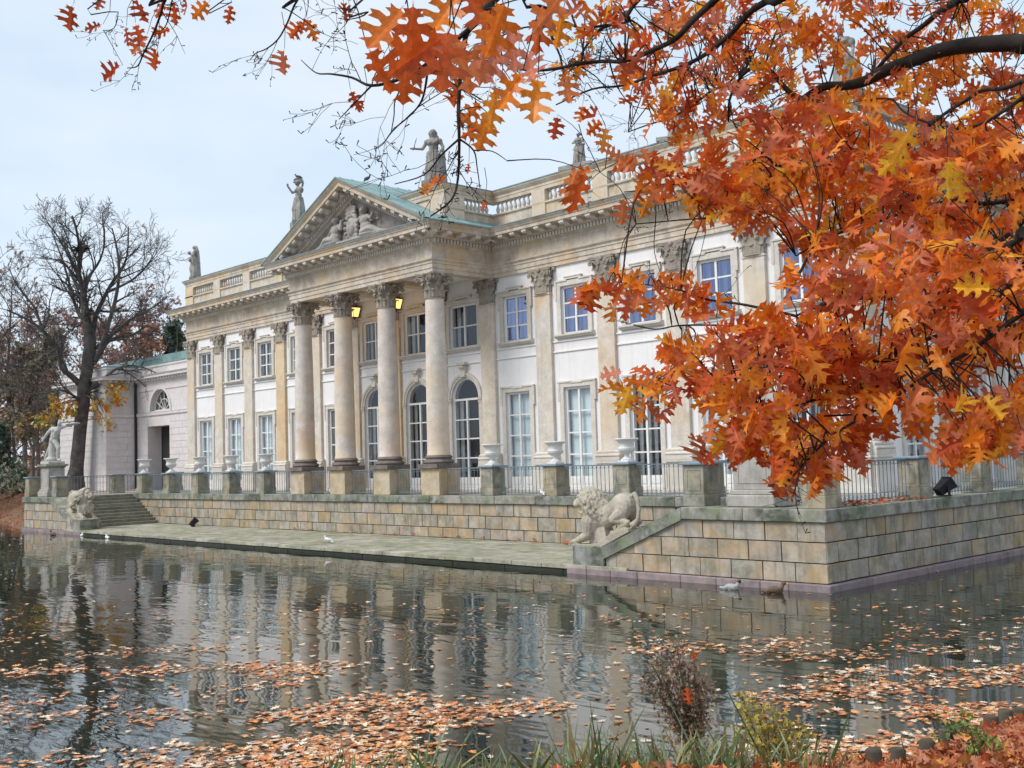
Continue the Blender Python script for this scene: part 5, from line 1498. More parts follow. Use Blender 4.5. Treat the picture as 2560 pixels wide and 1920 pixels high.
# ------------------------------------------------------------------ lions: crouching forward down the slope, head towards -X
def lion_mesh(turn=0.0):
    mb = MB()
    # trunk: low chest, high rump
    mb.limb([(0.42, 0, 0.62), (0.80, 0, 0.74), (1.22, 0, 0.92), (1.62, 0, 1.12)], [0.30, 0.30, 0.255, 0.33], 14)
    mb.ell((0.52, 0, 0.60), (0.36, 0.33, 0.40)); mb.ell((1.72, 0, 1.10), (0.36, 0.33, 0.36)); mb.ell((1.05, 0, 0.74), (0.40, 0.27, 0.26), rot=Euler((0, -0.45, 0)))
    for s_ in (-1, 1):
        # fore legs stretched to the front
        fx = 0.0 if s_ < 0 else 0.14
        mb.limb([(0.52, s_ * 0.24, 0.62), (0.52 + fx, s_ * 0.30, 0.28), (0.16 + fx, s_ * 0.30, 0.12)], [0.20, 0.135, 0.095], 10)
        mb.ell((0.08 + fx, s_ * 0.30, 0.09), (0.17, 0.12, 0.09))
        for q in range(4): mb.cap((0.02 + fx, s_ * 0.30 - 0.09 + q * 0.06, 0.09), (-0.06 + fx, s_ * 0.30 - 0.09 + q * 0.06, 0.05), 0.042, 0.034, 6)
        # haunch and hind leg
        mb.ell((1.74, s_ * 0.20, 0.98), (0.27, 0.17, 0.36), rot=Euler((0, 0.35, 0)))
        hx = 0.0 if s_ < 0 else -0.10
        mb.limb([(1.70, s_ * 0.24, 0.86), (1.48 + hx, s_ * 0.28, 0.74), (1.98 + hx * 0.4, s_ * 0.27, 0.66)], [0.20, 0.125, 0.085], 10)
        mb.limb([(1.98 + hx * 0.4, s_ * 0.27, 0.66), (1.62 + hx, s_ * 0.28, 0.40)], [0.085, 0.085], 10)
        mb.ell((1.52 + hx, s_ * 0.28, 0.35), (0.16, 0.11, 0.085), rot=Euler((0, 0.3, 0)))
        for q in range(4): mb.cap((1.46 + hx, s_ * 0.28 - 0.08 + q * 0.055, 0.34), (1.37 + hx, s_ * 0.28 - 0.08 + q * 0.055, 0.27), 0.04, 0.03, 6)
    # neck and head
    T = Matrix.Rotation(turn, 3, 'Z')
    hc = Vector((0.30, 0, 1.22))
    K = 1.22
    W = lambda x, y, z: tuple(hc + T @ Vector((x * K, y * K, z * K)))
    mb.limb([(0.72, 0, 0.80), W(0.14, 0, -0.10)], [0.34, 0.33], 14)
    mb.ell(W(0, 0, 0.02), (0.287, 0.262, 0.305)); mb.ell(W(-0.16, 0, -0.02), (0.207, 0.183, 0.159))
    mb.cap(W(-0.10, 0, 0.10), W(-0.285, 0, -0.01), 0.10, 0.088, 8)
    mb.ell(W(-0.30, 0, -0.05), (0.091, 0.134, 0.091))
    for s_ in (-1, 1):
        mb.ell(W(-0.27, s_ * 0.07, -0.085), (0.104, 0.091, 0.073), 8, 6)
        mb.ell(W(-0.13, s_ * 0.13, 0.115), (0.110, 0.067, 0.061), 8, 6)
        mb.ell(W(0.02, s_ * 0.19, 0.19), (0.073, 0.049, 0.098), 8, 6)
        mb.ell(W(-0.12, s_ * 0.12, -0.02), (0.134, 0.085, 0.122), 8, 6)
    # lower jaw, open mouth
    mb.limb([W(0.02, 0, -0.22), W(-0.13, 0, -0.28), W(-0.215, 0, -0.255)], [0.12, 0.09, 0.07], 8)
    # mane locks: curling strands round the head, neck and chest
    r_ = random.Random(4)
    for ring_ in range(9):
        for k in range(19):
            a = -0.62 * pi + 1.24 * pi * k / 18 + r_.uniform(-0.06, 0.06)
            t = ring_ / 8
            rr = 0.31 + 0.13 * sin(pi * min(1, t * 1.1)) - 0.04 * t
            cx = hc + T @ Vector((-0.02 + 0.58 * t, 0, 0.05 - 0.34 * t))
            p0 = cx + T @ Vector((0, rr * sin(a), rr * cos(a)))
            p1 = p0 + T @ Vector((0.11, rr * 0.12 * sin(a) + r_.uniform(-0.05, 0.05), -0.06 + r_.uniform(-0.03, 0.03)))
            p2 = p1 + T @ Vector((0.05, r_.uniform(-0.06, 0.06), -0.10))
            mb.limb([p0, p1, p2], [0.048, 0.045, 0.025], 6)
    for k in range(46):
        x, y = r_.uniform(0.10, 0.40), r_.uniform(-0.27, 0.27)
        z = r_.uniform(0.30, 0.88)
        x = 0.16 + 0.30 * abs(y) / 0.27 + r_.uniform(-0.03, 0.05) + max(0, 0.5 - z) * 0.3
        mb.limb([(x, y, z), (x - 0.02, y + r_.uniform(-0.03, 0.03), z - 0.10), (x + 0.03, y + r_.uniform(-0.05, 0.05), z - 0.18)], [0.045, 0.04, 0.02], 6)
    # tail curving down along the flank
    tl = [(1.95, 0.0, 1.38), (2.10, -0.06, 1.42), (2.24, -0.12, 1.26), (2.30, -0.15, 1.0), (2.26, -0.16, 0.74), (2.14, -0.20, 0.60)]
    mb.limb(tl, [0.055, 0.065, 0.065, 0.06, 0.06, 0.10], 8)
    # prop under the belly and base under the paws
    mb.hexa([(0.50, -0.22, 0.02), (1.15, -0.22, 0.16), (1.15, 0.22, 0.16), (0.50, 0.22, 0.02), (0.62, -0.16, 0.52), (1.02, -0.16, 0.62), (1.02, 0.16, 0.62), (0.62, 0.16, 0.52)])
    mb.prism([(-0.12, -0.02), (1.12, -0.02), (2.12, 0.42), (2.12, 0.52), (1.95, 0.53), (1.10, 0.20), (0.9, 0.04), (-0.12, 0.03)], 'y', -0.40, 0.40)
    return mb
for sgn, lab in ((1, 'weathered stone lion crouching on the right sloping parapet, seen from the side'), (-1, 'weathered stone lion beside the steps at the left, seen from the front')):
    mb = lion_mesh(0.10)
    if sgn < 0: mb = lion_mesh(-0.25); mb.v = [(-x, y, z) for x, y, z in mb.v]; mb.f = [tuple(reversed(f)) for f in mb.f]
    L = sculpt(mb, 'lion_statue', M['lion'], None, 0.0165, 1, loc=(sgn * 17.05 if sgn > 0 else -17.25, DF + 0.47, -1.105), disp=0.008, dscale=11)
    tag(L, lab, 'lion', 'stone lions flanking the landing')

# ------------------------------------------------------------------ birds, spotlights, roof ladder
M['feather_dark'] = plain('dark_grey_feathers', (0.09, 0.095, 0.11), 0.7)
M['feather_white'] = plain('white_feathers', (0.75, 0.75, 0.76), 0.7, var=0.1)
M['feather_grey'] = plain('pale_grey_feathers', (0.48, 0.47, 0.46), 0.7, var=0.5, sc=9)
M['feather_brown'] = plain('brown_feathers', (0.16, 0.11, 0.075), 0.8, var=0.4, sc=25)
M['feather_green'] = plain('dark_green_head', (0.015, 0.04, 0.03), 0.4)
M['bill'] = plain('yellow_bill', (0.5, 0.36, 0.05), 0.5)
def bird(name, loc, rz, L, body, head, label, cat, group=None, legs=True, swim=False):
    t = empty(name, loc, rz); tag(t, label, cat, group)
    mb = MB()
    s = L / 0.33
    z = 0.0 if swim else 0.075
    mb.ell((0, 0, (z + 0.055) * s), (0.125 * s, 0.06 * s, 0.062 * s), rot=Euler((0, 0.12 if swim else -0.35, 0)))
    mb.limb([(0.09 * s, 0, (z + 0.08) * s), (0.115 * s, 0, (z + 0.13) * s)], [0.04 * s, 0.028 * s], 8)
    mb.limb([(-0.09 * s, 0, (z + 0.03) * s), (-0.20 * s, 0, (z + (0.05 if swim else -0.03)) * s)], [0.045 * s, 0.02 * s], 8)
    for q in (-1, 1): mb.ell((-0.02 * s, q * 0.05 * s, (z + 0.065) * s), (0.11 * s, 0.02 * s, 0.04 * s), rot=Euler((0, -0.1, 0)))
    sculpt(mb, 'body', M[body], t, 0.012 * s, 1)
    MB().ell((0.13 * s, 0, (z + 0.155) * s), (0.038 * s, 0.032 * s, 0.034 * s), 10, 8).build('head', M[head], t, smooth=60)
    MB().tube([(0.16 * s, 0, (z + 0.15) * s), (0.21 * s, 0, (z + 0.143) * s)], [0.012 * s, 0.006 * s], 6).build('bill', M['bill'], t)
    if legs and not swim:
        for q in (-1, 1): MB().tube([(0.01 * s, q * 0.025 * s, -0.005), (0.0, q * 0.025 * s, (z + 0.02) * s)], 0.006 * s, 5).build('leg', M['bill'], t)
    return t
bird('pigeon', (-5.44, -2.60, 14.80), radians(215), 0.36, 'feather_dark', 'feather_dark', 'grey pigeon perched on the crested helmet left of the pediment', 'bird')
bird('crow', (0.0, -2.55, ZT + 0.06), radians(10), 0.40, 'feather_dark', 'feather_dark', 'dark bird perched on the copper ridge of the pediment roof', 'bird')
bird('gull', (3.6, -7.35, ZL + 0.002), radians(200), 0.38, 'feather_white', 'feather_white', 'white gull standing on the waterside landing', 'bird')
bird('gull', (11.05, DT + 0.0, 0.002), radians(160), 0.3, 'feather_white', 'feather_white', 'small white bird on the coping left of the right lion', 'bird')
def wat(px_, py_):
    d = CF + CR * ((px_ - 1280) / FPX) - CU * ((py_ - 960) / FPX)
    return CAM + d * ((WAT - CAM.z) / d.z)
DK = 'ducks on the pond'
bird('mallard', (*wat(1830, 1474)[:2], WAT - 0.02), radians(20), 0.46, 'feather_grey', 'feather_green', 'drake with dark head and white flanks below the right corner wall', 'duck', DK, swim=True)
bird('mallard', (*wat(1938, 1482)[:2], WAT - 0.02), radians(30), 0.50, 'feather_brown', 'feather_brown', 'brown speckled duck nearest the right corner of the terrace', 'duck', DK, swim=True)
bird('mallard', (*wat(132, 1338)[:2], WAT - 0.02), radians(190), 0.50, 'feather_brown', 'feather_green', 'duck swimming below the left end wall', 'duck', DK, swim=True)
bird('gull', (*wat(268, 1346)[:2], WAT - 0.02), radians(170), 0.42, 'feather_white', 'feather_white', 'white gull on the water by the left end of the landing', 'bird', swim=True)
bird('gull', (*wat(205, 1340)[:2], WAT - 0.02), radians(150), 0.36, 'feather_white', 'feather_white', 'second white gull on the water, nearer the left lion', 'bird', swim=True)
def spotlight(loc, rz, tilt, label, s=1.0):
    t = empty('floodlight', loc, rz); tag(t, label, 'floodlight')
    h = MB().hexa([(-0.30, -0.17, -0.13), (0.24, -0.24, -0.19), (0.24, 0.24, -0.19), (-0.30, 0.17, -0.13), (-0.30, -0.17, 0.13), (0.24, -0.24, 0.19), (0.24, 0.24, 0.19), (-0.30, 0.17, 0.13)])
    h.box(0.24, -0.26, -0.21, 0.30, 0.26, 0.21)
    h.build('housing', M['black_iron'], t, loc=(0, 0, 0.30 * s), rot=(0, tilt, 0), scale=(s, s, s))
    b = MB().box(-0.05, -0.30, 0.0, 0.05, -0.27, 0.34); b.box(-0.05, 0.27, 0.0, 0.05, 0.30, 0.34); b.box(-0.10, -0.30, 0.0, 0.10, 0.30, 0.03)
    b.build('bracket', M['black_iron'], t, scale=(s, s, s))
spotlight((25.08, -2.30, 0.03), radians(60), radians(-35), 'black box floodlight on the right side coping', 0.78)
spotlight((-13.3, -4.15, ZL), radians(70), radians(-45), 'dark floodlight on the landing near the left steps', 0.75)
ld = empty('roof_ladder', (12.55, 0.25, 12.40)); tag(ld, 'thin pale ladder hoops rising above the right roof balustrade', 'ladder')
for q in (0, 0.42):
    MB().tube([(q, 0, 0), (q, 0, 0.55), (q + 0.05, 0.05, 0.68), (q + 0.05, 0.3, 0.70), (q + 0.05, 0.5, 0.55), (q + 0.05, 0.5, 0.0)], 0.02, 6).build('hoop', M['marble'], ld)
for z in (0.2, 0.45): MB().tube([(0, 0, z), (0.42, 0, z)], 0.014, 5).build('rung', M['marble'], ld)
# ------------------------------------------------------------------ vegetation
UP = Vector((0, 0, 1))
def rv(r_):
    while True:
        v = Vector((r_.uniform(-1, 1), r_.uniform(-1, 1), r_.uniform(-1, 1)))
        if 0.05 < v.length < 1: return v.normalized()

def smooth_line(pts, k=3):
    "Catmull-Rom through the points"
    P = [Vector(p) for p in pts]
    if len(P) < 3: return P
    out = []
    for i in range(len(P) - 1):
        p0 = P[max(i - 1, 0)]; p1 = P[i]; p2 = P[i + 1]; p3 = P[min(i + 2, len(P) - 1)]
        for q in range(k):
            t = q / k
            out.append(0.5 * ((2 * p1) + (p2 - p0) * t + (2 * p0 - 5 * p1 + 4 * p2 - p3) * t * t + (3 * p1 - p0 - 3 * p2 + p3) * t ** 3))
    out.append(P[-1])
    return out

def grow(mb, p, d, L, r, lvl, r_, kids=(7, 6, 5), wig=0.16, up=0.05, ang=(0.5, 1.0), ratio=(0.45, 0.75), seg=0.5, tips=None, rmin=0.012):
    n = max(3, min(9, int(L / seg)))
    pts = [p.copy()]; d = d.normalized()
    for i in range(n):
        d = (d + rv(r_) * wig + UP * up).normalized()
        pts.append(pts[-1] + d * (L / n))
    rad = [max(rmin, r * (1 - 0.72 * i / n)) for i in range(n + 1)]
    mb.tube(pts, rad, 7 if r > 0.12 else (5 if r > 0.05 else 3), cap=False)
    if lvl <= 0:
        if tips is not None: tips.append((pts[-1], d)); tips.append((pts[len(pts) // 2], d))
        return
    sprout(mb, pts, rad, L, lvl, r_, kids, wig, up, ang, ratio, seg, tips, rmin, 0.25)

def sprout(mb, pts, rad, L, lvl, r_, kids, wig, up, ang, ratio, seg, tips, rmin, t0=0.2):
    n = len(pts) - 1
    k = kids[-lvl] if lvl <= len(kids) else kids[0]
    k = max(1, int(k * r_.uniform(0.8, 1.2) + 0.5))
    for j in range(k):
        t = t0 + (1 - t0) * (j + r_.uniform(0.1, 0.9)) / k
        f = min(t * n, n - 0.001); i = int(f)
        q = pts[i].lerp(pts[i + 1], f - i); d = (pts[i + 1] - pts[i]).normalized()
        ax = d.cross(rv(r_))
        if ax.length < 0.05: continue
        dd = Matrix.Rotation(r_.uniform(*ang), 3, ax.normalized()) @ d
        rr = rad[i] * r_.uniform(0.5, 0.72)
        grow(mb, q, dd, L * r_.uniform(*ratio) * (1 - 0.35 * t), rr, lvl - 1, r_, kids, wig, up, ang, ratio, seg, tips, rmin)

# ---- leaf outlines
HALF = [(.012, 0), (.012, .13), (.06, .15), (.17, .14), (.13, .20), (.20, .25), (.09, .27), (.07, .31), (.10, .35), (.24, .34), (.37, .40), (.30, .44), (.33, .52), (.17, .47), (.09, .50), (.09, .55), (.16, .60), (.30, .64), (.42, .73), (.31, .73), (.31, .80), (.16, .74), (.08, .76), (.08, .80), (.15, .86), (.22, .93), (.12, .91), (.07, .94), (0, 1.0)]
def leaf_geo(curl=0.25, fold=0.15, twist=0.0, half=HALF, wid=1.0, mid=(0.95, 0.75, 0.5, 0.3, 0.13)):
    vs = []; fs = []
    for s_ in (1, -1):
        b = len(vs)
        ring = [(s_ * x * wid, y) for x, y in half] + [(0, y) for y in mid]
        bm = bmesh.new()
        bv = [bm.verts.new((x, y, 0)) for x, y in ring]
        f = bm.faces.new(bv if s_ > 0 else bv[::-1])
        f.normal_update()
        bmesh.ops.triangulate(bm, faces=[f])
        bm.verts.index_update()
        tris = [tuple(v.index for v in t.verts) for t in bm.faces]
        bm.free()
        for x, y in ring:
            z = -curl * y * y + fold * abs(x) * 1.2 + twist * x * y + 0.04 * sin(9 * y + 3 * x)
            vs.append((x, y, z))
        fs += [tuple(i + b for i in t) for t in tris]
    return vs, fs
LEAVES = [leaf_geo(0.28, 0.35, 0.3), leaf_geo(0.48, -0.25, -0.3), leaf_geo(0.16, 0.6, 0.6), leaf_geo(-0.2, 0.35, -0.6), leaf_geo(0.55, 0.3, 0.1, wid=0.85), leaf_geo(0.3, 0.05, 0.6, wid=1.12), leaf_geo(0.15, 0.8, 0.0, wid=0.9)]
LOW = [(.02, 0), (.05, .14), (.22, .22), (.10, .32), (.36, .44), (.12, .54), (.38, .72), (.12, .80), (0, 1.0)]
LOWLEAF = [leaf_geo(c, f, t, LOW, w_, (0.5,)) for c, f, t, w_ in ((0.2, 0.3, 0.2, 1), (-0.15, 0.2, -0.3, 1.1), (0.35, -0.2, 0.2, 0.9), (0.05, 0.5, 0.4, 1.2))]
OAKC = [(0.696, 0.132, 0.026), (0.84, 0.218, 0.031), (0.93, 0.33, 0.034), (0.744, 0.224, 0.102), (0.504, 0.086, 0.029), (0.93, 0.436, 0.042), (0.792, 0.238, 0.072), (0.744, 0.264, 0.168), (0.912, 0.264, 0.026), (0.92, 0.5, 0.035)]
OAKW = [14, 18, 16, 9, 9, 8, 12, 8, 12, 2]

def vtint(vs, c, q):
    out = []
    for x, y, z in vs:
        k = (1.22 if abs(x) < 0.013 else (0.84 if abs(x) > 0.25 else 1.0)) * q.uniform(0.92, 1.08)
        out.append((c[0] * k, c[1] * k, c[2] * k, 1))
    return out

def place_leaf(vs, base, d, nrm, L):
    d = d.normalized(); x = d.cross(nrm)
    if x.length < 1e-3: x = d.orthogonal()
    x.normalize(); n = x.cross(d)
    return [base + x * (v[0] * L) + d * (v[1] * L) + n * (v[2] * L) for v in vs], (x, d, n)

# ================================================================== the big oak whose boughs hang into view
OAKB = Vector((37.6, -20.9, -0.45))
oak = empty('oak_tree', OAKB); tag(oak, 'red oak with orange leaves and dark boughs reaching in from the upper right', 'tree')
r_ = random.Random(21)
wood = MB()
trunk_pts = [OAKB + Vector((0, 0, -0.3)), OAKB + Vector((0.05, 0.0, 1.2)), OAKB + Vector((-0.1, 0.05, 3.2)), OAKB + Vector((-0.05, -0.1, 5.4)), OAKB + Vector((-0.35, -0.2, 7.6)), OAKB + Vector((-0.8, -0.5, 9.6))]
tb = MB(); tb.tube(smooth_line(trunk_pts, 3), [0.52, 0.44, 0.40, 0.38, 0.37, 0.36, 0.35, 0.34, 0.33, 0.31, 0.29, 0.27, 0.24, 0.20, 0.17, 0.14][:len(smooth_line(trunk_pts, 3))], 12)
tb.v = [tuple(Vector(v) - OAKB) for v in tb.v]
tb.build('trunk', M['bark'], oak, smooth=60)
# boughs traced as photograph directions, each at its own distance; (pixels, near/far distance, radii, height on the trunk)
BOUGHS = [
 ([(2580, 108), (2542, 107), (2426, 113), (2348, 127), (2276, 153), (2209, 179), (2157, 205), (2105, 215), (2059, 217), (2007, 249)], 6.8, 7.6, 0.062, 0.026, 4.3),
 ([(2007, 249), (1972, 229), (1920, 172), (1893, 162), (1859, 185), (1844, 207), (1824, 249), (1821, 304)], 7.6, 8.0, 0.022, 0.008, None),
 ([(1844, 207), (1786, 223), (1740, 257), (1682, 292), (1620, 312), (1570, 330)], 7.9, 8.3, 0.013, 0.004, None),
 ([(2010, -60), (1916, 3), (1873, 32), (1830, 81), (1772, 130), (1714, 162), (1627, 191), (1555, 214), (1480, 223), (1390, 262)], 6.8, 7.8, 0.028, 0.005, 6.6),
 ([(1850, -70), (1783, 3), (1731, 52), (1691, 95), (1642, 121), (1563, 152), (1511, 153), (1454, 159), (1381, 173), (1318, 176), (1280, 163), (1210, 150)], 5.6, 6.2, 0.020, 0.005, 6.8),
 ([(1640, -50), (1572, 49), (1532, 61), (1494, 78), (1468, 110), (1440, 160), (1400, 200)], 6.2, 6.5, 0.013, 0.004, 6.9),
 ([(1532, 61), (1480, 68), (1445, 69), (1410, 54), (1352, 64), (1297, 72), (1230, 100), (1190, 110)], 6.2, 6.0, 0.010, 0.003, None),
 ([(1360, -60), (1368, 20), (1378, 90), (1400, 140), (1412, 210)], 6.4, 6.3, 0.012, 0.004, 7.0),
 ([(1420, -60), (1428, 30), (1450, 90), (1462, 150)], 6.6, 6.6, 0.010, 0.004, 7.0),
 ([(1300, -60), (1245, 20), (1190, 58), (1164, 93), (1152, 179), (1146, 278), (1148, 347), (1145, 445), (1128, 500), (1076, 541)], 4.4, 4.6, 0.016, 0.003, 6.9),
 ([(1148, 347), (1103, 388), (1060, 437), (987, 460)], 4.5, 4.6, 0.005, 0.002, None),
 ([(1148, 347), (1184, 376), (1193, 420), (1200, 470)], 4.5, 4.6, 0.0045, 0.002, None),
 ([(1184, 376), (1230, 378), (1268, 402)], 4.5, 4.6, 0.0035, 0.0015, None),
 ([(1190, 58), (1132, 107), (1060, 165), (1002, 197), (929, 214), (880, 194), (828, 185), (790, 182), (753, 150)], 4.4, 4.9, 0.012, 0.002, None),
 ([(929, 214), (889, 255), (848, 298)], 4.7, 4.9, 0.005, 0.002, None),
 ([(1070, 160), (1065, 208), (1054, 252), (1028, 286), (984, 324), (958, 359), (938, 373)], 4.6, 4.9, 0.006, 0.002, None),
 ([(1030, 180), (990, 245), (985, 290), (978, 330)], 4.6, 4.8, 0.004, 0.002, None),
 ([(470, -60), (414, 0), (402, 35), (382, 87), (359, 133), (344, 165), (318, 170)], 6.2, 6.4, 0.010, 0.003, 7.2),
 ([(434, -20), (420, 50), (405, 75), (385, 80)], 6.2, 6.3, 0.005, 0.002, None),
 ([(300, -40), (296, 30), (285, 70), (258, 76)], 6.4, 6.6, 0.004, 0.002, 7.2),
 ([(800, -50), (744, 0), (718, 58), (695, 98), (666, 122), (640, 133), (625, 150)], 5.8, 6.0, 0.008, 0.002, 7.1),
 ([(600, -30), (580, 5), (545, 8)], 6.2, 6.2, 0.004, 0.002, 7.1),
 ([(950, -40), (920, 30), (875, 48), (845, 45)], 5.6, 5.8, 0.006, 0.002, 7.1),
 # right mass
 ([(2590, 570), (2560, 587), (2513, 619), (2470, 668), (2412, 703), (2354, 732), (2296, 746), (2157, 746), (2060, 760), (1990, 790)], 5.2, 5.6, 0.026, 0.006, 3.0),
 ([(2590, 640), (2560, 656), (2533, 697), (2499, 746), (2455, 792), (2383, 827), (2311, 850), (2238, 876), (2166, 902), (2059, 923), (1952, 940), (1870, 955)], 4.8, 5.2, 0.020, 0.004, 2.6),
 ([(2590, 770), (2560, 781), (2499, 824), (2418, 882), (2330, 930), (2250, 985), (2180, 1030), (2060, 1040)], 4.6, 4.9, 0.014, 0.004, 2.4),
 ([(2590, 815), (2560, 817), (2441, 807), (2340, 800)], 5.0, 5.2, 0.010, 0.004, 2.6),
 ([(2600, 540), (2545, 567), (2455, 645), (2415, 694)], 5.6, 5.5, 0.016, 0.007, 3.1),
 ([(2600, 480), (2560, 492), (2470, 509), (2395, 500), (2300, 515)], 6.0, 6.2, 0.018, 0.006, 3.4),
 ([(2600, 230), (2560, 243), (2513, 275), (2447, 312), (2371, 321), (2270, 286), (2232, 246)], 5.6, 6.0, 0.014, 0.004, 4.0),
 ([(2600, 195), (2560, 202), (2513, 220), (2455, 226), (2418, 249), (2371, 278), (2300, 330), (2235, 385), (2151, 395), (2094, 408), (2059, 414)], 5.8, 6.2, 0.014, 0.006, 4.1),
 ([(2460, -60), (2400, 0), (2354, 26), (2308, 64), (2261, 98), (2209, 153), (2183, 185)], 7.0, 7.4, 0.024, 0.012, 6.0),
 ([(2040, 600), (1990, 700), (1922, 810), (1885, 818), (1789, 813), (1697, 814), (1639, 823), (1584, 813)], 5.4, 5.8, 0.008, 0.003, None),
 ([(1990, 790), (1862, 762), (1769, 749), (1702, 726), (1620, 712), (1540, 705)], 5.5, 5.9, 0.008, 0.003, None),
 ([(2240, 900), (2140, 906), (2064, 924), (1948, 944), (1870, 950), (1760, 985)], 4.9, 5.2, 0.010, 0.003, None),
 ([(2180, 960), (2029, 1002), (1963, 1016), (1841, 1019), (1760, 1010)], 4.9, 5.2, 0.008, 0.003, None),
 ([(2180, 1030), (2080, 1090), (2000, 1170), (1960, 1220)], 4.7, 4.8, 0.007, 0.003, None),
 ([(2007, 249), (1960, 330), (1900, 390), (1830, 430), (1730, 450), (1640, 470), (1560, 480)], 6.6, 6.9, 0.012, 0.003, None),
 ([(1960, 400), (1880, 500), (1800, 540), (1700, 550), (1590, 560)], 6.3, 6.6, 0.009, 0.003, None),
 ([(2300, 515), (2180, 560), (2080, 590), (1990, 640)], 6.0, 6.0, 0.010, 0.004, None),
 ([(2059, 414), (1960, 440), (1900, 500)], 6.2, 6.4, 0.006, 0.003, None),
 ([(1640, 380), (1560, 400), (1500, 430), (1460, 470)], 6.9, 7.1, 0.005, 0.002, None),
]
bpts = []         # (point, radius) samples to hang twigs on
starts = []
for px_, d0, d1, r0, r1, zt in BOUGHS:
    n = len(px_)
    P = [at(x, y, d0 + (d1 - d0) * i / (n - 1) + (r_.uniform(-0.08, 0.08) if 0 < i < n - 1 else 0)) for i, (x, y) in enumerate(px_)]
    rad = [r0 + (r1 - r0) * (i / (n - 1)) ** 0.8 for i in range(n)]
    if zt is not None:                       # join it to the trunk outside the picture
        tp = OAKB + Vector((-0.1, -0.05, zt)); a = P[0]
        m1 = tp.lerp(a, 0.33) + UP * (0.35 if zt < 5 else 1.2); m2 = tp.lerp(a, 0.70) + UP * (0.25 if zt < 5 else 1.0)
        P = [tp, m1, m2] + P; rad = [r0 * 2.2 + 0.02, r0 * 1.6 + 0.008, r0 * 1.25] + rad
    S = smooth_line(P, 4)
    R_ = [rad[min(i // 4, len(rad) - 1)] + (rad[min(i // 4 + 1, len(rad) - 1)] - rad[min(i // 4, len(rad) - 1)]) * ((i % 4) / 4) for i in range(len(S))]
    loc = MB().tube([p - OAKB for p in S], R_, 8 if r0 > 0.015 else 6)
    loc.build('bough', M['bark'], oak, smooth=60)
    for i in range(0, len(S)): bpts.append((S[i], R_[i]))
    starts.append((S, R_, r0, zt is not None))

def inframe(p, m=0):
    q = p - CAM; z = q.dot(CF)
    if z < 0.3: return None
    x, y = 1280 + FPX * q.dot(CR) / z, 960 - FPX * q.dot(CU) / z
    return (x, y, z) if (-m < x < 2560 + m and -m < y < 1920 + m) else None

# bare twigs along the boughs, with buds
tw = MB()
def twig(p, d, L, r, lvl, leafp=0.0):
    n = max(3, int(L / 0.05)); n = min(n, 7)
    pts = [p]
    for i in range(n):
        d = (d + rv(r_) * 0.28).normalized(); pts.append(pts[-1] + d * (L / n))
    tw.tube([q - OAKB for q in pts], [max(0.0011, r * (1 - 0.7 * i / n)) for i in range(n + 1)], 4 if r > 0.004 else 3, cap=False)
    for q in range(r_.randint(1, 3)):
        b = pts[r_.randint(1, n)]
        e = b + rv(r_) * 0.022
        tw.tube([b - OAKB, e - OAKB], [0.0015, 0.0032], 3, cap=False)
    if lvl > 0:
        for j in range(r_.randint(2, 4)):
            i = r_.randint(1, n - 1)
            dd = ((pts[i + 1] - pts[i]).normalized() + rv(r_) * 0.9).normalized()
            twig(pts[i], dd, L * r_.uniform(0.4, 0.65), r * 0.55, lvl - 1, leafp)
    return pts
for S, R_, r0, joined in starts:
    i0 = 14 if joined else 2
    acc = 0
    for i in range(i0, len(S) - 1):
        acc += (S[i + 1] - S[i]).length
        if acc > 0.085:
            acc = 0
            f = inframe(S[i], 300)
            if not f: continue
            d = (S[i + 1] - S[i]).normalized()
            out = (d * r_.uniform(0.2, 0.9) + rv(r_) * 0.75 - UP * 0.15).normalized()
            sky = f[1] < 520 and f[0] < 2000
            if r_.random() < (0.62 if sky else 0.35):
                twig(S[i], out, r_.uniform(0.12, 0.42), min(R_[i] * 0.5, 0.005), 1 if r_.random() < 0.85 else 2)

# ---- leaf clusters
leafs = []        # (base, dir, normal, length, shape, colour)
def cluster(c, outd, n, size=(0.10, 0.19), yellow=0.02, droop=0.38):
    tint = r_.choices(OAKC, OAKW)[0]
    for k in range(n):
        d = (outd * r_.uniform(0.2, 0.9) + rv(r_) * 0.75 - UP * droop * r_.uniform(0.3, 1.3)).normalized()
        nr = (UP * 0.55 - CF * 0.45 + rv(r_) * 0.75).normalized()
        col = tint if r_.random() < 0.45 else r_.choices(OAKC, OAKW)[0]
        if r_.random() < yellow: col = OAKC[-1]
        k_ = r_.uniform(0.85, 1.15)
        leafs.append((c + rv(r_) * 0.03 + outd * r_.uniform(-0.13, 0.15), d, nr, r_.uniform(*size), r_.randrange(len(LEAVES)), tuple(x * k_ for x in col)))

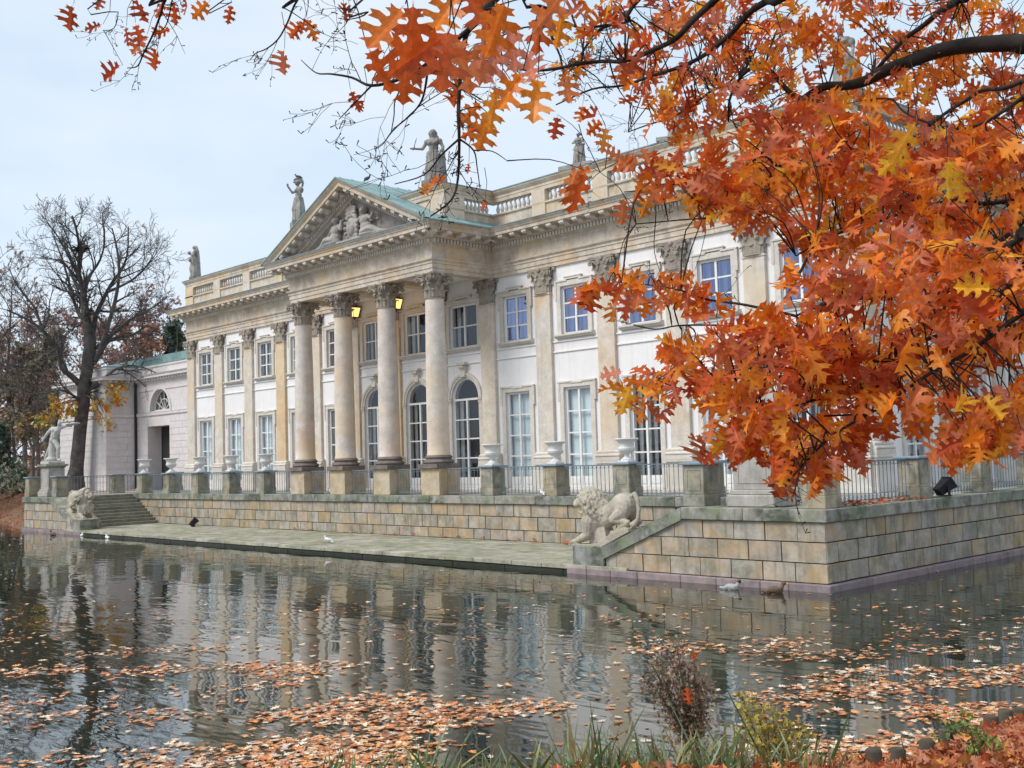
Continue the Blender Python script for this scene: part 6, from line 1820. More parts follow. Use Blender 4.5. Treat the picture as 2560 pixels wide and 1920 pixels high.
def inside(p, poly):
    x, y = p; c = False
    for i in range(len(poly)):
        (x0, y0), (x1, y1) = poly[i], poly[i - 1]
        if (y0 > y) != (y1 > y) and x < (x1 - x0) * (y - y0) / (y1 - y0) + x0: c = not c
    return c
KO = 2560 / 2212
def fill(poly, n, D, size, leaves=(4, 7), outw=0.7, yellow=0.02, maxtw=1.4):
    poly = [(x * KO, y * KO) for x, y in poly]
    x0, x1 = min(p[0] for p in poly), max(p[0] for p in poly); y0, y1 = min(p[1] for p in poly), max(p[1] for p in poly)
    k = 0
    while k < n:
        q = (r_.uniform(x0, x1), r_.uniform(y0, y1))
        if not inside(q, poly): continue
        k += 1
        c = at(q[0], q[1], r_.uniform(*D))
        best = min(bpts, key=lambda b: (b[0] - c).length_squared)
        v = c - best[0]
        if v.length > 0.06:
            if v.length > maxtw: continue
            m = best[0] + v * 0.5 + rv(r_) * v.length * 0.18 + UP * 0.05
            tw.tube([p - OAKB for p in smooth_line([best[0], m, c], 3)], [min(best[1] * 0.6, 0.0055), 0.0045, 0.004, 0.0035, 0.003, 0.0026, 0.0022], 4, cap=False)
        outd = (v.normalized() * 0.5 - CR * outw).normalized() if v.length > 0.02 else -CR
        cluster(c, outd, r_.randint(*leaves), size, yellow)
# dense right mass (polygons are in overview pixels)
fill([(1425, 775), (1500, 722), (1620, 690), (1700, 640), (1790, 590), (1900, 540), (2260, 520), (2260, 945), (2150, 955), (2060, 920), (1960, 890), (1880, 915), (1850, 990), (1700, 1010), (1670, 955), (1560, 905), (1460, 855), (1430, 820)], 178, (4.6, 5.7), (0.10, 0.165), (3, 6))
fill([(1900, 560), (2260, 540), (2260, 940), (1900, 870)], 22, (4.2, 5.0), (0.12, 0.18), (3, 5))
fill([(1390, 390), (1480, 340), (1560, 290), (1700, 235), (1850, 205), (2260, 240), (2260, 540), (1900, 540), (1800, 510), (1660, 492), (1560, 462), (1430, 435)], 170, (5.6, 6.8), (0.105, 0.17), (3, 6), yellow=0.03)
fill([(1700, 260), (2260, 260), (2260, 540), (1850, 520)], 34, (5.2, 6.2), (0.12, 0.18), (3, 6), yellow=0.05)
fill([(1480, -20), (2260, -20), (2260, 230), (1700, 225), (1500, 300), (1330, 225), (1390, 110)], 185, (7.0, 8.8), (0.11, 0.18), (2, 5))
fill([(1900, -20), (2260, -20), (2260, 230), (1950, 220)], 26, (7.6, 8.8), (0.12, 0.19), (3, 5))
fill([(1240, -20), (1500, -20), (1440, 120), (1260, 120)], 20, (5.4, 6.4), (0.10, 0.16), (1, 3))
fill([(1295, 605), (1390, 598), (1500, 615), (1520, 640), (1470, 668), (1380, 655), (1310, 630)], 12, (5.5, 6.0), (0.11, 0.16), (3, 5))
fill([(1375, 830), (1430, 818), (1450, 870), (1400, 860)], 4, (5.0, 5.3), (0.11, 0.15), (3, 5))
fill([(1560, 890), (1660, 890), (1660, 940), (1580, 930)], 9, (4.9, 5.3), (0.11, 0.16), (3, 5))
fill([(2060, 900), (2212, 920), (2212, 970), (2080, 950)], 8, (4.4, 4.8), (0.12, 0.17), (2, 4))
fill([(1670, 970), (1850, 960), (1830, 1015), (1700, 1025)], 9, (4.6, 4.9), (0.11, 0.16), (3, 5))
fill([(1230, 90), (1480, 90), (1440, 210), (1260, 210)], 7, (6.0, 6.5), (0.10, 0.15), (1, 2))
# single leaves against the sky: overview pixel of the leaf's middle, length in those pixels, pointing angle (degrees, 270 = down), colour
SINGLE = [(835, 60, 140, 235, 1), (890, 70, 150, 268, 0), (905, 115, 150, 215, 0), (960, 120, 150, 262, 0), (1000, 135, 130, 285, 3), (1035, 110, 120, 250, 3), (1075, 60, 130, 255, 1), (1110, 90, 105, 290, 7), (1065, 130, 105, 245, 7), (1160, 50, 100, 250, 0), (1190, 20, 120, 230, 1), (1210, 60, 80, 260, 2), (820, 150, 110, 300, 0), (875, 170, 105, 262, 0), (1030, 20, 120, 300, 0), (960, 30, 120, 240, 1),
          (1065, 235, 95, 265, 2), (1100, 195, 105, 235, 1), (1155, 215, 110, 262, 2), (985, 195, 65, 250, 0), (1015, 245, 80, 225, 1), (1045, 285, 85, 255, 1), (1025, 280, 70, 215, 0), (1145, 150, 90, 280, 7),
          (1200, 275, 55, 262, 4), (1225, 190, 70, 268, 3), (1305, 300, 62, 262, 2), (1285, 275, 45, 220, 1), (1235, 390, 75, 240, 1), (1262, 405, 80, 270, 0), (1255, 375, 60, 205, 1), (1345, 455, 60, 262, 3), (1395, 445, 60, 250, 2),
          (935, 398, 40, 255, 1), (918, 408, 36, 235, 2), (950, 388, 34, 205, 1), (1012, 365, 26, 265, 4), (1045, 442, 24, 255, 4), (1257, 250, 50, 265, 1),
          (150, 35, 55, 250, 4), (205, 58, 40, 195, 4), (270, 75, 42, 265, 4), (300, 75, 55, 285, 0), (300, 95, 55, 230, 0), (350, 68, 50, 195, 0), (335, 125, 48, 260, 0), (240, 152, 55, 205, 4), (300, 20, 50, 275, 4), (345, 15, 48, 240, 0), (375, 25, 48, 262, 0), (405, 15, 46, 280, 4), (435, 20, 52, 230, 1), (496, 30, 45, 258, 4), (215, 5, 40, 250, 4),
          (612, 132, 55, 265, 3), (640, 65, 45, 225, 0), (672, 62, 50, 290, 1), (655, 55, 40, 250, 0), (745, 25, 45, 280, 4), (765, 215, 45, 290, 4), (840, 175, 26, 260, 4), (780, 232, 24, 240, 4),
          (1300, 620, 60, 200, 0), (1335, 632, 60, 235, 0), (1360, 605, 55, 180, 1), (1450, 640, 60, 300, 2), (1480, 600, 55, 220, 1),
          (1965, 300, 95, 250, 9), (2050, 385, 95, 275, 9), (1935, 345, 85, 225, 9), (2070, 400, 80, 290, 5), (1955, 185, 60, 262, 5)]
for x, y, L, a, ci in SINGLE:
    D = max(2.6, min(7.2, 0.165 * FPX / (L * KO)))
    Lm = L * KO / FPX * D
    d = (CR * cos(radians(a)) + CU * sin(radians(a)) + CF * r_.uniform(-0.25, 0.25)).normalized()
    c = at(x * KO, y * KO, D) - d * Lm * 0.5
    nr = (-CF + rv(r_) * 0.45).normalized()
    leafs.append((c, d, nr, Lm, r_.randrange(4), tuple(v * r_.uniform(0.9, 1.1) for v in OAKC[ci])))
    best = min(bpts, key=lambda b: (b[0] - c).length_squared)
    v = c - best[0]
    if v.length >= 0.55:
        tw.tube([c - OAKB, c - d * 0.05 + UP * 0.07 - OAKB, c - d * 0.06 + UP * 0.16 + rv(r_) * 0.04 - OAKB], [0.0015, 0.002, 0.0024], 4, cap=False)
    elif 0.03 < v.length:
        m = best[0] + v * 0.55 + rv(r_) * v.length * 0.12 + UP * v.length * 0.1
        tw.tube([p - OAKB for p in smooth_line([best[0], m, c], 3)], [0.0035, 0.003, 0.0028, 0.0024, 0.002, 0.0017, 0.0015], 4, cap=False)
for S, R_, r0, joined in starts:
    if not joined: continue
    for i in range(3, 14):
        if inframe(S[i], 420) or r_.random() < 0.25: continue
        for q in range(2):
            c = S[i].lerp(S[i + 1], r_.random()) + rv(r_) * r_.uniform(0.15, 0.6)
            if inframe(c, 330): continue
            tw.tube([p - OAKB for p in smooth_line([S[i], S[i].lerp(c, 0.5) + UP * 0.06 + rv(r_) * 0.05, c], 3)], [0.007, 0.006, 0.0055, 0.005, 0.004, 0.003, 0.0025], 4, cap=False)
            cluster(c, (c - S[i]).normalized(), r_.randint(3, 6), (0.11, 0.18))
o = tw.build('twigs', M['bark'], oak, recalc=False); o['kind'] = 'stuff'
# the 300 leaves that show largest are leaves of their own, the rest one mass
def show(l):
    f = inframe(l[0] + l[1] * l[3] * 0.5)
    return l[3] / f[2] if f else 0
leafs.sort(key=show, reverse=True)
def quant(c):
    return min(range(len(OAKC)), key=lambda i: sum((a - b) ** 2 for a, b in zip(OAKC[i], c)))
def leaf_mesh(shape, ci):
    def mk():
        vs, fs = LEAVES[shape]
        mb = MB().add(vs, fs)
        return mb.mesh('leaf', M['leaf'], 60, recalc=False, attr=vtint(vs, OAKC[ci], random.Random(ci)))
    return shared(('leaf', shape, ci), mk)
for b, d, nr, L, sh_, col in leafs[:300]:
    _, (x, dd, n) = place_leaf([], b, d, nr, L)
    m = Matrix((x, dd, n)).transposed()
    ob = link('leaf', leaf_mesh(sh_, quant(col)), oak, b - OAKB, m.to_euler(), (L * r_.uniform(0.75, 1.12), L, L * r_.uniform(0.4, 1.9)))
mass = MB(); cols = []
for b, d, nr, L, sh_, col in leafs[300:]:
    vs, fs = LEAVES[sh_]
    kx, kz = r_.uniform(0.72, 1.15), r_.uniform(0.3, 2.2)
    pv_, _ = place_leaf([(a_ * kx, b_, c_ * kz) for a_, b_, c_ in vs], b - OAKB, d, nr, L)
    mass.add(pv_, fs); cols += vtint(vs, col, r_)
o = mass.build('foliage', M['leaf'], oak, smooth=60, recalc=False, attr=cols); o['kind'] = 'stuff'

# ================================================================== great bare tree by the pavilion
r_ = random.Random(33)
TD = 77.0
base = at(189, 1232, TD); base.z = -0.2
bt = empty('bare_tree', base); tag(bt, 'great leafless tree with a dark thick trunk beside the pavilion', 'tree')
tpx = [(188, 1236), (190, 1190), (197, 1113), (207, 1012), (214, 952), (222, 886), (224, 841), (217, 800), (209, 750), (205, 715), (200, 682), (200, 625), (188, 567), (180, 540)]
trad = [0.66, 0.52, 0.46, 0.43, 0.42, 0.38, 0.33, 0.26, 0.21, 0.18, 0.15, 0.10, 0.06, 0.035]
TP = [at(x, y, TD) - base for x, y in tpx]
S = smooth_line(TP, 3)
RR = [trad[min(i // 3, 13)] for i in range(len(S))]
RR = [(RR[max(i - 1, 0)] + RR[i] + RR[min(i + 1, len(RR) - 1)]) / 3 * r_.uniform(0.96, 1.05) for i in range(len(RR))]
tt = MB().tube(S, RR, 18)
tt.v = [tuple(Vector(v) + rv(r_) * 0.035 + Vector((noise.noise(Vector((v[0] * 1.2, v[1] * 1.2, v[2] * 0.5))), noise.noise(Vector((v[1] * 1.3, v[0], v[2] * 0.6 + 7))), 0)) * 0.13) for v in tt.v]
tt.build('trunk', M['bark_tree'], bt, smooth=40)
crown = MB()
LIMBS = [([(205, 965), (178, 940), (156, 920), (146, 876), (128, 850), (98, 818), (52, 790), (17, 775)], 0.24, -3),
         ([(150, 900), (120, 850), (98, 800), (87, 769), (55, 730), (35, 700), (20, 660)], 0.13, -1),
         ([(231, 840), (240, 790), (255, 755), (278, 711), (301, 677), (318, 636), (321, 567)], 0.20, 2),
         ([(240, 900), (252, 870), (275, 798), (292, 732), (298, 668), (290, 610), (280, 570)], 0.20, -2),
         ([(235, 910), (249, 891), (275, 850), (333, 836), (370, 815), (405, 836), (430, 850)], 0.14, 1),
         ([(225, 970), (246, 957), (289, 923), (330, 914), (375, 925), (420, 950)], 0.13, -2),
         ([(222, 830), (228, 807), (202, 795), (174, 794)], 0.16, 0),
         ([(215, 800), (195, 781), (182, 740), (162, 668), (145, 620), (127, 575)], 0.14, 3),
         ([(205, 1000), (185, 990), (150, 975), (90, 985), (30, 960)], 0.10, -3),
         ([(240, 870), (290, 830), (340, 790), (380, 770), (420, 740)], 0.13, 3),
         ([(208, 740), (225, 690), (250, 650), (262, 600), (255, 545)], 0.13, 1),
         ([(209, 720), (190, 680), (170, 640), (150, 600), (120, 560)], 0.11, -2),
         ([(270, 730), (330, 700), (370, 660), (390, 620)], 0.10, 2)]
for pxs, rr_, dz in LIMBS:
    n = len(pxs)
    P = smooth_line([at(x, y, TD + dz * i / (n - 1)) - base for i, (x, y) in enumerate(pxs)], 3)
    rad = [max(0.03, rr_ * (1 - 0.8 * i / (len(P) - 1))) for i in range(len(P))]
    crown.tube(P, rad, 8, cap=False)
    sprout(crown, P, rad, 5.6, 3, r_, (10, 7, 5), 0.26, 0.045, (0.5, 1.2), (0.40, 0.68), 0.5, None, 0.011, 0.18)
sprout(crown, S[20:], RR[20:], 5.4, 3, r_, (13, 7, 5), 0.24, 0.055, (0.4, 1.0), (0.45, 0.7), 0.5, None, 0.011, 0.0)
crown.build('crown', M['bark_tree'], bt, recalc=False)
ns = at(202, 622, TD); nest = MB()
for k in range(90):
    a = r_.uniform(0, 2 * pi); p = ns + Vector((cos(a) * 0.35, sin(a) * 0.35, r_.uniform(-0.15, 0.12)))
    nest.tube([p - ns, p - ns + Vector((-sin(a), cos(a), r_.uniform(-0.2, 0.3))) * 0.5], 0.02, 3)
nest.ell((0, 0, -0.05), (0.36, 0.36, 0.2), 8, 6)
tag(nest.build('nest', M['bark'], loc=ns), 'dark birds nest of twigs high in the bare tree', 'nest')

# ---- a sapling with yellow and orange leaves at the foot of the bare tree
def leafy(mb, cols, pts, n, size, pal, r_, spread, lo=LOWLEAF):
    for p in pts:
        for k in range(n):
            q = p + rv(r_) * spread * r_.random()
            L = r_.uniform(*size)
            vs, fs = lo[r_.randrange(len(lo))]
            pv2, _ = place_leaf(vs, q, (rv(r_) - UP * 0.4).normalized(), rv(r_), L)
            mb.add(pv2, fs); c = r_.choice(pal); cols += [(*[v * r_.uniform(0.85, 1.15) for v in c], 1)] * len(vs)
YEL = [(0.72, 0.42, 0.05), (0.62, 0.28, 0.03), (0.55, 0.45, 0.08), (0.62, 0.20, 0.03), (0.40, 0.36, 0.06)]
def shoots(px_list, foot, pal, size=(0.25, 0.5), n=9, spread=0.7):
    w_ = MB(); f_ = MB(); cols = []; pts = []
    b = at(*foot, TD) - base
    for x, y in px_list:
        e = at(x, y, TD + r_.uniform(-2.5, 1.0)) - base
        m = b.lerp(e, 0.55) + UP * 0.5 + rv(r_) * 0.25
        w_.tube(smooth_line([b, m, e], 4), [0.05, 0.045, 0.04, 0.035, 0.03, 0.026, 0.022, 0.02, 0.016], 4, cap=False)
        pts.append(e)
        if r_.random() < 0.6: pts.append(m.lerp(e, 0.6))
    sh_o = w_.build('leafy_shoot', M['bark_tree'], bt, recalc=False)
    leafy(f_, cols, pts, n, size, pal, r_, spread)
    o = f_.build('foliage', M['litter'], sh_o, recalc=False, attr=cols); o['kind'] = 'stuff'
shoots([(290, 985), (305, 1000), (322, 1005), (280, 1000), (255, 1025), (245, 1040), (262, 1050), (275, 1065), (290, 1070), (255, 1010), (300, 970), (310, 960), (268, 1078), (240, 1020)], (211, 985), YEL, n=10, spread=0.55)
shoots([(140, 1000), (155, 1020), (170, 1030), (120, 1045), (105, 1050), (130, 1030), (90, 1055), (160, 1045), (180, 1015), (60, 1050)], (203, 1000), YEL, n=10, spread=0.7)

# ================================================================== woodland beyond: bare and russet trees
def wood_tree(seed, H, pal, nleaf, kids=(10, 7, 5), lsize=(0.3, 0.55), ev=False):
    q_ = random.Random(seed)
    tr = MB(); cr = MB(); fo = MB(); cols = []; tips = []
    pts = [Vector((0, 0, -0.3))]; d = Vector((0, 0, 1))
    for i in range(9):
        d = (d + rv(q_) * 0.07 + UP * 0.1).normalized(); pts.append(pts[-1] + d * H / 9)
    rad = [H * 0.016 * (1 - 0.88 * i / 9) for i in range(10)]
    tr.tube(pts, rad, 8)
    if not ev:
        sprout(cr, pts, rad, H * 0.42, 3, q_, kids, 0.2, 0.06, (0.45, 1.0), (0.45, 0.75), 1.0, tips, 0.02, 0.28)
        tips = [t[0] for t in tips]; q_.shuffle(tips)
        leafy(fo, cols, tips[:nleaf], 3, lsize, pal, q_, 0.8)
    else:
        for k in range(nleaf):
            t = q_.random() ** 0.8; a = q_.uniform(0, 2 * pi); rr_ = H * 0.24 * (1 - t) * q_.uniform(0.35, 1.05) + 0.2
            leafy(fo, cols, [Vector((rr_ * cos(a), rr_ * sin(a), H * (0.06 + 0.94 * t) - rr_ * 0.12))], 5, lsize, pal, q_, 0.5)
        for k in range(40):
            t = k / 40; a = q_.uniform(0, 2 * pi); rr_ = H * 0.22 * (1 - t)
            cr.tube([Vector((0, 0, H * (0.06 + 0.94 * t))), Vector((rr_ * cos(a), rr_ * sin(a), H * (0.06 + 0.94 * t) - rr_ * 0.15))], [0.05, 0.02], 4, cap=False)
    tm = tr.mesh('trunk', M['bark_far'], 60, recalc=False); cm = cr.mesh('branches', M['bark_far'], None, recalc=False); fm = fo.mesh('foliage', M['litter'], None, recalc=False, attr=cols)
    return tm, cm, fm
RUS = [(0.40, 0.19, 0.12), (0.46, 0.24, 0.15), (0.34, 0.20, 0.15), (0.50, 0.25, 0.11)]
PUR = [(0.36, 0.24, 0.23), (0.42, 0.28, 0.26), (0.33, 0.22, 0.21), (0.46, 0.29, 0.22)]
OLV = [(0.33, 0.29, 0.20), (0.29, 0.27, 0.19), (0.40, 0.33, 0.23), (0.24, 0.23, 0.17)]
EVG = [(0.05, 0.085, 0.055), (0.07, 0.11, 0.065), (0.04, 0.07, 0.05)]
KIND = {'purple': wood_tree(51, 17, PUR, 420), 'russet': wood_tree(52, 15, RUS, 600), 'olive': wood_tree(53, 13, OLV, 750, lsize=(0.25, 0.5)), 'ever': wood_tree(54, 13, EVG, 420, ev=True, lsize=(0.4, 0.7)), 'bare': wood_tree(55, 18, PUR, 60)}
WOOD = [('bare', 20, 92, 1.0, 'grey leafless tree at the left edge of the photo'), ('bare', 62, 99, 0.95, 'thin grey leafless tree between the photo edge and the great bare tree'), ('purple', 115, 128, 1.12, 'purplish brown tree behind the great bare trunk, left side'), ('purple', 300, 118, 0.98, 'purplish brown tree rising over the pavilion roof, centre'), ('russet', 352, 122, 1.12, 'russet tree over the right part of the pavilion roof'), ('russet', 255, 132, 1.0, 'russet tree just right of the great bare trunk'), ('purple', 405, 126, 1.16, 'purplish tree at the corner of the palace cornice'), ('purple', 190, 140, 1.2, 'tall purplish tree far behind the great bare tree'),
        ('olive', 45, 92, 0.85, 'olive brown leafy tree low at the left edge'), ('olive', 100, 90, 0.95, 'olive brown tree left of the lunging statue'), ('bare', -30, 88, 1.0, 'grey leafless tree cut by the left edge'), ('russet', 85, 104, 0.80, 'rusty tree with orange leaves behind the lunging statue'), ('ever', 6, 84, 0.40, 'dark evergreen at the far left above the path'), ('ever', 440, 122, 1.35, 'tall dark conifer peeping over the left end of the palace'),
        ('russet', -90, 100, 1.0, 'russet tree beyond the left edge'), ('purple', -60, 130, 1.25, 'purplish tree beyond the left edge'), ('olive', 130, 112, 1.05, 'olive brown tree behind the pavilion left wall'), ('bare', 470, 135, 1.0, 'pale bare tree tip above the left cornice')]
for i, (kd, px_, D, sc, lab) in enumerate(WOOD):
    b = at(px_, 1215, D); b.z = -0.1
    t = empty({'ever': 'conifer'}.get(kd, 'woodland_tree'), b, r_.uniform(0, 6.28)); tag(t, lab, 'tree', 'woodland trees behind the pavilion')
    for nm, me in zip(('trunk', 'branches', 'foliage'), KIND[kd]): link(nm, me, t, scale=(sc, sc, sc))
# far belt of wood that reads as one mass
belt = MB(); cols = []
q_ = random.Random(8)
for k in range(5200):
    px_ = q_.uniform(-900, 560); D = q_.uniform(135, 190); h = 12 * q_.random() ** 0.75 * (1 + 0.25 * sin(px_ * 0.02))
    p = at(px_, 1213, D); p.z = h
    vs, fs = LOWLEAF[k % 4]
    c = q_.choice(PUR + RUS + OLV)
    pv2, _ = place_leaf(vs, p, rv(q_), rv(q_), q_.uniform(0.9, 2.0)); belt.add(pv2, fs); cols += [(*c, 1)] * len(vs)
o = belt.build('distant_wood', M['litter'], recalc=False, attr=cols); tag(o, 'hazy brown mass of distant woodland behind the trees at left', 'woodland', kind='stuff')
hedge = MB(); cols = []
for k in range(2600):
    px_ = q_.uniform(-300, 62); D = q_.uniform(74, 92); p = at(px_, 1213, D); p.z = q_.uniform(0, 2.2) * q_.uniform(0.5, 1.2)
    vs, fs = LOWLEAF[k % 4]; c = q_.choice(EVG + OLV[:2])
    pv2, _ = place_leaf(vs, p, rv(q_), rv(q_), q_.uniform(0.3, 0.6)); hedge.add(pv2, fs); cols += [(*c, 1)] * len(vs)
o = hedge.build('undergrowth', M['litter'], recalc=False, attr=cols); tag(o, 'dark green undergrowth behind the path at the far left', 'undergrowth', kind='stuff')

# ================================================================== fallen leaves on the water and the banks
def zray(px_, py_, z):
    d = CF + CR * ((px_ - 1280) / FPX) - CU * ((py_ - 960) / FPX)
    t = (z - CAM.z) / d.z
    return CAM + d * t
FLC = [(0.798, 0.394, 0.187), (0.73, 0.267, 0.088), (0.912, 0.638, 0.418), (0.752, 0.348, 0.143), (0.92, 0.696, 0.484), (0.593, 0.197, 0.072), (0.92, 0.766, 0.55), (0.798, 0.441, 0.242), (0.41, 0.151, 0.066), (0.684, 0.255, 0.099), (0.85, 0.36, 0.1), (0.88, 0.74, 0.62)]  # the palest tints carry sky highlights on wet leaves in their colour
q_ = random.Random(17)
fl_ = MB(); cols = []
def fbm(p): return noise.noise(p) + 0.5 * noise.noise(p * 2.1) + 0.25 * noise.noise(p * 4.3)
def ss(a, b, x):
    t = max(0.0, min(1.0, (x - a) / (b - a))); return t * t * (3 - 2 * t)
cnt = 0
CF2 = Vector((CF.x, CF.y, 0)).normalized(); CR2 = Vector((-CF2.y, CF2.x, 0)) * -1
for k in range(150000):
    d = 10.8 + 40 * q_.random() ** 1.5
    lat = q_.uniform(-0.62, 0.62) * d
    p = Vector((CAM.x, CAM.y, 0)) + CF2 * d + CR2 * lat
    if p.y > DF - 0.35 and abs(p.x) < XS + 0.2: continue
    if p.x > 33.1: continue
    f = inframe(Vector((p.x, p.y, WAT)), 500)
    if not f: continue
    x, y, _ = f
    n = fbm(Vector((p.x * 0.30, p.y * 0.30, 1.7))) + 0.75 * noise.noise(Vector((lat * 0.10, d * 0.85, 5.0)))
    band = ss(1560, 1700, y) * 0.85 + 0.15 * ss(1480, 1560, y)
    thr = 0.50
    if x < 620: band *= 1.0 if y < 1790 else 0.45
    if x > 1750: thr = 0.20 - 0.45 * ss(1750, 1950, x) * ss(1560, 1700, y); band = max(band, ss(1540, 1680, y))
    if x > 2200 and y > 1560: thr = min(thr, -0.20)
    if 620 < x < 1850: thr = 0.44 - 0.09 * ss(1720, 1900, y)
    rho = ss(thr - 0.12, thr + 0.30, n) * band * 0.62 + 0.005 + 0.013 * ss(1420, 1600, y)
    if x > 1800: rho += 0.52 * ss(1800, 2050, x) * ss(1590, 1680, y) * ss(-0.25, 0.35, noise.noise(Vector((lat * 0.22, d * 1.1, 9.0))) + 0.5 * noise.noise(Vector((lat * 0.9, d * 2.0, 2.0))))
    dens = (d / 14.0) ** 0.2
    if q_.random() > rho * dens: continue
    L = 0.055 + 0.12 * q_.random() ** 1.2
    vs, fs = LOWLEAF[q_.randrange(4)]
    dirv = Vector((q_.uniform(-1, 1), q_.uniform(-1, 1), 0)).normalized()
    pv2, _ = place_leaf([(a, b, abs(c) * 0.35) for a, b, c in vs], Vector((p.x, p.y, WAT + q_.uniform(0.004, 0.014))), dirv + UP * q_.uniform(-0.03, 0.06), (UP + rv(q_) * 0.10).normalized(), L)
    fl_.add([(a, b, max(c, WAT + 0.003)) for a, b, c in pv2], fs)
    c = q_.choice(FLC); kx = q_.uniform(0.8, 1.15); cols += vtint(vs, [v * kx for v in c], q_); cnt += 1
o = fl_.build('floating_leaves', M['litter'], recalc=False, attr=cols); tag(o, 'drifts of fallen tan and orange leaves floating on the pond', 'leaves', kind='stuff')

# ground litter on the near bank (height follows the bank)
bank = bpy.data.objects['near_bank']
bpy.context.view_layer.update()
def ground_z(x, y):
    ok, loc, nn, _ = bank.ray_cast(Vector((x, y, 20)), Vector((0, 0, -1)))
    return loc.z if ok else None
lit = MB(); cols = []
BNK = [Vector((a, b)) for a, b in NEAR]
LTC = [(0.52, 0.14, 0.05), (0.60, 0.19, 0.07), (0.42, 0.10, 0.045), (0.56, 0.24, 0.13), (0.62, 0.26, 0.06), (0.48, 0.17, 0.09)]
n_l = 0
for k in range(12000):
    a = q_.uniform(-28, -13) ; 
    if q_.random() < 0.6: p = Vector((33.52 + 3.4 * q_.random() ** 1.3, q_.uniform(-23, -14)))
    else:
        t = q_.random() * 0.55; e0, e1 = Vector((33.2, -20.9)), Vector((27.2, -25.7))
        if q_.random() < 0.5: continue
        p = e0.lerp(e1, t) + Vector((0.62, -0.78)) * (q_.random() ** 1.2 * 2.4 + 0.05)
    f = inframe(Vector((p.x, p.y, -1.5)), 260)
    if not f: continue
    z = ground_z(p.x, p.y)
    if z is None or z < WAT: continue
    vs, fs = (LEAVES if f[2] < 15 and k % 3 == 0 else LOWLEAF)[q_.randrange(4)]
    pv2, _ = place_leaf(vs, Vector((p.x, p.y, z + q_.uniform(0.01, 0.07) + (0.10 * q_.random() if p.x < 33.2 else 0))), (rv(q_) * Vector((1, 1, 0.5))).normalized(), (UP + rv(q_) * 0.7).normalized(), q_.uniform(0.10, 0.19))
    lit.add(pv2, fs); c = q_.choice(LTC); kx = q_.uniform(0.75, 1.15); cols += vtint(vs, [v * kx for v in c], q_); n_l += 1
o = lit.build('leaf_litter', M['litter'], recalc=False, attr=cols); tag(o, 'orange fallen oak leaves covering the near bank', 'leaves', kind='stuff')
# far bank litter
fb = bpy.data.objects['far_bank']; lit = MB(); cols = []
for k in range(5000):
    px_ = q_.uniform(-200, 70); py_ = q_.uniform(1236, 1322)
    p = zray(px_, py_, -0.9)
    x, y = p.x + q_.uniform(-3, 3), p.y + q_.uniform(-1.5, 1.5)
    ok, loc, nn, _ = fb.ray_cast(Vector((x, y, 20)), Vector((0, 0, -1)))
    if not ok or loc.z < WAT or x > -25.4: continue
    vs, fs = LOWLEAF[k % 4]
    pv2, _ = place_leaf(vs, loc + UP * q_.uniform(0.01, 0.06), (rv(q_) * Vector((1, 1, 0.3))).normalized(), (UP + rv(q_) * 0.6).normalized(), q_.uniform(0.14, 0.26))
    lit.add(pv2, fs); c = q_.choice(LTC); cols += [(*[v * q_.uniform(0.7, 1.1) for v in c], 1)] * len(vs)
o = lit.build('leaf_litter', M['litter'], recalc=False, attr=cols); tag(o, 'rusty fallen leaves on the sloping bank at the far left', 'leaves', kind='stuff')
# a few leaves blown against the landing wall and the right coping
lit = MB(); cols = []
for k in range(150):
    x = q_.uniform(12.2, 17.0) if k < 110 else q_.uniform(-5, 12); y = DT - 0.06 - abs(q_.gauss(0, 0.16)); z = ZL + 0.03
    vs, fs = LOWLEAF[k % 4]; pv2, _ = place_leaf(vs, Vector((x, y, z + q_.uniform(0, 0.05))), (rv(q_) * Vector((1, 1, 0.3))).normalized(), (UP + rv(q_) * 0.6).normalized(), q_.uniform(0.12, 0.2))
    lit.add(pv2, fs); c = q_.choice(LTC); cols += [(*c, 1)] * len(vs)
o = lit.build('leaf_litter', M['litter'], recalc=False, attr=cols); tag(o, 'red leaves gathered on the landing behind the right lion', 'leaves', kind='stuff')
lit = MB(); cols = []
for k in range(90):
    x = 25.0 + q_.uniform(-0.25, 0.12); y = q_.uniform(-7.2, -3.4)
    vs, fs = LOWLEAF[k % 4]; pv2, _ = place_leaf(vs, Vector((x, y, 0.02 + q_.uniform(0, 0.05))), (rv(q_) * Vector((1, 1, 0.3))).normalized(), (UP + rv(q_) * 0.6).normalized(), q_.uniform(0.12, 0.19))
    lit.add(pv2, fs); c = q_.choice(LTC); cols += [(*c, 1)] * len(vs)
o = lit.build('leaf_litter', M['litter'], recalc=False, attr=cols); tag(o, 'leaves caught under the railing on the right side coping', 'leaves', kind='stuff')

# ================================================================== plants on the near bank
def blades(mb, cols, p, n, Lr, pal, q_, spread=0.12, w=0.012, lean=0.45):
    for k in range(n):
        b = p + Vector((q_.gauss(0, spread), q_.gauss(0, spread), 0))
        L = q_.uniform(*Lr); d = (UP + rv(q_) * lean).normalized(); side = d.cross(rv(q_)).normalized()
        bend = rv(q_) * q_.uniform(0.05, 0.45); ww = w * q_.uniform(0.6, 1.3)
        vs = []; 
        for i in range(6):
            t = i / 5; c = b + d * L * t + bend * L * t * t - UP * 0.12 * L * t * t * t
            wd = ww * (1 - t ** 2.2) + 0.0008
            vs += [c - side * wd, c + side * wd]
        mb.add(vs, [(2 * i, 2 * i + 1, 2 * i + 3, 2 * i + 2) for i in range(5)])
        c = q_.choice(pal); kx = q_.uniform(0.75, 1.2)
        cols += [(*[v * kx for v in c], 1)] * len(vs)
GRN = [(0.15, 0.24, 0.07), (0.26, 0.35, 0.19), (0.32, 0.42, 0.27), (0.12, 0.19, 0.06), (0.38, 0.38, 0.14), (0.20, 0.30, 0.13)]
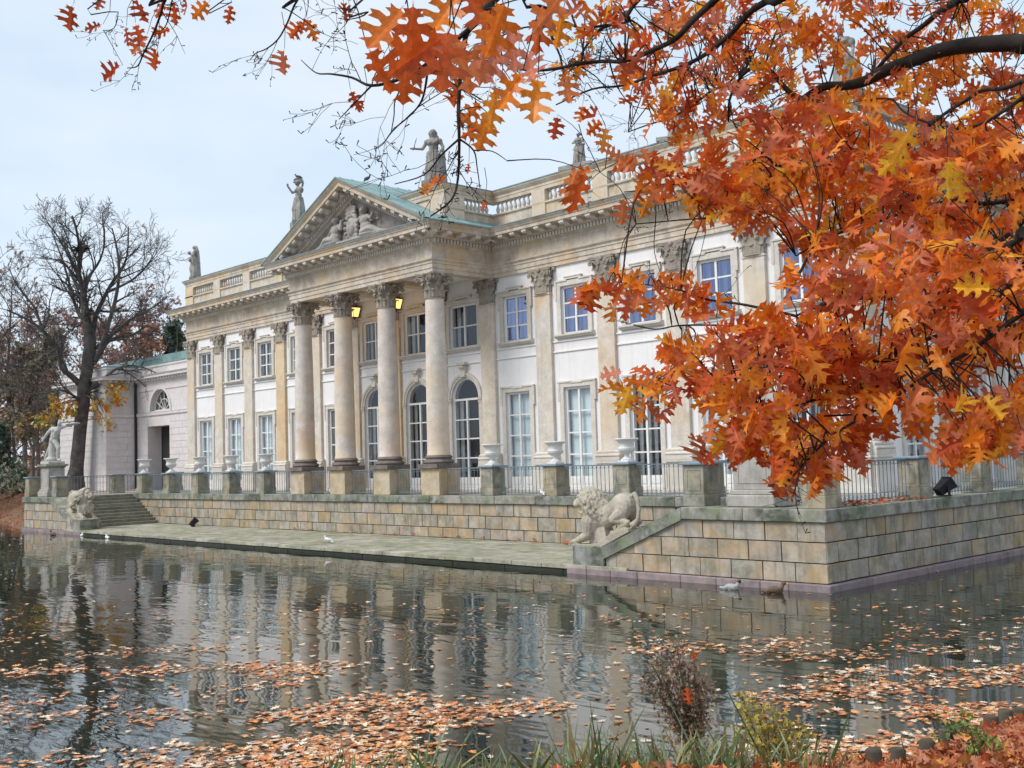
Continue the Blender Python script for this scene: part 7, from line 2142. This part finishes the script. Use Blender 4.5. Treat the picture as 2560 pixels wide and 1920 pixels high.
PALE = GRN + [(0.42, 0.36, 0.18), (0.36, 0.25, 0.12)]
grs = MB(); cols = []
CLUMP = [(820, 0.42), (860, 0.46), (905, 0.36), (985, 0.40), (1040, 0.44), (1075, 0.50), (1125, 0.40), (1180, 0.52), (1215, 0.36), (1310, 0.42), (1400, 0.40), (1455, 0.60), (1480, 0.66), (1530, 0.48), (1570, 0.40), (1625, 0.58), (1660, 0.50), (1720, 0.42), (1765, 0.46), (1830, 0.50), (1870, 0.40), (1960, 0.44), (2040, 0.40), (1590, 0.36), (1340, 0.34)]
for px_, hh in CLUMP:
    for k in range(q_.randint(3, 5)):
        p = zray(px_ + q_.gauss(0, 14), q_.uniform(1925, 1985), -1.62)
        z = ground_z(p.x, p.y); p.z = z if z is not None and z > WAT - 0.1 else WAT
        blades(grs, cols, p, q_.randint(5, 9), (hh * 0.8, hh * 1.5), PALE, q_, 0.07, 0.016, 0.55)
for k in range(70):
    p = zray(q_.uniform(790, 2120), q_.uniform(1930, 2010), -1.62)
    z = ground_z(p.x, p.y); p.z = z if z is not None and z > WAT - 0.1 else WAT
    blades(grs, cols, p, q_.randint(2, 5), (0.25, 0.5), PALE, q_, 0.10, 0.012, 0.7)
o = grs.build('bank_grass', M['green'], recalc=False, attr=cols); tag(o, 'tufts of long green grass along the near edge of the pond', 'grass', kind='stuff')
grs = MB(); cols = []
for k in range(60):
    p = Vector((33.5 + 1.6 * q_.random(), q_.uniform(-21.5, -18.2), 0)); z = ground_z(p.x, p.y); p.z = z or -1.4
    blades(grs, cols, p, 5, (0.05, 0.14), GRN, q_, 0.06, 0.008)
o = grs.build('bank_grass', M['green'], recalc=False, attr=cols); tag(o, 'short green grass among leaves on the bank at the lower right', 'grass', kind='stuff')
# tall rushes: single stems against the water
for i, (a, b, lab) in enumerate((((2032, 1910), (2052, 1795), 'single upright rush blade right of the yellow plant'), ((2285, 1930), (2253, 1845), 'leaning rush blade near the wooden stakes'), ((1930, 1880), (1815, 1720), 'long rush blade leaning left behind the yellow plant'))):
    D = 10.3; p0 = at(a[0], a[1] + 60, D); p1 = at(*b, D - 0.1)
    mb = MB(); pts = smooth_line([p0, p0.lerp(p1, 0.5) + rv(q_) * 0.02, p1], 4)
    t = mb.tube([p - p0 for p in pts], [0.012, 0.011, 0.0105, 0.010, 0.009, 0.0075, 0.006, 0.004, 0.0015], 5)
    o = mb.build('rush', M['green'], loc=p0, attr=[(0.12, 0.17, 0.06, 1)] * len(mb.v)); tag(o, lab, 'rush', 'rushes on the near bank')

def herb(name, root, heads, n_leaf, pal, lsize, spread, label, cat, stemcol='bark_far', shape=LOWLEAF):
    t = empty(name, root); tag(t, label, cat)
    w_ = MB(); f_ = MB(); cols = []
    for hd in heads:
        e = hd - root
        pts = smooth_line([Vector((q_.gauss(0, 0.03), q_.gauss(0, 0.03), 0)), e * 0.5 + rv(q_) * 0.05, e], 4)
        w_.tube(pts, [0.006, 0.0055, 0.005, 0.0045, 0.004, 0.0035, 0.003, 0.0025, 0.002], 4, cap=False)
        for k in range(n_leaf):
            c = pts[q_.randint(3, len(pts) - 1)] + rv(q_) * spread * q_.random()
            w_.tube([pts[q_.randint(3, len(pts) - 1)], c], [0.002, 0.001], 3, cap=False) if k % 4 == 0 else None
            vs, fs = shape[k % len(shape)]
            pv2, _ = place_leaf(vs, c, (rv(q_) - UP * 0.2).normalized(), rv(q_), q_.uniform(*lsize)); f_.add(pv2, fs)
            cc = q_.choice(pal); kx = q_.uniform(0.7, 1.2); cols += [(*[v * kx for v in cc], 1)] * len(vs)
    w_.build('stems', M[stemcol], t, recalc=False)
    f_.build('foliage', M['litter'], t, recalc=False, attr=cols)
root = zray(1745, 1905, -1.72)
D = (root - CAM).dot(CF)
heads = [at(x, y, D + q_.uniform(-0.25, 0.25)) for x, y in ((1640, 1640), (1665, 1620), (1690, 1600), (1700, 1640), (1650, 1680), (1680, 1690), (1720, 1660), (1640, 1720), (1620, 1700), (1700, 1730), (1740, 1700), (1760, 1690), (1770, 1720), (1750, 1745), (1670, 1760), (1710, 1770), (1630, 1660), (1735, 1650))]
DRY = [(0.34, 0.19, 0.12), (0.42, 0.27, 0.18), (0.22, 0.12, 0.08), (0.46, 0.36, 0.26), (0.36, 0.33, 0.18)]
herb('dry_shrub', root, heads, 105, DRY, (0.025, 0.068), 0.18, 'dried brown seedy shrub standing up in front of the water', 'shrub')
shrub = bpy.data.objects['dry_shrub']
for x, y, L, a in ((1722, 1745, 0.17, 95), (1735, 1640, 0.11, 300)):
    c = at(x, y, D - 0.25); dd = (CR * cos(radians(a)) + CU * sin(radians(a))).normalized(); _, (ax, ay, az) = place_leaf([], c, dd, (-CF + UP * 0.3).normalized(), L)
    link('caught_leaf', leaf_mesh(1, 0), shrub, c - dd * L * 0.5 - root, Matrix((ax, ay, az)).transposed().to_euler(), (L, L, L))
r2 = zray(1935, 1925, -1.66); D2 = (r2 - CAM).dot(CF)
herb('yellow_plant', r2, [at(x, y, D2 + q_.uniform(-0.3, 0.3)) for x, y in ((1850, 1725), (1880, 1745), (1905, 1760), (1930, 1775), (1960, 1790), (1985, 1810), (2010, 1800), (1900, 1800), (1940, 1830), (1870, 1790), (1980, 1850), (1920, 1850), (1850, 1760), (2020, 1840), (1840, 1830), (1890, 1870), (1960, 1880), (2000, 1870))], 32, [(0.62, 0.50, 0.10), (0.55, 0.44, 0.12), (0.48, 0.42, 0.10), (0.68, 0.50, 0.08)], (0.035, 0.085), 0.10, 'bushy plant with small yellow leaves on the near bank', 'plant')
for i, (x, y, lab) in enumerate(((2375, 1800, 'green leafy weed at the bank edge, upper of two'), (2440, 1850, 'green leafy weed among stakes and leaves, lower of two'), (2520, 1890, 'low green weed at the lower right corner'))):
    rt = zray(x + 10, y + 40, -1.5); z = ground_z(rt.x, rt.y); rt.z = z if z else -1.5
    Dd = (rt - CAM).dot(CF)
    herb('green_weed', rt, [at(x + q_.uniform(-45, 45), y + q_.uniform(-35, 30), Dd + q_.uniform(-0.3, 0.3)) for k in range(9)], 18, [(0.20, 0.30, 0.06), (0.28, 0.38, 0.08), (0.14, 0.22, 0.05)], (0.035, 0.08), 0.08, lab, 'plant')
# wooden stakes along the bank
STK = [(33.23, -21.08), (33.27, -20.69), (33.30, -20.30), (33.30, -19.92), (33.36, -19.45), (33.39, -19.04), (33.40, -18.69), (33.44, -18.34)]
ORD = ['nearest', 'second', 'third', 'fourth', 'fifth', 'sixth', 'seventh', 'farthest visible']
for i, (x, y) in enumerate(STK):
    h = -1.44 + q_.uniform(-0.06, 0.05)
    mb = MB().lathe([(0.075, 0), (0.080, 0.5), (0.077, h + 2.3 - 0.02), (0.062, h + 2.3)], 9)
    mb.v = [(a + q_.uniform(-0.004, 0.004), b + q_.uniform(-0.004, 0.004), c) for a, b, c in mb.v]
    o = mb.build('bank_stake', M['stake'], loc=(x, y, -2.3), rot=(q_.uniform(-0.06, 0.06), q_.uniform(-0.06, 0.06), 0), smooth=50)
    tag(o, f'round wooden stake in the bank edging, {ORD[i]} from the lower edge of the photo', 'stake', 'stakes along the near bank')
for sc_ in [s for s in bpy.data.scenes if s.name.startswith('carving')]: bpy.data.scenes.remove(sc_)
for o in bpy.data.objects:
    if '_rel' in o: del o['_rel']
print('leaves', len(leafs), 'floating', cnt, 'litter', n_l)
